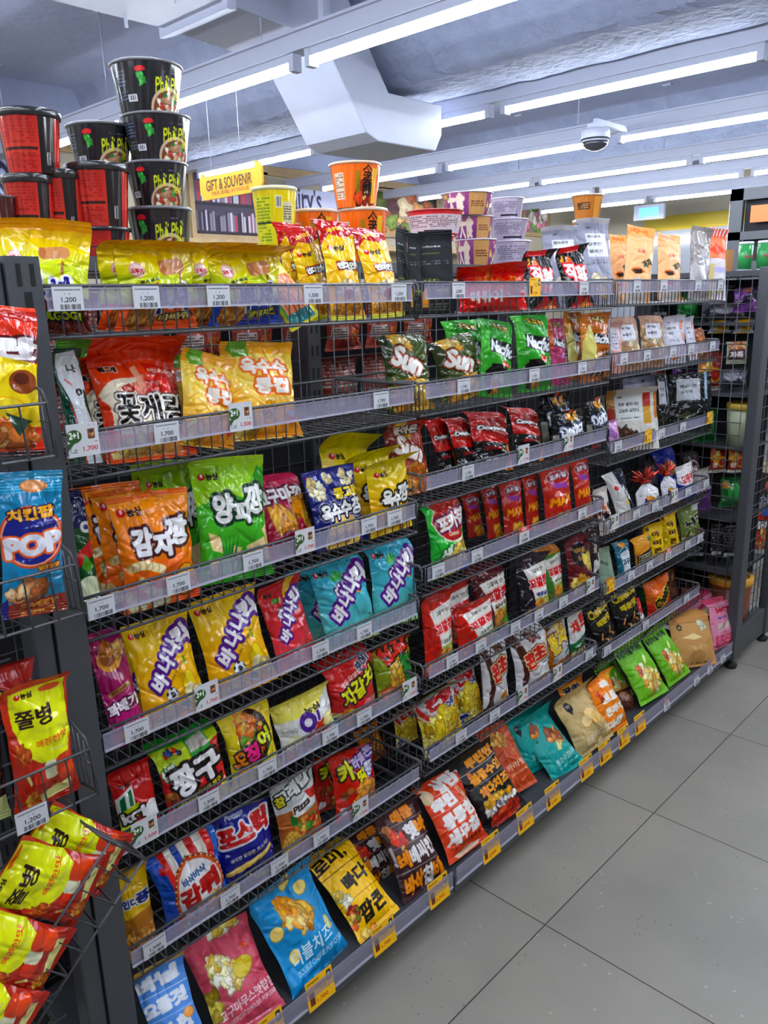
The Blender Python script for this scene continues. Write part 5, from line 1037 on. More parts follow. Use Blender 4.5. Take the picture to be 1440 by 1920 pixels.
@art('krf', 'paper', 'snack_pouch', '#a8794a', .3)
def _(p): p.rect(0, 0, 1, 1, '#c29a68'); p.rect(0, .78, 1, 1, '#b98c58'); p.rect(0, .765, 1, .78, '#8f6a40'); p.ell(.2, .70, .06, .06, '#1f1a16'); p.text('초코', .2, .70, .07, .05, '#d8c2a0'); p.food(.78, .70, .1, .06, ['#cfd0b8', '#e4e2cc'], 10, .045, 3); p.poly([(.2, .52), (.5, .58), (.7, .5), (.5, .47)], '#e8d8a8'); p.text('구운과자', .55, .34, .5, .1, '#e0c8a0', b=.0); p.ell(.55, .18, .2, .12, '#b08a5a'); p.fine(.4, .05, .8, .09, '#5a4028', 1, 4, .8)
@art('crm', 'paper', 'snack_pouch', '#cdbb9a', .25)
def _(p): p.rect(0, 0, 1, 1, '#ddccaa'); p.ell(.60, .74, .06, .06, '#2a221c'); p.rrect(.58, .46, .3, .2, '#4a2a1e', 6, .02); p.rrect(.25, .44, .26, .18, '#4a2a1e', -6, .02); p.ell(.82, .42, .12, .14, '#9aa84a'); p.ell(.82, .42, .07, .09, '#6a7a2a'); p.text('초코', .5, .22, .5, .1, '#4a382a'); p.fine(.3, .1, .8, .14, '#8a7a60', 1, 4, .8)
@art('ber', 'film', 'snack_pouch', '#c2607e', .25)
def _(p): p.rect(0, 0, 1, 1, '#dd9ab2'); p.rect(0, .92, 1, 1, '#d0607c'); p.text('berry', .6, .78, .62, .18, '#b01c3c', b=.045, sh=.05); p.text('딸기맛', .5, .64, .4, .06, '#5a4a9a'); p.rrect(.36, .46, .2, .2, '#cfc6bc', 0, .02); p.rrect(.68, .48, .2, .2, '#d6cec2', 0, .02); p.rrect(.5, .18, .72, .32, '#cc4a70', 0, .02); p.fine(.2, .1, .8, .28, '#e8a8bc', 5, 4, .7); p.rect(0, 0, 1, .03, '#a81f38')
# ---- left baskets
@art('ran')
def _(p): p.rect(0, 0, 1, 1, '#c83a1c'); p.grad('#b8281c', '#d84a20', .6, 1); p.rect(.0, .90, 1, .97, '#a82a18'); p.text('란', .68, .72, .62, .26, '#f2eef0', b=.09, o='#5a1a2a', ow=.10); p.poly([(0, .62), (.5, .66), (1, .62), (1, .2), (0, .2)], '#e8d024'); p.ell(.78, .50, .2, .16, '#8a4a22'); p.ell(.76, .52, .11, .08, '#5a2a1c'); p.ell(.5, .34, .3, .13, '#e8b82a'); p.ell(.5, .34, .27, .11, '#f2d84a'); p.food(.6, .15, .4, .1, ['#d88a4a', '#e8b878', '#b8642a'], 18, .12, 4); p.poly([(.5, .3), (.9, .24), (.7, .14)], '#2f4a3c'); p.rect(0, 0, 1, .04, '#3a1a1c')
@art('pop')
def _(p):
    p.rect(0, 0, 1, 1, '#1f86ac'); p.grad('#2a94b8', '#1a7aa0', .5, 1)
    for i in range(7): p.rect(0, .86+i*.02, 1, .868+i*.02, '#5ab8d4')
    p.ell(.62, .90, .2, .09, '#c8804a'); p.ell(.62, .905, .17, .07, '#e0a878'); p.ell(.5, .56, .52, .46, '#c8502c'); p.ell(.5, .56, .49, .43, '#e8a888'); p.ell(.5, .56, .46, .40, '#232a7c'); p.text('치킨팝', .52, .72, .74, .17, '#e0a83a', a=4, b=.05, o='#1a1444', ow=.1); p.text('POP', .52, .51, .90, .28, '#e6e6ee', a=6, b=.07, o='#d86a34', ow=.08); p.rrect(.76, .35, .36, .1, '#7a3a20', 4, .02); p.text('닭강정맛', .76, .35, .32, .07, '#e8b83a', a=4, b=.03)
    p.food(.5, .18, .38, .08, ['#d8a070', '#c8844a', '#eac8a0', '#b87040'], 16, .12, 5); p.poly([(.0, .1), (1, .14), (1, 0), (0, 0)], '#8a3a2a'); p.text('SWEET', .62, .085, .56, .09, '#c8924a', a=2, b=.06); p.text('& SPICY', .62, .03, .52, .06, '#c8924a', a=2, b=.06); p.poly([(0, 0), (.16, 0), (.12, .14), (0, .12)], '#2a2a78')
@art('jjol')
def _(p):
    p.rect(0, 0, 1, 1, '#b8341a'); p.grad('#a02818', '#c84420', 0, 1); p.poly([(.14, .93), (.95, .95), (1, .5), (.9, .36), (.5, .36), (.25, .46), (.12, .66)], '#dbe01e'); ns(p, .40, .89, .34); p.ell(.78, .90, .14, .06, '#d85a24'); p.text('쫄병', .48, .72, .56, .27, '#2a140f', b=.022); p.text('매콤한맛', .70, .52, .48, .11, '#d8401c', a=5, b=.02)
    p.ell(.22, .46, .13, .12, '#8a3a1c'); p.food(.22, .46, .1, .09, ['#d8803a', '#b85a24'], 14, .04, 3, 2); p.ell(.60, .26, .36, .20, '#a02a14'); p.rrect(.5, .27, .32, .28, '#cf3c18', 0, .08); p.rrect(.64, .29, .2, .3, '#e2e2c8', 4, .06); p.rrect(.84, .30, .24, .34, '#c84a20', 0, .1); p.ell(.86, .22, .12, .12, '#d8541e'); p.rrect(.76, .44, .2, .04, '#d8d870', -6, .01); p.rrect(.26, .26, .05, .22, '#e0d890', 24, .02); p.food(.34, .08, .14, .07, ['#d8902a', '#e8b04a', '#b86a1c'], 16, .05, 4, 1.8); p.poly([(.44, .1), (.9, .16), (.9, .06), (.5, .03)], '#e0dca0')
@art('dark')
def _(p): p.rect(0, 0, 1, 1, '#2a1a1c'); p.food(.7, .36, .25, .14, ['#b0502a', '#8a3a1c'], 14, .07, 3, 2); p.rect(0, 0, 1, .2, '#b9bf8a'); p.text('마라', .6, .6, .6, .2, '#c9a83a', a=60, b=.04); p.rrect(.8, .72, .2, .3, '#5a8ac0', 0, .02)
@art('red')
def _(p): p.rect(0, 0, 1, 1, '#8a2420'); p.text('바', .3, .55, .4, .4, '#d9c88a', b=.05, o='#2a1a14', ow=.1); p.food(.8, .2, .2, .12, CEREAL, 12, .07, 3)
# ---- goods behind
@art('ramp', 'film', 'noodle_pack', '#6a3430', .5)
def _(p): p.rect(0, 0, 1, 1, '#a2544a'); p.fine(.05, .55, .95, .92, '#d8c0ba', 7, 3, .85); p.rrect(.3, .3, .44, .24, '#d6ccc6', 0, .02); p.fine(.1, .22, .5, .38, '#5a3a38', 4, 4, .9); p.rrect(.76, .28, .3, .2, '#c9743c', 0, .03); p.rect(0, .5, 1, .53, '#e0d6d0')
@art('purp', 'film', 'snack_bag', '#4a2a5a', .35)
def _(p): p.rect(0, 0, 1, 1, '#6a3a80'); p.poly([(0, 0), (1, .5), (1, 0)], '#8a5aa0'); p.poly([(0, .4), (1, .9), (1, .6), (0, .1)], '#2c1c3a'); p.ell(.6, .9, .2, .07, '#d8845a')
@art('gryb', 'film', 'snack_bag', '#4a4a52', .35)
def _(p): p.rect(0, 0, 1, 1, '#6e6e78'); p.poly([(0, .3), (.5, .6), (1, .2), (1, 0), (0, 0)], '#3c3c44'); p.ell(.4, .7, .3, .12, '#9a9aa4')
@art('wybx', 'paper', 'snack_box', '#c8c8cc', .8)
def _(p): p.rect(0, 0, 1, 1, '#d2d3d8'); p.rrect(.5, .5, .5, .6, '#e2b82c', 0, .03); p.fine(.3, .3, .7, .7, '#8a6a1a', 4, 3); p.rect(0, .1, 1, .2, '#f2f2f6')
@art('jatok', 'matte', 'snack_pouch', '#8f9080', .3)
def _(p): p.rect(0, 0, 1, 1, '#a6a89a'); p.food(.5, .80, .35, .12, ['#c8824a', '#a85a2a', '#e0b080'], 30, .05, 3, 3); p.rrect(.5, .42, .8, .44, '#4a1a22', 0, .02); p.text('자톡', .5, .42, .64, .28, '#eceaea', b=.06)
@art('orpk', 'film', 'noodle_pack', '#a8522a', .4)
def _(p): p.rect(0, 0, 1, 1, '#8a2a24'); p.food(.3, .6, .25, .3, ['#e0a23a', '#d86a2a', '#f0d080'], 14, .14, 3, 1.2); p.ell(.75, .4, .3, .3, '#d89a3a'); p.ell(.75, .4, .2, .2, '#a8342a'); p.rect(0, 0, 1, .12, '#e2dcd2'); p.text('면', .3, .3, .3, .25, '#f2e8d8', b=.06)
@art('grpk', 'film', 'snack_bag', '#1f5a34', .6)
def _(p): p.rect(0, 0, 1, 1, '#246a38'); p.ell(.6, .5, .3, .35, '#3a9a50'); p.ell(.5, .65, .12, .1, '#9ad8a0'); p.ell(.2, .7, .18, .14, '#c8924a')
@art('bkpk', 'film', 'noodle_pack', '#17171c', .4)
def _(p): p.rect(0, 0, 1, 1, '#1c1c22'); p.fine(.1, .5, .9, .85, '#6a6a74', 5, 3); p.rrect(.5, .22, .7, .24, '#c8c9d0', 0, .01); p.fine(.2, .16, .8, .28, '#4a4a52', 3, 5); p.text('진짬뽕', .5, .92, .6, .1, '#d8d8dc', b=.04)
@art('redpk', 'film', 'snack_bag', '#8a2a1c', .45)
def _(p): p.rect(0, 0, 1, 1, '#a8281c'); p.rrect(.5, .62, .9, .28, '#141418', 0, .02); p.text('불닭볶음', .5, .64, .8, .2, '#ececec', b=.06); p.food(.5, .26, .4, .22, ['#e07a3a', '#c8502a', '#f0b070', '#e8a88a'], 26, .10, 3)
TAGS = {(1, 1): [(0.032, 'w', '1,200'),
 (0.159, 'w', '1,200'),
 (0.294, 'w', '1,200'),
 (0.506, 'w', '1,500'),
 (0.742, 'w', '1,200')],
(2, 1): [(0.94, 'w', '2,000'),
 (1.247, 'y', '2,000'),
 (1.486, 'w', '1,500')],
(3, 1): [(1.795, 'w', '1,800'),
 (1.974, 'w', '1,800'),
 (2.235, 'w', '3,500'),
 (2.426, 'w', '3,500')],
(1, 2): [(0.029, 'p', '1,700'),
 (0.172, 'w', '1,700'),
 (0.322, 'p', '1,500'),
 (0.681, 'w', '1,700')],
(2, 2): [(0.959, 'w', '1,700'),
 (1.253, 'w', '1,700'),
 (1.494, 'w', '1,700')],
(3, 2): [(1.736, 'w', '1,700'),
 (1.888, 'w', '1,800'),
 (2.073, 'w', '1,700'),
 (2.214, 'w', '1,700'),
 (2.397, 'w', '1,800')],
(1, 3): [(0.025, 'w', '1,700'),
 (0.167, 'w', '1,700'),
 (0.327, 'w', '1,700'),
 (0.455, 'p', '1,700'),
 (0.634, 'w', '1,700'),
 (0.714, 'w', '1,700')],
(2, 3): [(0.976, 'w', '1,700'),
 (1.212, 'p', '1,700'),
 (1.434, 'p', '1,700')],
(3, 3): [(1.726, 'w', '1,700'),
 (1.929, 'y', '1,700'),
 (2.027, 'w', '1,700'),
 (2.193, 'w', '1,800'),
 (2.422, 'y', '1,800')],
(1, 4): [(0.061, 'w', '1,700'),
 (0.203, 'p', '1,700'),
 (0.481, 'w', '1,700'),
 (0.609, 'w', '1,700')],
(2, 4): [(0.862, 'w', '1,700'),
 (1.014, 'w', '1,700'),
 (1.222, 'r', '1,700'),
 (1.525, 'w', '1,700')],
(3, 4): [(1.73, 'p', '1,700'),
 (1.878, 'w', '1,700'),
 (2.013, 'w', '1,700'),
 (2.161, 'p', '1,700'),
 (2.278, 'w', '1,700'),
 (2.439, 'w', '1,700')],
(1, 5): [(0.054, 'p', '1,500'),
 (0.187, 'w', '1,500'),
 (0.326, 'w', '1,700'),
 (0.497, 'w', '1,700'),
 (0.6, 'w', '1,700'),
 (0.752, 'p', '1,500')],
(2, 5): [(0.913, 'w', '1,700'),
 (1.032, 'w', '1,700'),
 (1.189, 'w', '1,700'),
 (1.305, 'w', '1,700'),
 (1.436, 'w', '1,700'),
 (1.594, 'p', '1,700')],
(3, 5): [(1.723, 'y', '1,700'),
 (1.865, 'w', '1,700'),
 (1.998, 'w', '1,800'),
 (2.146, 'r', '1,800'),
 (2.31, 'w', '1,700'),
 (2.421, 'w', '1,700')],
(1, 6): [(0.047, 'w', '1,500'),
 (0.215, 'w', '1,700'),
 (0.34, 'w', '1,700'),
 (0.457, 'w', '1,700'),
 (0.578, 'p', '1,500')],
(2, 6): [(0.949, 'w', '1,700'),
 (1.097, 'w', '1,700'),
 (1.233, 'p', '1,700'),
 (1.415, 'p', '1,700'),
 (1.604, 'w', '1,700')],
(3, 6): [(1.725, 'w', '1,700'),
 (1.999, 'w', '1,700'),
 (2.337, 'w', '1,700')],
(1, 7): [(0.218, 'y', '1,700'),
 (0.355, 'y', '1,700'),
 (0.549, 'y', '1,700'),
 (0.744, 'y', '1,700')],
(2, 7): [(0.959, 'y', '2,000'),
 (1.118, 'y', '2,000'),
 (1.26, 'y', '2,000'),
 (1.449, 'y', '2,000'),
 (1.565, 'y', '2,000')],
(3, 7): [(1.687, 'y', '2,000'),
 (1.802, 'y', '2,000'),
 (2.002, 'r', '1,800'),
 (2.257, 'w', '1,800'),
 (2.382, 'w', '1,800'),
 (2.509, 'w', '1,800')]}
LEFT = [('ran', 0.06, -0.105, 1.325, 0.1, 0.2, -0.11, 0, 'red and yellow ring snack bag in the highest end basket'),
 ('pop', 0.06, -0.1, 1.095, 0.095, 0.205, -0.12, 0, 'blue popcorn chicken snack bag in front at left end'),
 ('pop', 0.045, -0.19, 1.1, 0.09, 0.215, -0.12, 0, 'blue popcorn chicken snack bag cut by the left picture edge'),
 ('jjol', 0.06, -0.12, 0.8, 0.1, 0.2, -0.03, 0, 'red and lime chili noodle snack bag standing upright in an end basket'),
 ('dark', 0.045, -0.215, 0.8, 0.09, 0.18, -0.07, 0, 'dark snack bag left of the upright chili noodle bag'),
 ('red', 0.02, -0.15, 0.93, 0.1, 0.09, -0.07, 0, 'dark red snack bag lying above the upright chili noodle bag'),
 ('jjol', 0.07, -0.079, 0.62, 0.117, 0.176, 0.85, 0, 'chili noodle snack bag slumped sideways in front in the tilted basket'),
 ('jjol', 0.03, -0.017, 0.61, 0.11, 0.19, 0.75, 0, 'chili noodle snack bag slumped sideways at the rear of the tilted basket'),
 ('jjol', 0.085, -0.155, 0.545, 0.11, 0.19, 0.75, 0, 'chili noodle snack bag overlapped at the left of the tilted basket'),
 ('jjol', 0.1, -0.215, 0.48, 0.11, 0.18, 0.7, 0, 'chili noodle snack bag lowest in the tilted basket'),
 ('redpk', -0.1, -0.19, 0.31, 0.13, 0.13, 0.6, 0, 'red noodle bowl pack leaning behind the lower left mesh')]
BEHIND = [('ramp', -0.46, 0.07, 1.206, 0.14, 0.17, 0, 0, 'reddish noodle pack in lower far-side row, first from left', 'noodle packs on the far side of the shelf'),
 ('ramp', -0.47, 0.1, 1.385, 0.14, 0.16, 0, 0, 'reddish noodle pack in upper far-side row, first from left', 'noodle packs on the far side of the shelf'),
 ('ramp', -0.46, 0.225, 1.206, 0.14, 0.17, 0, 0, 'reddish noodle pack in lower far-side row, second from left', 'noodle packs on the far side of the shelf'),
 ('ramp', -0.47, 0.255, 1.385, 0.14, 0.16, 0, 0, 'reddish noodle pack in upper far-side row, second from left', 'noodle packs on the far side of the shelf'),
 ('ramp', -0.46, 0.38, 1.206, 0.14, 0.17, 0, 0, 'reddish noodle pack in lower far-side row, third from left', 'noodle packs on the far side of the shelf'),
 ('ramp', -0.47, 0.41000000000000003, 1.385, 0.14, 0.16, 0, 0, 'reddish noodle pack in upper far-side row, third from left', 'noodle packs on the far side of the shelf'),
 ('ramp', -0.46, 0.5349999999999999, 1.206, 0.14, 0.17, 0, 0, 'reddish noodle pack in lower far-side row, fourth from left', 'noodle packs on the far side of the shelf'),
 ('ramp', -0.47, 0.565, 1.385, 0.14, 0.16, 0, 0, 'reddish noodle pack in upper far-side row, fourth from left', 'noodle packs on the far side of the shelf'),
 ('ramp', -0.46, 0.69, 1.206, 0.14, 0.17, 0, 0, 'reddish noodle pack in lower far-side row, fifth from left', 'noodle packs on the far side of the shelf'),
 ('ramp', -0.47, 0.72, 1.385, 0.14, 0.16, 0, 0, 'reddish noodle pack in upper far-side row, fifth from left', 'noodle packs on the far side of the shelf'),
 ('ramp', -0.46, 0.845, 1.206, 0.14, 0.17, 0, 0, 'reddish noodle pack in lower far-side row, sixth from left', 'noodle packs on the far side of the shelf'),
 ('ramp', -0.47, 0.875, 1.385, 0.14, 0.16, 0, 0, 'reddish noodle pack in upper far-side row, sixth from left', 'noodle packs on the far side of the shelf'),
 ('ramp', -0.46, 1.0, 1.206, 0.14, 0.17, 0, 0, 'reddish noodle pack in lower far-side row, seventh from left', 'noodle packs on the far side of the shelf'),
 ('ramp', -0.47, 1.03, 1.385, 0.14, 0.16, 0, 0, 'reddish noodle pack in upper far-side row, seventh from left', 'noodle packs on the far side of the shelf'),
 ('ramp', -0.46, 1.155, 1.206, 0.14, 0.17, 0, 0, 'reddish noodle pack in lower far-side row, eighth from left', 'noodle packs on the far side of the shelf'),
 ('ramp', -0.47, 1.185, 1.385, 0.14, 0.16, 0, 0, 'reddish noodle pack in upper far-side row, eighth from left', 'noodle packs on the far side of the shelf'),
 ('ramp', -0.46, 1.31, 1.206, 0.14, 0.17, 0, 0, 'reddish noodle pack in lower far-side row, ninth from left', 'noodle packs on the far side of the shelf'),
 ('ramp', -0.47, 1.34, 1.385, 0.14, 0.16, 0, 0, 'reddish noodle pack in upper far-side row, ninth from left', 'noodle packs on the far side of the shelf'),
 ('purp', -0.011, 2.72, 1.438, 0.098, 0.089, 0.05, -0.7, 'purple glossy snack bag behind the right end mesh', 'goods in the right end cap'),
 ('gryb', -0.088, 2.75, 1.407, 0.157, 0.061, 0.05, -0.7, 'grey snack bag lying behind the right end mesh', 'goods in the right end cap'),
 ('wybx', -0.113, 2.75, 1.356, 0.1, 0.056, 0.05, -0.7, 'white box with yellow label, left one behind the end mesh', 'goods in the right end cap'),
 ('wybx', -0.023, 2.76, 1.356, 0.092, 0.055, 0.05, -0.7, 'white box with yellow label, right one behind the end mesh', 'goods in the right end cap'),
 ('jatok', -0.019, 2.7, 1.243, 0.083, 0.085, 0.05, -0.7, 'dark label shrimp snack pouch behind the end mesh', 'goods in the right end cap'),
 ('gryb', -0.039, 2.74, 1.144, 0.121, 0.079, 0.05, -0.7, 'grey snack bag above the yellow-lidded tub', 'goods in the right end cap'),
 ('orpk', -0.063, 2.72, 0.803, 0.074, 0.111, 0.05, -0.7, 'maroon noodle pack, left of two behind the end mesh', 'goods in the right end cap'),
 ('orpk', 0.003, 2.74, 0.808, 0.078, 0.11, 0.05, -0.7, 'maroon noodle pack, right of two behind the end mesh', 'goods in the right end cap'),
 ('grpk', -0.005, 2.73, 0.666, 0.102, 0.132, 0.05, -0.7, 'dark green glossy snack bag behind the end mesh', 'goods in the right end cap'),
 ('bkpk', -0.04, 2.72, 0.428, 0.062, 0.169, 0.05, -0.7, 'black noodle pack, left of two behind the end mesh', 'goods in the right end cap'),
 ('bkpk', 0.004, 2.75, 0.422, 0.076, 0.171, 0.05, -0.7, 'black noodle pack, right of two behind the end mesh', 'goods in the right end cap'),
 ('redpk', -0.143, 3.62, 0.237, 0.109, 0.208, 0.05, -0.7, 'red chili noodle bag on the lowest blue-striped shelf', 'goods on the display rack'),
 ('gryb', -0.135, 2.74, 1.4, 0.108, 0.135, 0.04, -0.7, 'grey snack bag on top end cap shelf, first behind the front goods', 'goods in the right end cap'),
 ('grpk', -0.25, 2.7600000000000002, 1.4, 0.108, 0.12, 0.04, -0.7, 'dark green snack bag on top end cap shelf, second behind the front goods', 'goods in the right end cap'),
 ('bkpk', -0.365, 2.74, 1.4, 0.108, 0.15, 0.04, -0.7, 'black noodle pack on top end cap shelf, third behind the front goods', 'goods in the right end cap'),
 ('orpk', -0.135, 2.74, 1.13, 0.108, 0.15300000000000002, 0.04, -0.7, 'maroon noodle pack on second end cap shelf, first behind the front goods', 'goods in the right end cap'),
 ('purp', -0.25, 2.7600000000000002, 1.13, 0.108, 0.136, 0.04, -0.7, 'purple snack bag on second end cap shelf, second behind the front goods', 'goods in the right end cap'),
 ('ramp', -0.365, 2.74, 1.13, 0.108, 0.17, 0.04, -0.7, 'reddish noodle pack on second end cap shelf, third behind the front goods', 'goods in the right end cap'),
 ('grpk', -0.135, 2.74, 0.92, 0.108, 0.14400000000000002, 0.04, -0.7, 'dark green snack bag on third end cap shelf, first behind the front goods', 'goods in the right end cap'),
 ('bkpk', -0.25, 2.7600000000000002, 0.92, 0.108, 0.128, 0.04, -0.7, 'black noodle pack on third end cap shelf, second behind the front goods', 'goods in the right end cap'),
 ('wybx', -0.365, 2.74, 0.92, 0.108, 0.16, 0.04, -0.7, 'white box with yellow label on third end cap shelf, third behind the front goods', 'goods in the right end cap'),
 ('purp', -0.135, 2.74, 0.63, 0.108, 0.18000000000000002, 0.04, -0.7, 'purple snack bag on fourth end cap shelf, first behind the front goods', 'goods in the right end cap'),
 ('ramp', -0.25, 2.7600000000000002, 0.63, 0.108, 0.16000000000000003, 0.04, -0.7, 'reddish noodle pack on fourth end cap shelf, second behind the front goods', 'goods in the right end cap'),
 ('gryb', -0.365, 2.74, 0.63, 0.108, 0.2, 0.04, -0.7, 'grey snack bag on fourth end cap shelf, third behind the front goods', 'goods in the right end cap'),
 ('bkpk', -0.135, 2.74, 0.4, 0.108, 0.162, 0.04, -0.7, 'black noodle pack on fifth end cap shelf, first behind the front goods', 'goods in the right end cap'),
 ('wybx', -0.25, 2.7600000000000002, 0.4, 0.108, 0.144, 0.04, -0.7, 'white box with yellow label on fifth end cap shelf, second behind the front goods', 'goods in the right end cap'),
 ('orpk', -0.365, 2.74, 0.4, 0.108, 0.18, 0.04, -0.7, 'maroon noodle pack on fifth end cap shelf, third behind the front goods', 'goods in the right end cap'),
 ('ramp', -0.135, 2.74, 0.12, 0.108, 0.18000000000000002, 0.04, -0.7, 'reddish noodle pack on sixth end cap shelf, first behind the front goods', 'goods in the right end cap'),
 ('gryb', -0.25, 2.7600000000000002, 0.12, 0.108, 0.16000000000000003, 0.04, -0.7, 'grey snack bag on sixth end cap shelf, second behind the front goods', 'goods in the right end cap'),
 ('grpk', -0.365, 2.74, 0.12, 0.108, 0.2, 0.04, -0.7, 'dark green snack bag on sixth end cap shelf, third behind the front goods', 'goods in the right end cap')]
CUPS = [('pho', -0.47, 0.49, 1.612, 0.139, 0.11, 'black noodle cup at the base of the tallest stack', 'black noodle cups on the shelf top'),
 ('pho', -0.47, 0.493, 1.722, 0.131, 0.091, 'black noodle cup second from bottom of the tallest stack', 'black noodle cups on the shelf top'),
 ('pho', -0.47, 0.503, 1.813, 0.143, 0.093, 'black noodle cup third from bottom of the tallest stack', 'black noodle cups on the shelf top'),
 ('pho', -0.47, 0.49, 1.903, 0.147, 0.099, 'black noodle cup on top of the tallest stack', 'black noodle cups on the shelf top'),
 ('pho', -0.56, 0.419, 1.792, 0.137, 0.099, 'black noodle cup left of the tallest stack behind the red cups', 'black noodle cups on the shelf top'),
 ('red', -0.45, 0.337, 1.612, 0.119, 0.061, 'red noodle cup with black rim below the front red cup', 'red noodle cups on the shelf top'),
 ('red', -0.45, 0.344, 1.673, 0.123, 0.121, 'red noodle cup with black rim beside the black cup stack', 'red noodle cups on the shelf top'),
 ('red', -0.47, 0.272, 1.649, 0.092, 0.129, 'red noodle cup second from right in the red row', 'red noodle cups on the shelf top'),
 ('red', -0.47, 0.207, 1.642, 0.092, 0.123, 'red noodle cup under the topmost red cup', 'red noodle cups on the shelf top'),
 ('red', -0.47, 0.224, 1.766, 0.116, 0.113, 'red noodle cup on top at the left', 'red noodle cups on the shelf top'),
 ('mar', -0.47, 0.148, 1.645, 0.061, 0.079, 'dark maroon noodle cup at the left picture edge', 'red noodle cups on the shelf top'),
 ('yel', -0.47, 0.816, 1.642, 0.109, 0.147, 'yellow noodle cup left of the corn snack bags', 'single noodle cups'),
 ('ora', -0.47, 1.097, 1.756, 0.138, 0.113, 'orange noodle cup on top beside the hanging sign', 'orange noodle cups'),
 ('ora', -0.47, 1.12, 1.612, 0.135, 0.146, 'orange noodle cup under the topmost orange one', 'orange noodle cups'),
 ('ora', -0.47, 0.947, 1.612, 0.117, 0.133, 'orange noodle cup behind the corn snack bags', 'orange noodle cups'),
 ('pur', -0.47, 1.629, 1.612, 0.133, 0.084, 'purple noodle bowl at the bottom of its stack', 'stacked noodle bowls on the shelf top'),
 ('pur', -0.47, 1.612, 1.695, 0.132, 0.068, 'purple noodle bowl in the middle of its stack', 'stacked noodle bowls on the shelf top'),
 ('pur', -0.47, 1.581, 1.762, 0.16, 0.067, 'purple noodle bowl on top of its stack', 'stacked noodle bowls on the shelf top'),
 ('rw', -0.43, 1.355, 1.612, 0.144, 0.081, 'white noodle bowl with red rim under the other red-rimmed one', 'stacked noodle bowls on the shelf top'),
 ('rw', -0.43, 1.378, 1.694, 0.166, 0.069, 'white noodle bowl with red rim left of the purple bowls', 'stacked noodle bowls on the shelf top'),
 ('gry', -0.47, 1.822, 1.612, 0.133, 0.085, 'pale noodle bowl at the bottom right of the bowl stacks', 'stacked noodle bowls on the shelf top'),
 ('gry', -0.47, 1.807, 1.696, 0.128, 0.069, 'pale noodle bowl in the middle of the right stack', 'stacked noodle bowls on the shelf top'),
 ('gry', -0.47, 1.796, 1.765, 0.113, 0.064, 'pale noodle bowl on top of the right stack', 'stacked noodle bowls on the shelf top'),
 ('brn', -0.47, 2.319, 1.612, 0.109, 0.177, 'brown noodle cup under the topmost brown one', 'brown noodle cups'),
 ('brn', -0.47, 2.312, 1.789, 0.116, 0.086, 'brown noodle cup on top behind the grey pouches', 'brown noodle cups')]
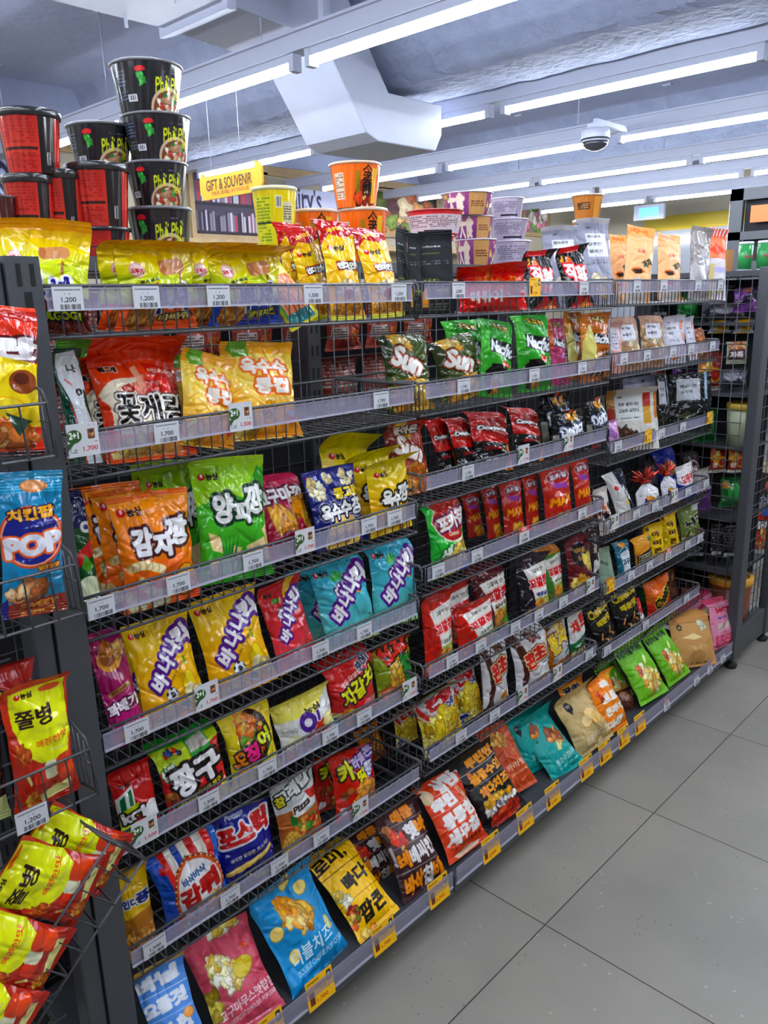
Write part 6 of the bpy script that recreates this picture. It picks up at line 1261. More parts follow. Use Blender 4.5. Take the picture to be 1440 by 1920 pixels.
BAGS = [
('ppA',1,1,-0.06,0.0197,1.477,0.1393,0.1683,-0.597,0.28,-0.07,'yellow-green ramen snack bag with brown base beside the left upright'),
('ppB',1,1,-0.05,0.2063,1.4781,0.1518,0.1415,-0.036,-0.119,-0.006,'yellow-green ramen snack bag with orange base, second from left on top shelf'),
('ppB',1,1,-0.14,0.2228,1.4787,0.1523,0.15,0.011,-0.139,0.006,'yellow-green ramen snack bag peeking out behind the orange-based one on top shelf'),
('ppC',1,1,-0.05,0.3897,1.4781,0.1531,0.1392,-0.136,-0.069,0.003,'yellow-green ramen snack bag with blue base on top shelf'),
('ppB',1,1,-0.14,0.3835,1.4791,0.148,0.1488,0.043,-0.095,0.018,'ramen snack bag in shadow behind the blue-based yellow bag on top shelf'),
('stick',1,1,-0.03,0.5161,1.4771,0.0793,0.1547,-0.244,0.469,0.454,'tilted noodle stick snack bag with yellow edge sliding down on top shelf'),
('corn',1,1,-0.14,0.6002,1.4834,0.0746,0.1965,-0.009,0.165,-0.024,'yellow and red corn snack bag, rearmost left of the four on top shelf'),
('corn',1,1,-0.09,0.6057,1.4808,0.0794,0.1846,-0.044,0.133,0.103,'yellow and red corn snack bag, second from left of the four on top shelf'),
('corn',1,1,-0.04,0.6396,1.4775,0.1023,0.2029,0.035,0.192,-0.026,'yellow and red corn snack bag, tallest front one of the four on top shelf'),
('corn',1,1,-0.05,0.7705,1.48,0.1207,0.1963,0.131,0.265,0.02,'yellow and red corn snack bag, rightmost of the four leaning on top shelf'),
('gour',2,1,-0.07,0.845,1.4828,0.0404,0.1929,0.109,0.197,-0.19,'slim black gourmet pouch turned sideways, left of the three on top shelf'),
('gour',2,1,-0.06,0.8701,1.4819,0.0327,0.1806,-0.275,0.192,-0.089,'black gourmet pouch turned sideways, middle of the three on top shelf'),
('gour',2,1,-0.05,0.9337,1.4804,0.0772,0.187,-0.786,0.185,0.021,'flat black gourmet snack pouch facing front with yellow print'),
('redlie',2,1,-0.05,1.1464,1.4805,0.1726,0.1023,-0.824,0.211,0.058,'wide red snack bag lying back on the top shelf of the middle bay'),
('jik',2,1,-0.05,1.3859,1.4815,0.1178,0.1522,-0.166,0.235,0.058,'black and red spicy snack bag, left of the pair on top shelf'),
('jik',2,1,-0.04,1.5509,1.4817,0.1142,0.1681,-0.245,0.235,0.124,'black and red spicy snack bag, right of the pair on top shelf'),
('jgray',2,1,-0.14,1.6363,1.4824,0.1218,0.2325,-0.436,0.157,0.047,'grey stand-up pouch with white label behind the left black spicy bag'),
('jgray',2,1,-0.1,1.7645,1.4823,0.1326,0.2578,-0.292,0.183,0.021,'tall grey stand-up pouch with white label behind the right black spicy bag'),
('orap',3,1,-0.14,1.9758,1.4866,0.076,0.2227,-0.391,0.198,-0.071,'peach orange pouch with black writing, leftmost and rear of three'),
('orap',3,1,-0.05,1.9,1.4864,0.1022,0.2402,-0.477,0.181,-0.16,'peach orange pouch with black writing, tallest middle of three'),
('orap',3,1,-0.05,2.1372,1.4865,0.11,0.2267,-0.284,0.193,-0.135,'peach orange pouch with black writing, rightmost of three'),
('clearg',3,1,-0.05,2.3754,1.4867,0.103,0.2551,-0.32,0.188,-0.158,'crinkled grey clear snack bag near the right end of top shelf'),
('whor',3,1,-0.05,2.5344,1.4868,0.09,0.254,-0.417,0.192,-0.09,'white and orange striped pouch at the right end of top shelf'),
('dkgr',1,2,-0.06,0.0651,1.2728,0.0519,0.1853,0.168,0.283,-0.07,'dark green and white snack bag beside the left upright on second shelf'),
('crab',1,2,-0.05,0.176,1.2632,0.1678,0.1982,-0.022,0.372,-0.054,'orange-red crab snack bag with black brush lettering'),
('crab',1,2,-0.13,0.1656,1.2643,0.137,0.1739,-0.071,0.082,0.035,'dark orange-red crab snack bag hidden behind the front crab one'),
('mk',1,2,-0.05,0.286,1.2675,0.1289,0.1695,0.149,0.166,-0.242,'pale yellow corn chip bag with white and orange lettering, left of the pair'),
('mk',1,2,-0.05,0.4209,1.2642,0.1581,0.185,-0.154,0.248,-0.053,'pale yellow corn chip bag with green corner, right of the pair'),
('mk',1,2,-0.15,0.3186,1.266,0.1176,0.1623,0.003,0.048,-0.028,'shadowed corn chip bag between the crab bag and the yellow pair'),
('grn',1,2,-0.15,0.1123,1.2657,0.0786,0.1995,-0.063,0.092,-0.045,'bright green bag behind the dark green and white bag'),
('sung',2,2,-0.06,0.8468,1.2687,0.1206,0.1771,-0.382,0.199,0.014,'olive green multigrain chip bag with slanted white lettering, front one'),
('sung',2,2,-0.09,1.0806,1.2677,0.1512,0.1579,-0.157,0.087,0.167,'olive green multigrain chip bag, second one beside the bright green bags'),
('nacg',2,2,-0.05,1.1598,1.2679,0.1103,0.1985,-0.235,0.164,-0.148,'bright green nacho bag, left of the two in front'),
('nacg',2,2,-0.04,1.3294,1.2681,0.1264,0.2035,-0.251,0.131,-0.001,'bright green nacho bag, right of the two in front'),
('nacg',2,2,-0.15,1.1818,1.2675,0.1241,0.1965,-0.314,0.14,0.016,'dark green nacho bag behind the two olive multigrain bags'),
('nacp',2,2,-0.07,1.5062,1.2678,0.0668,0.189,-0.218,0.202,-0.031,'purple and pink nacho bag squeezed between green and brown ones'),
('nacb',2,2,-0.1,1.6518,1.268,0.0866,0.2032,-0.091,0.215,-0.06,'brown and black nacho bag standing sideways'),
('nacb',2,2,-0.04,1.6473,1.2672,0.1395,0.1984,-0.153,0.053,0.019,'brown nacho bag with black graphic facing front'),
('jpk',3,2,-0.05,1.8024,1.2775,0.0411,0.1566,-0.427,0.203,-0.045,'pink-labelled small bakery pouch at left end of the right bay'),
('jbr',3,2,-0.05,1.8966,1.2775,0.0911,0.1735,-0.407,0.21,0.06,'brown rice crisp pouch with white label, left of two'),
('jbr',3,2,-0.05,2.0515,1.2774,0.0895,0.1713,-0.512,0.179,-0.005,'brown rice crisp pouch with white label, right of two'),
('jst',3,2,-0.05,2.225,1.2772,0.0894,0.1627,-0.481,0.18,0.027,'white pouch picturing orange biscuit sticks'),
('jst',3,2,-0.06,2.3979,1.2771,0.0452,0.1564,-0.395,0.201,0.1,'narrow white biscuit stick pouch turned sideways'),
('pastry',3,2,-0.05,2.4592,1.2771,0.0635,0.1137,-0.348,0.212,0.155,'small clear bag of brown pastries at the shelf end'),
('rad',1,3,-0.06,0.0435,1.014,0.0328,0.2179,0.065,0.238,-0.073,'green and navy vegetable snack bag mostly hidden by left upright'),
('gamja',1,3,-0.05,0.1678,1.0018,0.1535,0.2021,-0.037,0.161,-0.032,'orange potato snack bag with white bubble lettering in front'),
('gamja',1,3,-0.12,0.1726,0.9976,0.1523,0.2045,-0.067,0.185,-0.045,'orange potato snack bag second in line'),
('gamja',1,3,-0.19,0.1654,0.998,0.1414,0.2023,0.001,0.206,-0.068,'darkest orange potato snack bag third in line at the back'),
('yang',1,3,-0.05,0.3283,1.0038,0.1559,0.2364,-0.156,0.191,-0.067,'green onion snack bag with white bubble lettering in front'),
('yang',1,3,-0.12,0.2573,1.0061,0.124,0.223,-0.047,0.221,-0.046,'green onion snack bag behind, between the orange and front green bags'),
('yang',1,3,-0.19,0.2747,1.0049,0.1199,0.2205,-0.009,0.252,-0.084,'green onion snack bag at the back of its line'),
('gogu',1,3,-0.08,0.4911,1.0031,0.1602,0.1911,-0.079,0.495,-0.007,'magenta sweet potato snack bag half behind the green onion bag'),
('navy',1,3,-0.05,0.608,1.0046,0.1485,0.1725,-0.023,0.27,-0.014,'navy bean powder corn snack bag with yellow and white lettering'),
('oks',1,3,-0.04,0.7524,1.0044,0.1383,0.1781,0.001,0.102,0.002,'yellow corn snack bag in front at the right of its shelf'),
('oks',1,3,-0.15,0.7259,1.0028,0.1535,0.2124,-0.043,0.249,-0.148,'yellow corn snack bag rearmost with its top above the navy bag'),
('oks',1,3,-0.09,0.7514,1.003,0.1392,0.1869,-0.079,0.15,0.005,'yellow corn snack bag in the middle of its line'),
('sunr',2,3,-0.09,0.8884,1.0605,0.1218,0.1729,-0.14,0.279,0.013,'red spicy multigrain chip bag with white slanted lettering'),
('dor',2,3,-0.09,1.0393,1.0602,0.0592,0.1713,-0.28,0.285,0.148,'red and black tortilla chip bag sideways, leftmost of four'),
('dor',2,3,-0.07,1.0902,1.0605,0.1257,0.172,0.214,0.322,-0.106,'red and black tortilla chip bag sideways, second of four'),
('dor',2,3,-0.05,1.1651,1.0603,0.1518,0.179,-0.078,0.311,-0.133,'red and black tortilla chip bag, third of four facing front'),
('dor',2,3,-0.05,1.3342,1.06,0.1509,0.1723,0.067,0.302,-0.166,'red and black tortilla chip bag, rightmost of four facing front'),
('dob',2,3,-0.05,1.53,1.0599,0.1502,0.1335,-0.143,0.094,0.003,'black tortilla chip bag tilting to the right'),
('dob',2,3,-0.05,1.71,1.0599,0.1191,0.1523,-0.081,0.16,0.054,'black tortilla chip bag with blue lettering at the bay end'),
('dob',2,3,-0.15,1.6367,1.059,0.1425,0.1659,-0.24,0.189,-0.001,'black tortilla chip bag standing behind the tilted one'),
('pinkb',2,3,-0.03,1.7716,1.0588,0.0555,0.0795,-0.175,0.194,0.05,'small pale pink bag at the bay joint'),
('jgim',3,3,-0.05,1.9478,1.0121,0.161,0.2024,-0.954,0.178,0.09,'flat white pouch picturing brown seaweed sticks'),
('jgrb',3,3,-0.13,2.2241,1.0108,0.1556,0.2212,-0.874,0.155,0.112,'grey label pouch behind the flat white seaweed pouch'),
('jblk',3,3,-0.05,2.3974,1.0113,0.1535,0.2202,-0.844,0.153,0.038,'flat black pouch with white label and painted shine streak'),
('jblk',3,3,-0.07,2.2281,1.0112,0.0556,0.2247,-0.435,0.177,0.02,'black pouch turned sideways left of the flat black one'),
('gwa',1,4,-0.05,0.0767,0.7688,0.0705,0.2048,0.044,0.319,-0.013,'magenta twisted bread snack bag beside left upright'),
('bana',1,4,-0.05,0.1736,0.7712,0.1359,0.1966,-0.014,0.365,-0.03,'yellow banana puff bag with purple outlined lettering, left front'),
('bana',1,4,-0.05,0.3277,0.7687,0.1511,0.2051,-0.105,0.313,0.037,'yellow banana puff bag with purple outlined lettering, right front'),
('bana',1,4,-0.13,0.1702,0.7591,0.1068,0.1706,-0.119,0.274,0.027,'yellow banana puff bag in shadow behind the left one'),
('ddal',1,4,-0.05,0.47,0.771,0.1127,0.1892,0.005,0.32,0.047,'red strawberry banana puff bag'),
('mint',1,4,-0.05,0.6261,0.7696,0.1527,0.1947,-0.139,0.262,0.025,'light blue mint chocolate banana puff bag, left front'),
('mint',1,4,-0.05,0.767,0.77,0.1514,0.1969,-0.052,0.136,-0.084,'light blue mint chocolate banana puff bag, right front'),
('mint',1,4,-0.12,0.6262,0.7652,0.1429,0.1733,-0.048,0.261,0.002,'light blue mint chocolate banana puff bag behind the left one'),
('poka',2,4,-0.05,0.975,0.841,0.15,0.1886,0.018,0.153,-0.03,'green and red potato chip bag with white lettering'),
('maxr',2,4,-0.2,1.2836,0.8408,0.0619,0.1252,-0.257,0.223,0.046,'red potato chip bag sideways, first of six and deepest'),
('maxr',2,4,-0.15,1.3084,0.8406,0.0578,0.1508,-0.258,0.222,0.021,'red potato chip bag sideways, second of six'),
('maxr',2,4,-0.11,1.3486,0.8401,0.0828,0.1624,-0.237,0.226,-0.045,'red potato chip bag sideways, third of six'),
('maxr',2,4,-0.1,1.4298,0.8401,0.0567,0.1668,-0.236,0.178,-0.031,'narrow red potato chip bag sideways, fourth of six'),
('maxr',2,4,-0.06,1.509,0.8408,0.1347,0.1842,-0.137,0.161,-0.008,'red potato chip bag with yellow letters, fifth of six facing front'),
('maxr',2,4,-0.05,1.6407,0.841,0.0816,0.1885,-0.179,0.185,-0.003,'red potato chip bag with yellow letters, sixth at the bay end'),
('spic',3,4,-0.04,1.773,0.7641,0.061,0.1557,-0.391,0.223,0.121,'small orange and white cracker bag at the bay joint'),
('pote',3,4,-0.05,1.9369,0.7641,0.0815,0.1847,-0.428,0.244,0.242,'white potato stick bag with navy side panel'),
('ribb',3,4,-0.05,2.0966,0.7638,0.1124,0.1241,-0.431,0.229,0.084,'white cookie bag tied with red foil ribbon, left of two'),
('ribb',3,4,-0.05,2.2676,0.7636,0.0827,0.1225,-0.373,0.219,0.097,'white cookie bag tied with red foil ribbon, right of two'),
('squid',3,4,-0.04,2.3879,0.7635,0.0921,0.1298,-0.316,0.2,0.085,'white and navy squid snack bag with red lettering'),
('navyl',3,4,-0.13,2.4506,0.7644,0.1036,0.1689,-0.455,0.247,0.145,'navy nut snack bag lying behind the ribbon-tied bags'),
('octo',3,4,-0.1,2.5895,0.763,0.0904,0.1436,-0.334,0.197,0.071,'dark brown bag with octagon label behind the squid bag'),
('clearg',3,4,-0.04,2.5293,0.7626,0.1113,0.0918,-0.173,0.175,0.077,'grey transparent snack bag at right end of its shelf'),
('koi',1,5,-0.05,0.0798,0.5633,0.0822,0.1599,-0.095,0.216,0.041,'red snack bag with green stripes beside left upright'),
('jjang',1,5,-0.05,0.2032,0.5651,0.1405,0.1524,-0.113,0.199,0.061,'red and lime retro cookie snack bag with white lettering'),
('ojing',1,5,-0.05,0.3399,0.5676,0.1242,0.1497,-0.031,0.211,0.01,'yellow squid snack bag with noodle bowl picture'),
('cabb',1,5,-0.04,0.4825,0.5692,0.1528,0.1413,-0.176,0.224,0.105,'white and cream cabbage snack bag with folded top'),
('jagal',1,5,-0.06,0.633,0.5628,0.1526,0.1674,-0.012,0.06,0.028,'red octopus snack bag with lime lettering'),
('kkon',1,5,-0.06,0.7787,0.5637,0.1429,0.1583,0.028,0.175,-0.014,'green and red corn snack bag at the right of its shelf'),
('kkr',2,5,-0.05,0.9308,0.5894,0.1188,0.2109,-0.009,0.126,-0.062,'red corn cone bag, left front'),
('kkr',2,5,-0.13,1.0922,0.5884,0.1501,0.1776,-0.13,0.163,-0.024,'red corn cone bag behind the left front one'),
('kkr',2,5,-0.04,1.0818,0.5893,0.1509,0.1573,-0.127,0.153,0.044,'red corn cone bag leaning over, right front'),
('kkm',2,5,-0.1,1.2292,0.5881,0.1434,0.1901,-0.1,0.154,-0.025,'maroon corn cone bag behind the leaning red one'),
('kkp',2,5,-0.05,1.3746,0.5895,0.1248,0.2001,-0.228,0.23,-0.061,'dark purple corn cone bag with white panel'),
('kkg',2,5,-0.09,1.5361,0.5882,0.1034,0.1754,-0.214,0.189,-0.02,'white and green corn cone bag behind the dark purple one'),
('maro',2,5,-0.05,1.6412,0.5886,0.1297,0.2017,-0.132,0.176,-0.013,'maroon potato chip bag with dark round emblem'),
('blk',2,5,-0.08,1.7846,0.5882,0.0933,0.1989,0.012,0.155,0.031,'narrow black bag with white print at the bay end'),
('sage',3,5,-0.04,1.8103,0.5535,0.0577,0.1532,-0.462,0.232,0.131,'sage green snack pouch at left of the right bay'),
('teal',3,5,-0.05,1.9368,0.553,0.0759,0.1427,-0.254,0.18,0.04,'teal snack pouch with white label and fin top'),
('goldb',3,5,-0.05,2.0838,0.5526,0.1182,0.1278,-0.044,0.148,0.045,'golden pouch with black printed label'),
('yelo',3,5,-0.06,2.2047,0.5529,0.0939,0.1518,-0.386,0.213,0.07,'bright yellow snack bag with vertical lettering, left of two'),
('yelo',3,5,-0.06,2.3425,0.5532,0.0774,0.1642,-0.445,0.232,0.107,'bright yellow snack bag with vertical lettering, right of two'),
('grnb',3,5,-0.05,2.4937,0.5532,0.1234,0.1643,-0.301,0.209,0.096,'olive and brown snack bag with black lettering at shelf end'),
('pong',1,6,-0.05,0.0512,0.3261,0.0627,0.1856,-0.105,0.241,-0.039,'yellow caramel puff bag with cereal picture beside left upright'),
('gamt',1,6,-0.05,0.1773,0.3289,0.1475,0.1703,-0.081,0.08,0.098,'blue red and white striped french fry snack bag'),
('post',1,6,-0.06,0.3078,0.3283,0.1459,0.1777,-0.09,0.182,-0.027,'navy potato stick snack bag with red lettering'),
('pizza',1,6,-0.05,0.4525,0.3353,0.1276,0.1871,0.002,0.186,0.023,'white and red pizza waffle snack bag'),
('cara',1,6,-0.05,0.6232,0.3293,0.1379,0.173,-0.076,0.271,-0.09,'red caramel corn peanut bag in front'),
('cara',1,6,-0.12,0.6132,0.3212,0.1276,0.148,-0.079,0.204,-0.131,'red caramel corn peanut bag behind the front one'),
('orb',1,6,-0.18,0.8164,0.3292,0.0785,0.1015,-0.194,0.265,0.147,'orange snack bag in shadow behind the caramel corn bags'),
('kchip',2,6,-0.05,0.9507,0.3601,0.1525,0.1795,-0.123,0.164,0.118,'yellow corn chip bag with red lettering and blue badge, left front'),
('kchip',2,6,-0.09,1.1132,0.359,0.1176,0.1637,-0.093,0.207,0.092,'yellow corn chip bag with red lettering and blue badge, right rear'),
('kchip',2,6,-0.14,0.8988,0.3587,0.0895,0.1095,-0.016,0.156,-0.043,'shadowed corn chip bag at left end behind basket side'),
('kcho',2,6,-0.07,1.2089,0.3598,0.1329,0.206,0.013,0.121,-0.051,'white and brown chocolate corn bag turned sideways'),
('kcho',2,6,-0.05,1.3766,0.3599,0.1534,0.1874,-0.203,0.124,0.065,'white and brown chocolate corn bag facing front with red lettering'),
('kchi',2,6,-0.08,1.5546,0.3595,0.1524,0.1671,-0.119,0.129,0.135,'white and gold corn snack bag with yellow lettering'),
('chae',2,6,-0.07,1.6689,0.3594,0.1131,0.1681,0.08,0.139,-0.01,'white and green vegetable snack bag with red lettering'),
('chb',3,6,-0.05,1.8361,0.3333,0.1199,0.176,-0.193,0.227,0.202,'black cheese snack bag with yellow lettering, left of two'),
('chb',3,6,-0.05,1.9961,0.3331,0.1423,0.1797,-0.273,0.214,0.103,'black cheese snack bag with yellow lettering, right of two'),
('rw',3,6,-0.04,2.0598,0.3332,0.0722,0.1139,-0.261,0.233,0.203,'small red and white snack bag before the orange cheese bag'),
('cho',3,6,-0.05,2.2396,0.3326,0.1516,0.1722,-0.226,0.137,0.132,'orange and red cheese snack bag with black lettering'),
('brn',3,6,-0.08,2.412,0.332,0.0817,0.1348,-0.233,0.208,0.104,'dark brown snack bag beside the orange cheese bag'),
('blu',1,7,0.07,0.049,0.1684,0.1008,0.1766,-0.129,0.727,-0.031,'light blue bag with big white lettering at bottom left corner'),
('pinkp',1,7,0.07,0.2005,0.1287,0.1532,0.195,-0.046,0.862,-0.058,'dusty pink sweet potato popcorn bag'),
('sky',1,7,0.07,0.3921,0.1043,0.1894,0.2276,0.148,0.684,-0.05,'sky blue double cheese popcorn bag'),
('yelp',1,7,0.07,0.5663,0.1179,0.1399,0.2213,0.066,0.902,-0.006,'bright yellow popcorn bag with black brush lettering'),
('bro',1,7,0.07,0.7291,0.1126,0.1624,0.2116,0.045,0.626,-0.129,'dark brown grilled snack bag with yellow and white lettering, front'),
('bro',1,7,-0.03,0.6791,0.1042,0.1365,0.1466,-0.018,0.58,-0.058,'dark brown grilled snack bag, rear one beside the yellow popcorn'),
('sae',1,7,0.07,0.9017,0.1267,0.1782,0.2007,0.14,0.646,-0.143,'orange-red shrimp snack bag with big white lettering'),
('ppo',2,7,0.07,1.068,0.1308,0.1655,0.2082,-0.249,0.669,0.2,'black cheese snack bag with yellow lettering on the bottom shelf'),
('carm',2,7,0.03,1.2081,0.1345,0.122,0.2013,-0.152,0.748,0.019,'rust orange caramel popcorn bag'),
('tea',2,7,0.07,1.401,0.1149,0.1562,0.2011,-0.188,0.845,0.163,'teal green snack bag in front on the bottom shelf'),
('tea',2,7,0.0,1.3528,0.1231,0.1438,0.1819,-0.179,0.569,0.014,'teal green snack bag behind the front teal one'),
('inj',2,7,0.07,1.5605,0.1277,0.1782,0.1996,-0.19,0.576,0.13,'beige rice cake snack bag on the bottom shelf'),
('ors',2,7,0.07,1.6901,0.1301,0.1475,0.1954,0.012,0.471,-0.028,'bright orange snack bag with white lettering on the bottom shelf'),
('orb',2,7,-0.06,1.6743,0.1227,0.1558,0.1434,0.01,0.342,-0.044,'golden orange snack bag hidden behind the beige bag'),
('brl',2,7,0.03,1.8584,0.1192,0.0786,0.0744,-0.275,0.603,-0.009,'dark brown bag slumped on the bottom shelf'),
('grf',3,7,0.07,1.9699,0.1346,0.1796,0.2278,-0.104,0.678,-0.003,'lime green fry snack bag, left of the front pair'),
('grf',3,7,0.07,2.173,0.1298,0.1464,0.2196,-0.191,0.616,0.135,'lime green fry snack bag, right of the front pair'),
('grf',3,7,-0.02,1.909,0.1186,0.1189,0.1552,-0.28,0.649,0.114,'lime green fry snack bag lying behind the left one'),
('krf',3,7,0.07,2.3251,0.1258,0.201,0.2193,-0.383,0.436,-0.091,'brown kraft pouch with folded top'),
('crm',3,7,0.03,2.5111,0.1162,0.1589,0.1763,-0.244,0.226,-0.107,'cream pouch with chocolate square picture'),
('ber',3,7,0.07,2.5873,0.1108,0.1503,0.204,-0.167,0.243,-0.073,'pink berry pouch beside the right end post'),
('ber',3,7,-0.04,2.6528,0.1169,0.2253,0.1626,-0.174,0.145,0.159,'pink berry pouch tipped behind the kraft and cream pouches'),
]
_cnt = {}
for b in BAGS: _cnt[b[0]] = _cnt.get(b[0], 0)+1
KINDWORD = {}
for (a, sec, row, X, Y, Z, w, h, yaw, lean, roll, lab) in BAGS:
    if a not in KINDWORD: KINDWORD[a] = (a, lab)
ROWNAME = ['top shelf', 'second shelf', 'third shelf', 'fourth shelf', 'fifth shelf', 'sixth shelf', 'bottom deck']
for (a, sec, row, X, Y, Z, w, h, yaw, lean, roll, lab) in BAGS:
    place_bag(a, (X, Y, Z), (roll, -lean, yaw), w, h, lab, f'snack bags on the {ROWNAME[row-1]} of the {BAY[sec]}')
for (a, X, Y, Z, w, h, roll, yaw, lab) in LEFT:
    place_bag(a, (X, Y, Z), (roll, -.06, yaw), w, h, lab, 'snack bags in the small end baskets')
for (a, X, Y, Z, w, h, lean, yaw, lab, grp) in BEHIND:
    place_bag(a, (X, Y, Z), (0, -lean, yaw), w, h, lab, grp)

# ------------------------------------------------------------------ noodle cups on the far-side top shelf
def cup_mesh(rb, rt, h, draw, back, npx):
    nu = int(np.clip(npx*1.5, 40, 150)); nv = int(np.clip(npx*.9*h/(2*rt)*1.2, 24, 120)); p = Paint(nu, nv, h/(math.pi*rt)); draw(p); C = p.done()
    a = np.linspace(-math.pi/2, math.pi/2, nu); z = np.linspace(0, h, nv); Aa, Zz = np.meshgrid(a, z); r = rb+(rt-rb)*(Zz/h)**.9
    wr = .0006*np.sin(Aa*9+Zz*60)+.0005*np.sin(Aa*23-Zz*40)
    F_ = np.stack([(r+wr)*np.cos(Aa), (r+wr)*np.sin(Aa), Zz], -1)
    A2 = np.linspace(math.pi/2, 1.5*math.pi, 24); A2, Z2 = np.meshgrid(A2, z); r2 = rb+(rt-rb)*(Z2/h)**.9
    B = np.stack([r2*np.cos(A2), r2*np.sin(A2), Z2], -1); return grid_mesh('cup_body', [F_, B], [C, np.broadcast_to(hexc(back), B.shape)], M_CUP)
def d_pho(p):
    p.rect(0, 0, 1, 1, '#24242c'); p.fine(.05, .25, .30, .85, '#5a6478', 9, 3, .8); p.rect(.30, .22, .40, .36, '#dfe0e6'); p.bars(.31, .24, .39, .34, '#26262c', 9)
    p.ell(.46, .84, .05, .03, '#c8343a'); p.ell(.47, .66, .06, .07, '#141a16'); p.food(.47, .66, .035, .04, ['#3f9a4a', '#57b45a'], 6, .02, 3, 1.6); p.ell(.76, .06, .22, .23, '#cdb9a2'); p.ell(.76, .05, .195, .20, '#7a4a34'); p.food(.76, .08, .15, .12, ['#e8d8c0', '#c8a080', '#3f8a4a', '#a84a3a', '#efe6d8'], 26, .035, 4, 1.8)
    p.text('Phở Phở', .76, .60, .32, .16, '#cdd63a', a=6, b=.015, sh=.15); p.fine(.55, .80, .85, .84, '#8a8a92', 1, 5); p.text('3분 OK', .90, .40, .12, .08, '#d8c83a', b=.04)
def d_red(p): p.rect(0, 0, 1, 1, '#b03430'); p.grad('#bc4034', '#a42c2a', .3, 1); p.fine(.22, .48, .62, .92, '#8a1a16', 9, 3, .8); p.fine(.22, .08, .62, .34, '#8a1a16', 6, 4, .7); p.rect(.2, .38, .64, .42, '#1c1418'); p.rect(.66, 0, .86, 1, '#1f1a1e'); p.grad('#1f1a1e', '#1f1a1e', 2, 3); p.rect(.74, .15, .80, .34, '#e6e4e6'); p.bars(.745, .16, .795, .33, '#222', 6); p.rect(.0, 0, .14, 1, '#1f1a1e')
def d_mar(p): p.rect(0, 0, 1, 1, '#4a1c20'); p.rect(.3, .4, .6, .8, '#dcdadc'); p.fine(.32, .44, .58, .76, '#555', 5, 3)
def d_yel(p): p.rect(0, 0, 1, 1, '#dcc81e'); p.rect(.2, .1, .5, .9, '#d6d43a'); p.fine(.22, .14, .48, .88, '#7a8a2a', 14, 3, .8); p.rect(.56, .7, .66, .9, '#e9e6d8'); p.bars(.57, .72, .65, .88, '#3a3a30', 8); p.rrect(.76, .62, .16, .3, '#d8d0b0', 0, .01); p.fine(.69, .5, .83, .74, '#4a3a1c', 6, 4, .9); p.rect(.2, .44, .5, .47, '#2a3a2a')
def d_ora(p): p.rect(0, 0, 1, 1, '#dd7426'); p.rect(.08, .2, .26, .8, '#d8c8b8'); p.fine(.09, .22, .25, .78, '#8a5a3a', 10, 3, .8); p.ell(.58, .22, .18, .20, '#2a1612'); p.food(.58, .24, .14, .14, ['#c8502a', '#e0a060', '#8a2a1c', '#efd8b0'], 16, .05, 3, 1.4); p.rrect(.72, .5, .10, .4, '#e0b43a', 0, .01); p.text('今', .60, .82, .15, .17, '#1a1210', b=.02); p.text('麦', .60, .61, .15, .17, '#1a1210', b=.015); p.text('郎', .60, .40, .15, .17, '#1a1210', b=.015); p.text('香', .46, .74, .08, .10, '#7a7a14', b=.015); p.text('辣', .46, .58, .08, .10, '#7a7a14', b=.015); p.text('味', .46, .42, .08, .10, '#7a7a14', b=.015)
def d_pur(p): p.rect(0, 0, 1, 1, '#8a4a86'); p.grad('#7a3a7a', '#a0608c', 0, 1); p.text('大食', .26, .55, .26, .40, '#e8d8c8', b=.05); p.rrect(.58, .5, .26, .5, '#c8a070', 0, .02); p.fine(.48, .36, .68, .64, '#6a3a2a', 3, 3, .9); p.food(.84, .5, .1, .2, ['#d8b07a', '#c88a9a', '#e8d8c8'], 10, .04, 3); p.food(.08, .5, .08, .2, ['#d8b07a', '#b8748a'], 8, .04, 5)
def d_rw(p): p.rect(0, 0, 1, 1, '#d8cdd2'); p.rect(0, .84, 1, 1, '#c23a40'); p.rect(0, 0, 1, .08, '#b8323c'); p.fine(.1, .3, .85, .78, '#8a6a74', 6, 3, .8); p.rect(.35, .12, .7, .2, '#2a2026')
def d_gry(p): p.rect(0, 0, 1, 1, '#c4bccb'); p.fine(.12, .3, .8, .85, '#77707f', 7, 3, .85); p.rrect(.72, .55, .16, .5, '#a79fae', 0, .01); p.rect(.3, .10, .7, .2, '#2f2a36')
def d_brn(p): p.rect(0, 0, 1, 1, '#a8713a'); p.rect(.1, .4, .4, .7, '#4a3020'); p.rect(.5, .05, .68, .95, '#c8944a'); p.fine(.12, .44, .38, .66, '#c8a070', 3, 3); p.rect(.84, .1, .9, .9, '#6a4aa8')
CUPK = {'pho': (d_pho, '#22222a', '#77777f', '#2a2a30', .76), 'red': (d_red, '#8a221c', '#26262a', '#303036', .78), 'mar': (d_mar, '#3a1a1c', '#55504f', '#2a2422', .8), 'yel': (d_yel, '#c8b41c', '#e6dfb0', '#e9e3c0', .78), 'ora': (d_ora, '#c8641f', '#e0c0a8', '#e9d8c8', .74), 'pur': (d_pur, '#7a3f78', '#d8c8d8', '#cbb9c9', .8), 'rw': (d_rw, '#c8bcc2', '#c04048', '#e2d8dc', .8), 'gry': (d_gry, '#b8b0be', '#d8d2de', '#ddd6e0', .8), 'brn': (d_brn, '#9a6430', '#d8c0b0', '#e0d0c0', .74)}
_CUP = {}
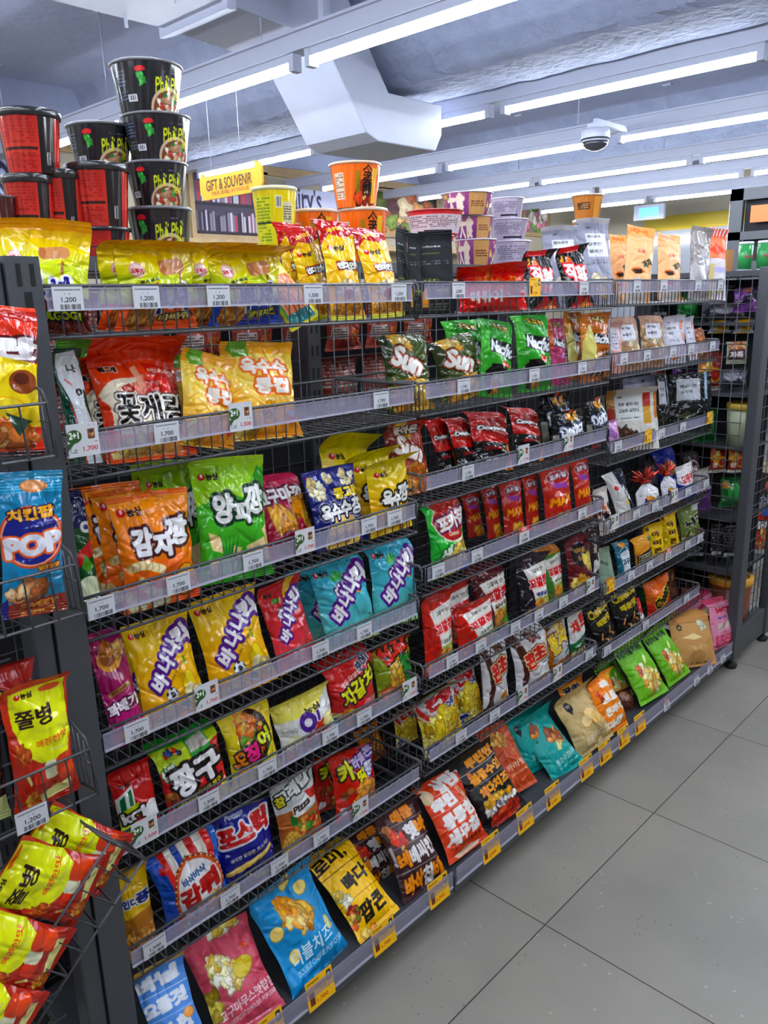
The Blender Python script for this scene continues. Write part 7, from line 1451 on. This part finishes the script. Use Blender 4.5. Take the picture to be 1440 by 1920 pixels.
def cup(kind, x, y, z, d, h, label, grp, yaw=-.7):
    draw, back, rimc, lidc, tp = CUPK[kind]
    if kind not in _CUP:
        o = empty('noodle_cup'); rt = d/2; link(bpy.data.objects.new('cup_body', cup_mesh(rt*tp, rt*.97, h*.93, draw, back, d/depth((x, y, z))*1500)), o)
        m = MB(); lip = .14 if kind == 'red' else .07
        m.lathe([(rt*.965, h*(1-lip)), (rt*1.02, h*(1-lip)+.001), (rt*1.03, h*.975), (rt, h*.992)], n=40); m.build('rim', mat('cup_rim_'+kind, rimc, .25, coat=.4), o)
        m = MB(); m.lathe([(rt, h*.992), (rt*.9, h), (rt*.5, h*1.0), (.001, h)], n=40); m.build('lid', mat('cup_lid_'+kind, lidc, .3, coat=.3), o)
        m = MB(); m.lathe([(.001, 0), (rt*tp*.9, 0), (rt*tp, .004)], n=40); m.build('base', mat('cup_base_'+kind, back, .4), o)
        _CUP[kind] = (o, d, h)
    else:
        s, d0, h0 = _CUP[kind]; o = copy_tree(s); o.scale = (d/d0, d/d0, h/h0)
    o.location = (x, y, z); o.rotation_euler = (0, 0, yaw); tag(o, label, 'noodle cup', grp)
for i, c in enumerate(CUPS): cup(*c, yaw=[-1.05, -1.0, -.68, -.62, -.8][i] if i < 5 else -.7-.11*((i*5) % 4-1.5))

# ------------------------------------------------------------------ price tags
def tag_mesh(kind, price, w, h, res):
    nu = res; nv = int(res*h/w); p = Paint(nu, nv, h/w)
    if kind == 'w':
        p.rect(0, 0, 1, 1, '#d2d3d8'); p.fine(.08, .80, .92, .90, '#55565c', 1, 3, .95); p.fine(.38, .66, .58, .72, '#77787e', 1, 5, .9); p.text(price, .52, .45, .48, .17, '#2a2a2e', b=.015); p.bars(.22, .06, .90, .27, '#2c2c30', 26, 4)
    elif kind == 'p':
        p.rect(0, 0, 1, 1, '#d6d7da'); p.ell(.22, .62, .24, .20, '#3a5a30'); p.poly([(0, .42), (.3, .5), (0, .2)], '#3a5a30'); p.text('2+1', .22, .66, .30, .19, '#ecefe8', b=.05); p.rrect(.76, .66, .22, .30, '#6a4a38', 0, .02); p.food(.76, .66, .07, .10, ['#a86a4a', '#3a2a20', '#c8a878'], 8, .04, 3); p.fine(.06, .12, .28, .32, '#55565c', 3, 3); p.text(price, .70, .22, .46, .16, '#b8303e', b=.01); p.fine(.62, .40, .95, .44, '#9a5a60', 1, 5); p.fine(.66, .90, .95, .94, '#77787e', 1, 6)
    elif kind == 'y':
        p.rect(0, 0, 1, 1, '#e6b818'); p.fine(.08, .84, .50, .92, '#6a4a0c', 1, 3, .95); p.rrect(.18, .36, .18, .38, '#6a3a22', 0, .01); p.fine(.36, .50, .72, .70, '#8a6a14', 3, 5, .8); p.rrect(.85, .74, .15, .30, '#2a2a26', 0, .04); p.rrect(.85, .74, .08, .16, '#d8d6c8', 0, .02); p.text(price, .54, .20, .40, .13, '#a8341c', b=.02); p.fine(.75, .34, .95, .40, '#8a6a14', 1, 6)
    elif kind == 'r':
        p.rect(0, 0, 1, 1, '#d8d4d6'); p.rect(0, .72, 1, 1, '#c84a44'); p.text('NEW', .5, .86, .5, .18, '#f2e8e8', b=.04); p.text(price, .52, .46, .48, .18, '#2a2a2e', b=.015); p.bars(.2, .08, .85, .28, '#2c2c30', 20, 4)
    C = p.done(); U, V = np.meshgrid(np.linspace(-w/2, w/2, nu), np.linspace(0, h, nv)); P = np.stack([np.full_like(U, .0005), U, V], -1)
    B = np.stack([np.full((2, 2), -.0004), np.array([[w/2, -w/2]]*2), np.array([[0, 0], [h, h]])], -1)
    return grid_mesh('price_tag', [P, B], [C, np.full((2, 2, 3), .8)], M_PAPER, False)
_TG = {}
TW = {'w': (.046, .034), 'p': (.05, .05), 'y': (.074, .066), 'r': (.046, .045)}
TWORD = {'w': 'white price tag', 'p': 'white promotion tag with green badge', 'y': 'yellow sale price tag', 'r': 'red-topped white price tag'}
for key, lst in TAGS.items():
    sec, row = key; n = len(lst)
    for i, (y, kind, price) in enumerate(lst):
        w, h = TW[kind]; x = .0048; z = RZ[sec][row-1]-.001 if row < 7 else .09
        if kind == 'y' and row < 7: w, h = .05, .045
        if row == 7: x = .102; z = .088
        k = (kind, price, w)
        if k not in _TG: me = tag_mesh(kind, price, w, h, int(np.clip(w/depth((x, y, z))*1500*1.15, 26, 76))); _TG[k] = me
        o = bpy.data.objects.new('price_tag', _TG[k]); COL.objects.link(o); o.location = (x, y, z)
        if row == 7: o.rotation_euler = (0, -.18, 0)
        rail = f'{SHELF[row-1]} rail' if row < 7 else 'bottom deck rail'
        tag(o, f'{TWORD[kind]}, {ORD[i]} from left on the {rail} of {BAY[sec]}', 'price tag', 'price tags on the shelf rails')
o = bpy.data.objects.new('price_tag', _TG[('w', '1,200', .046)]); COL.objects.link(o); o.location = (.098, -.16, .795); tag(o, 'white price tag hanging on the lowest upright basket at left end', 'price tag', 'price tags on the shelf rails')

# ------------------------------------------------------------------ beyond the right end: cans, tub, next rack
def can(x, y, z, body, label):
    o = empty('snack_can', (x, y, z)); r = .026
    m = MB(); m.lathe([(r, .004), (r, .098)], n=24); m.build('can_body', mat('can_'+body[1:], body, .3, coat=.3), o)
    m = MB(); m.lathe([(r*1.03, .098), (r*1.03, .106), (r*.9, .108), (.001, .108)], n=24); m.build('lid', mat('white_can_lid', '#d8dade', .4), o)
    m = MB(); m.lathe([(.001, 0), (r*1.02, 0), (r*1.02, .005)], n=24); m.build('base_ring', M_WHITE, o)
    letter('PRINGLES', .014, mat('red_can_lettering', '#b8344a', .5), o, (math.cos(-.75)*r*1.02, math.sin(-.75)*r*1.02, .052), (math.pi/2, 0, math.pi/2-.75), .034, .0004)
    tag(o, label, 'snack can', 'snack cans on the end cap top shelf')
can(-.055, 2.80, 1.591, '#2f9a50', 'green snack can on end cap top shelf, left of the two green ones')
can(.015, 2.80, 1.591, '#2c9048', 'green snack can on end cap top shelf, right of the two green ones')
can(.07, 2.84, 1.591, '#b0543c', 'orange brown snack can at the right edge of the end cap top shelf')
for i, x in enumerate((-.24, -.165)):
    m = MB().box(-.03, .03, -.03, .03, 0, .085); o = m.build('snack_box', mat('amber_box', '#b8742a', .4)); o.location = (x, 2.86, 1.591); tag(o, ['amber snack box left of the other amber box behind the cans', 'amber snack box right next to the green cans'][i], 'snack box', 'amber boxes on the end cap')
def tub(x, y, z, r, h, side, lid, label):
    o = empty('snack_tub', (x, y, z)); m = MB(); m.lathe([(.001, 0), (r*.88, 0), (r, h*.86)], n=32); m.build('tub_body', mat('tub_'+side[1:], side, .35), o)
    m = MB(); m.lathe([(r*1.04, h*.84), (r*1.06, h*.9), (r*1.05, h*.98), (r*.9, h), (r*.86, h*.95), (.001, h*.95)], n=32); m.build('lid', mat('lid_'+lid[1:], lid, .4), o); tag(o, label, 'tub')
tub(.005, 2.76, .92, .062, .17, '#b9c0a0', '#cfae3a', 'pale noodle tub with yellow lid seen through the end mesh')
tub(-.0, 2.80, .12, .085, .24, '#7a3a20', '#d89a2a', 'brown snack tub with big orange lid low in the end cap')
def rack():
    o = empty('display_rack', (0, 3.75, 0))
    MB().box(-.5, .6, .25, .3, 0, 1.5).build('back_board', mat('pale_rack_board', '#c2c5c4', .6), o)
    for z in (.87, .43): 
        s = MB().box(-.5, .6, -.12, .25, z, z+.02).build('shelf_board', M_WHITE, o); MB().box(-.27, .6, -.145, -.12, z-.012, z+.04).build('price_strip', mat('blue_price_strip', '#2f62b8', .4), s)
    tag(o, 'pale display rack with blue price strips at the right edge', 'display rack')
    b = empty('display_box', (-.02, 3.68, .892)); MB().box(-.2, .4, -.04, .1, 0, .60).build('box_body', mat('pale_grey_carton', '#c6c8c2', .7), b); tag(b, 'tall pale carton standing on the upper blue-striped shelf', 'carton')
    c = empty('display_box', (-.02, 3.66, .452)); MB().box(-.215, .4, -.03, .1, 0, .22).build('box_body', mat('cream_carton', '#c8b892', .7), c)
    MB().box(-.18, .4, -.034, -.03, .01, .18).build('front_panel', mat('dark_carton_panel', '#2c2024', .6), c)
    m = MB(); m.lathe([(.001, .0), (.05, .0), (.05, .003), (.001, .003)], n=24); q = m.build('orange_disc', mat('orange_disc', '#c8603a', .5), c); q.location = (-.09, -.034, .115); q.rotation_euler = (math.pi/2, 0, 0)
    letter('삼일분식', .05, M_LIP, c, (-.06, -.036, .045), (math.pi/2, 0, 0), .2, .001); tag(c, 'cream framed carton with orange circle and white lettering', 'carton')
rack()
def far_gondola():
    o = empty('shelving_unit', (-.35, 5.2, 0)); MB().box(-.55, 1.1, -.2, .25, 0, 1.70).build('unit_body', M_STEEL, o)
    MB().box(-.62, -.54, -.24, -.2, 0, 2.14).build('side_post', M_STEEL, o); MB().box(-.62, 1.1, -.24, -.2, 2.07, 2.14).build('top_bar', M_STEEL, o); MB().box(-.62, 1.1, -.24, -.2, 1.83, 1.88).build('cross_bar', M_STEEL, o)
    MB().box(-.54, 1.1, -.19, -.17, 1.70, 2.1).build('back_board', M_BACK, o)
    MB().box(-.48, 1.1, -.26, -.235, 1.93, 2.03).build('sign_board', mat('orange_sign_board', '#e07a3c', .5), o); tag(o, 'dark grey shelving unit with orange header sign far right', 'shelving unit')
far_gondola()
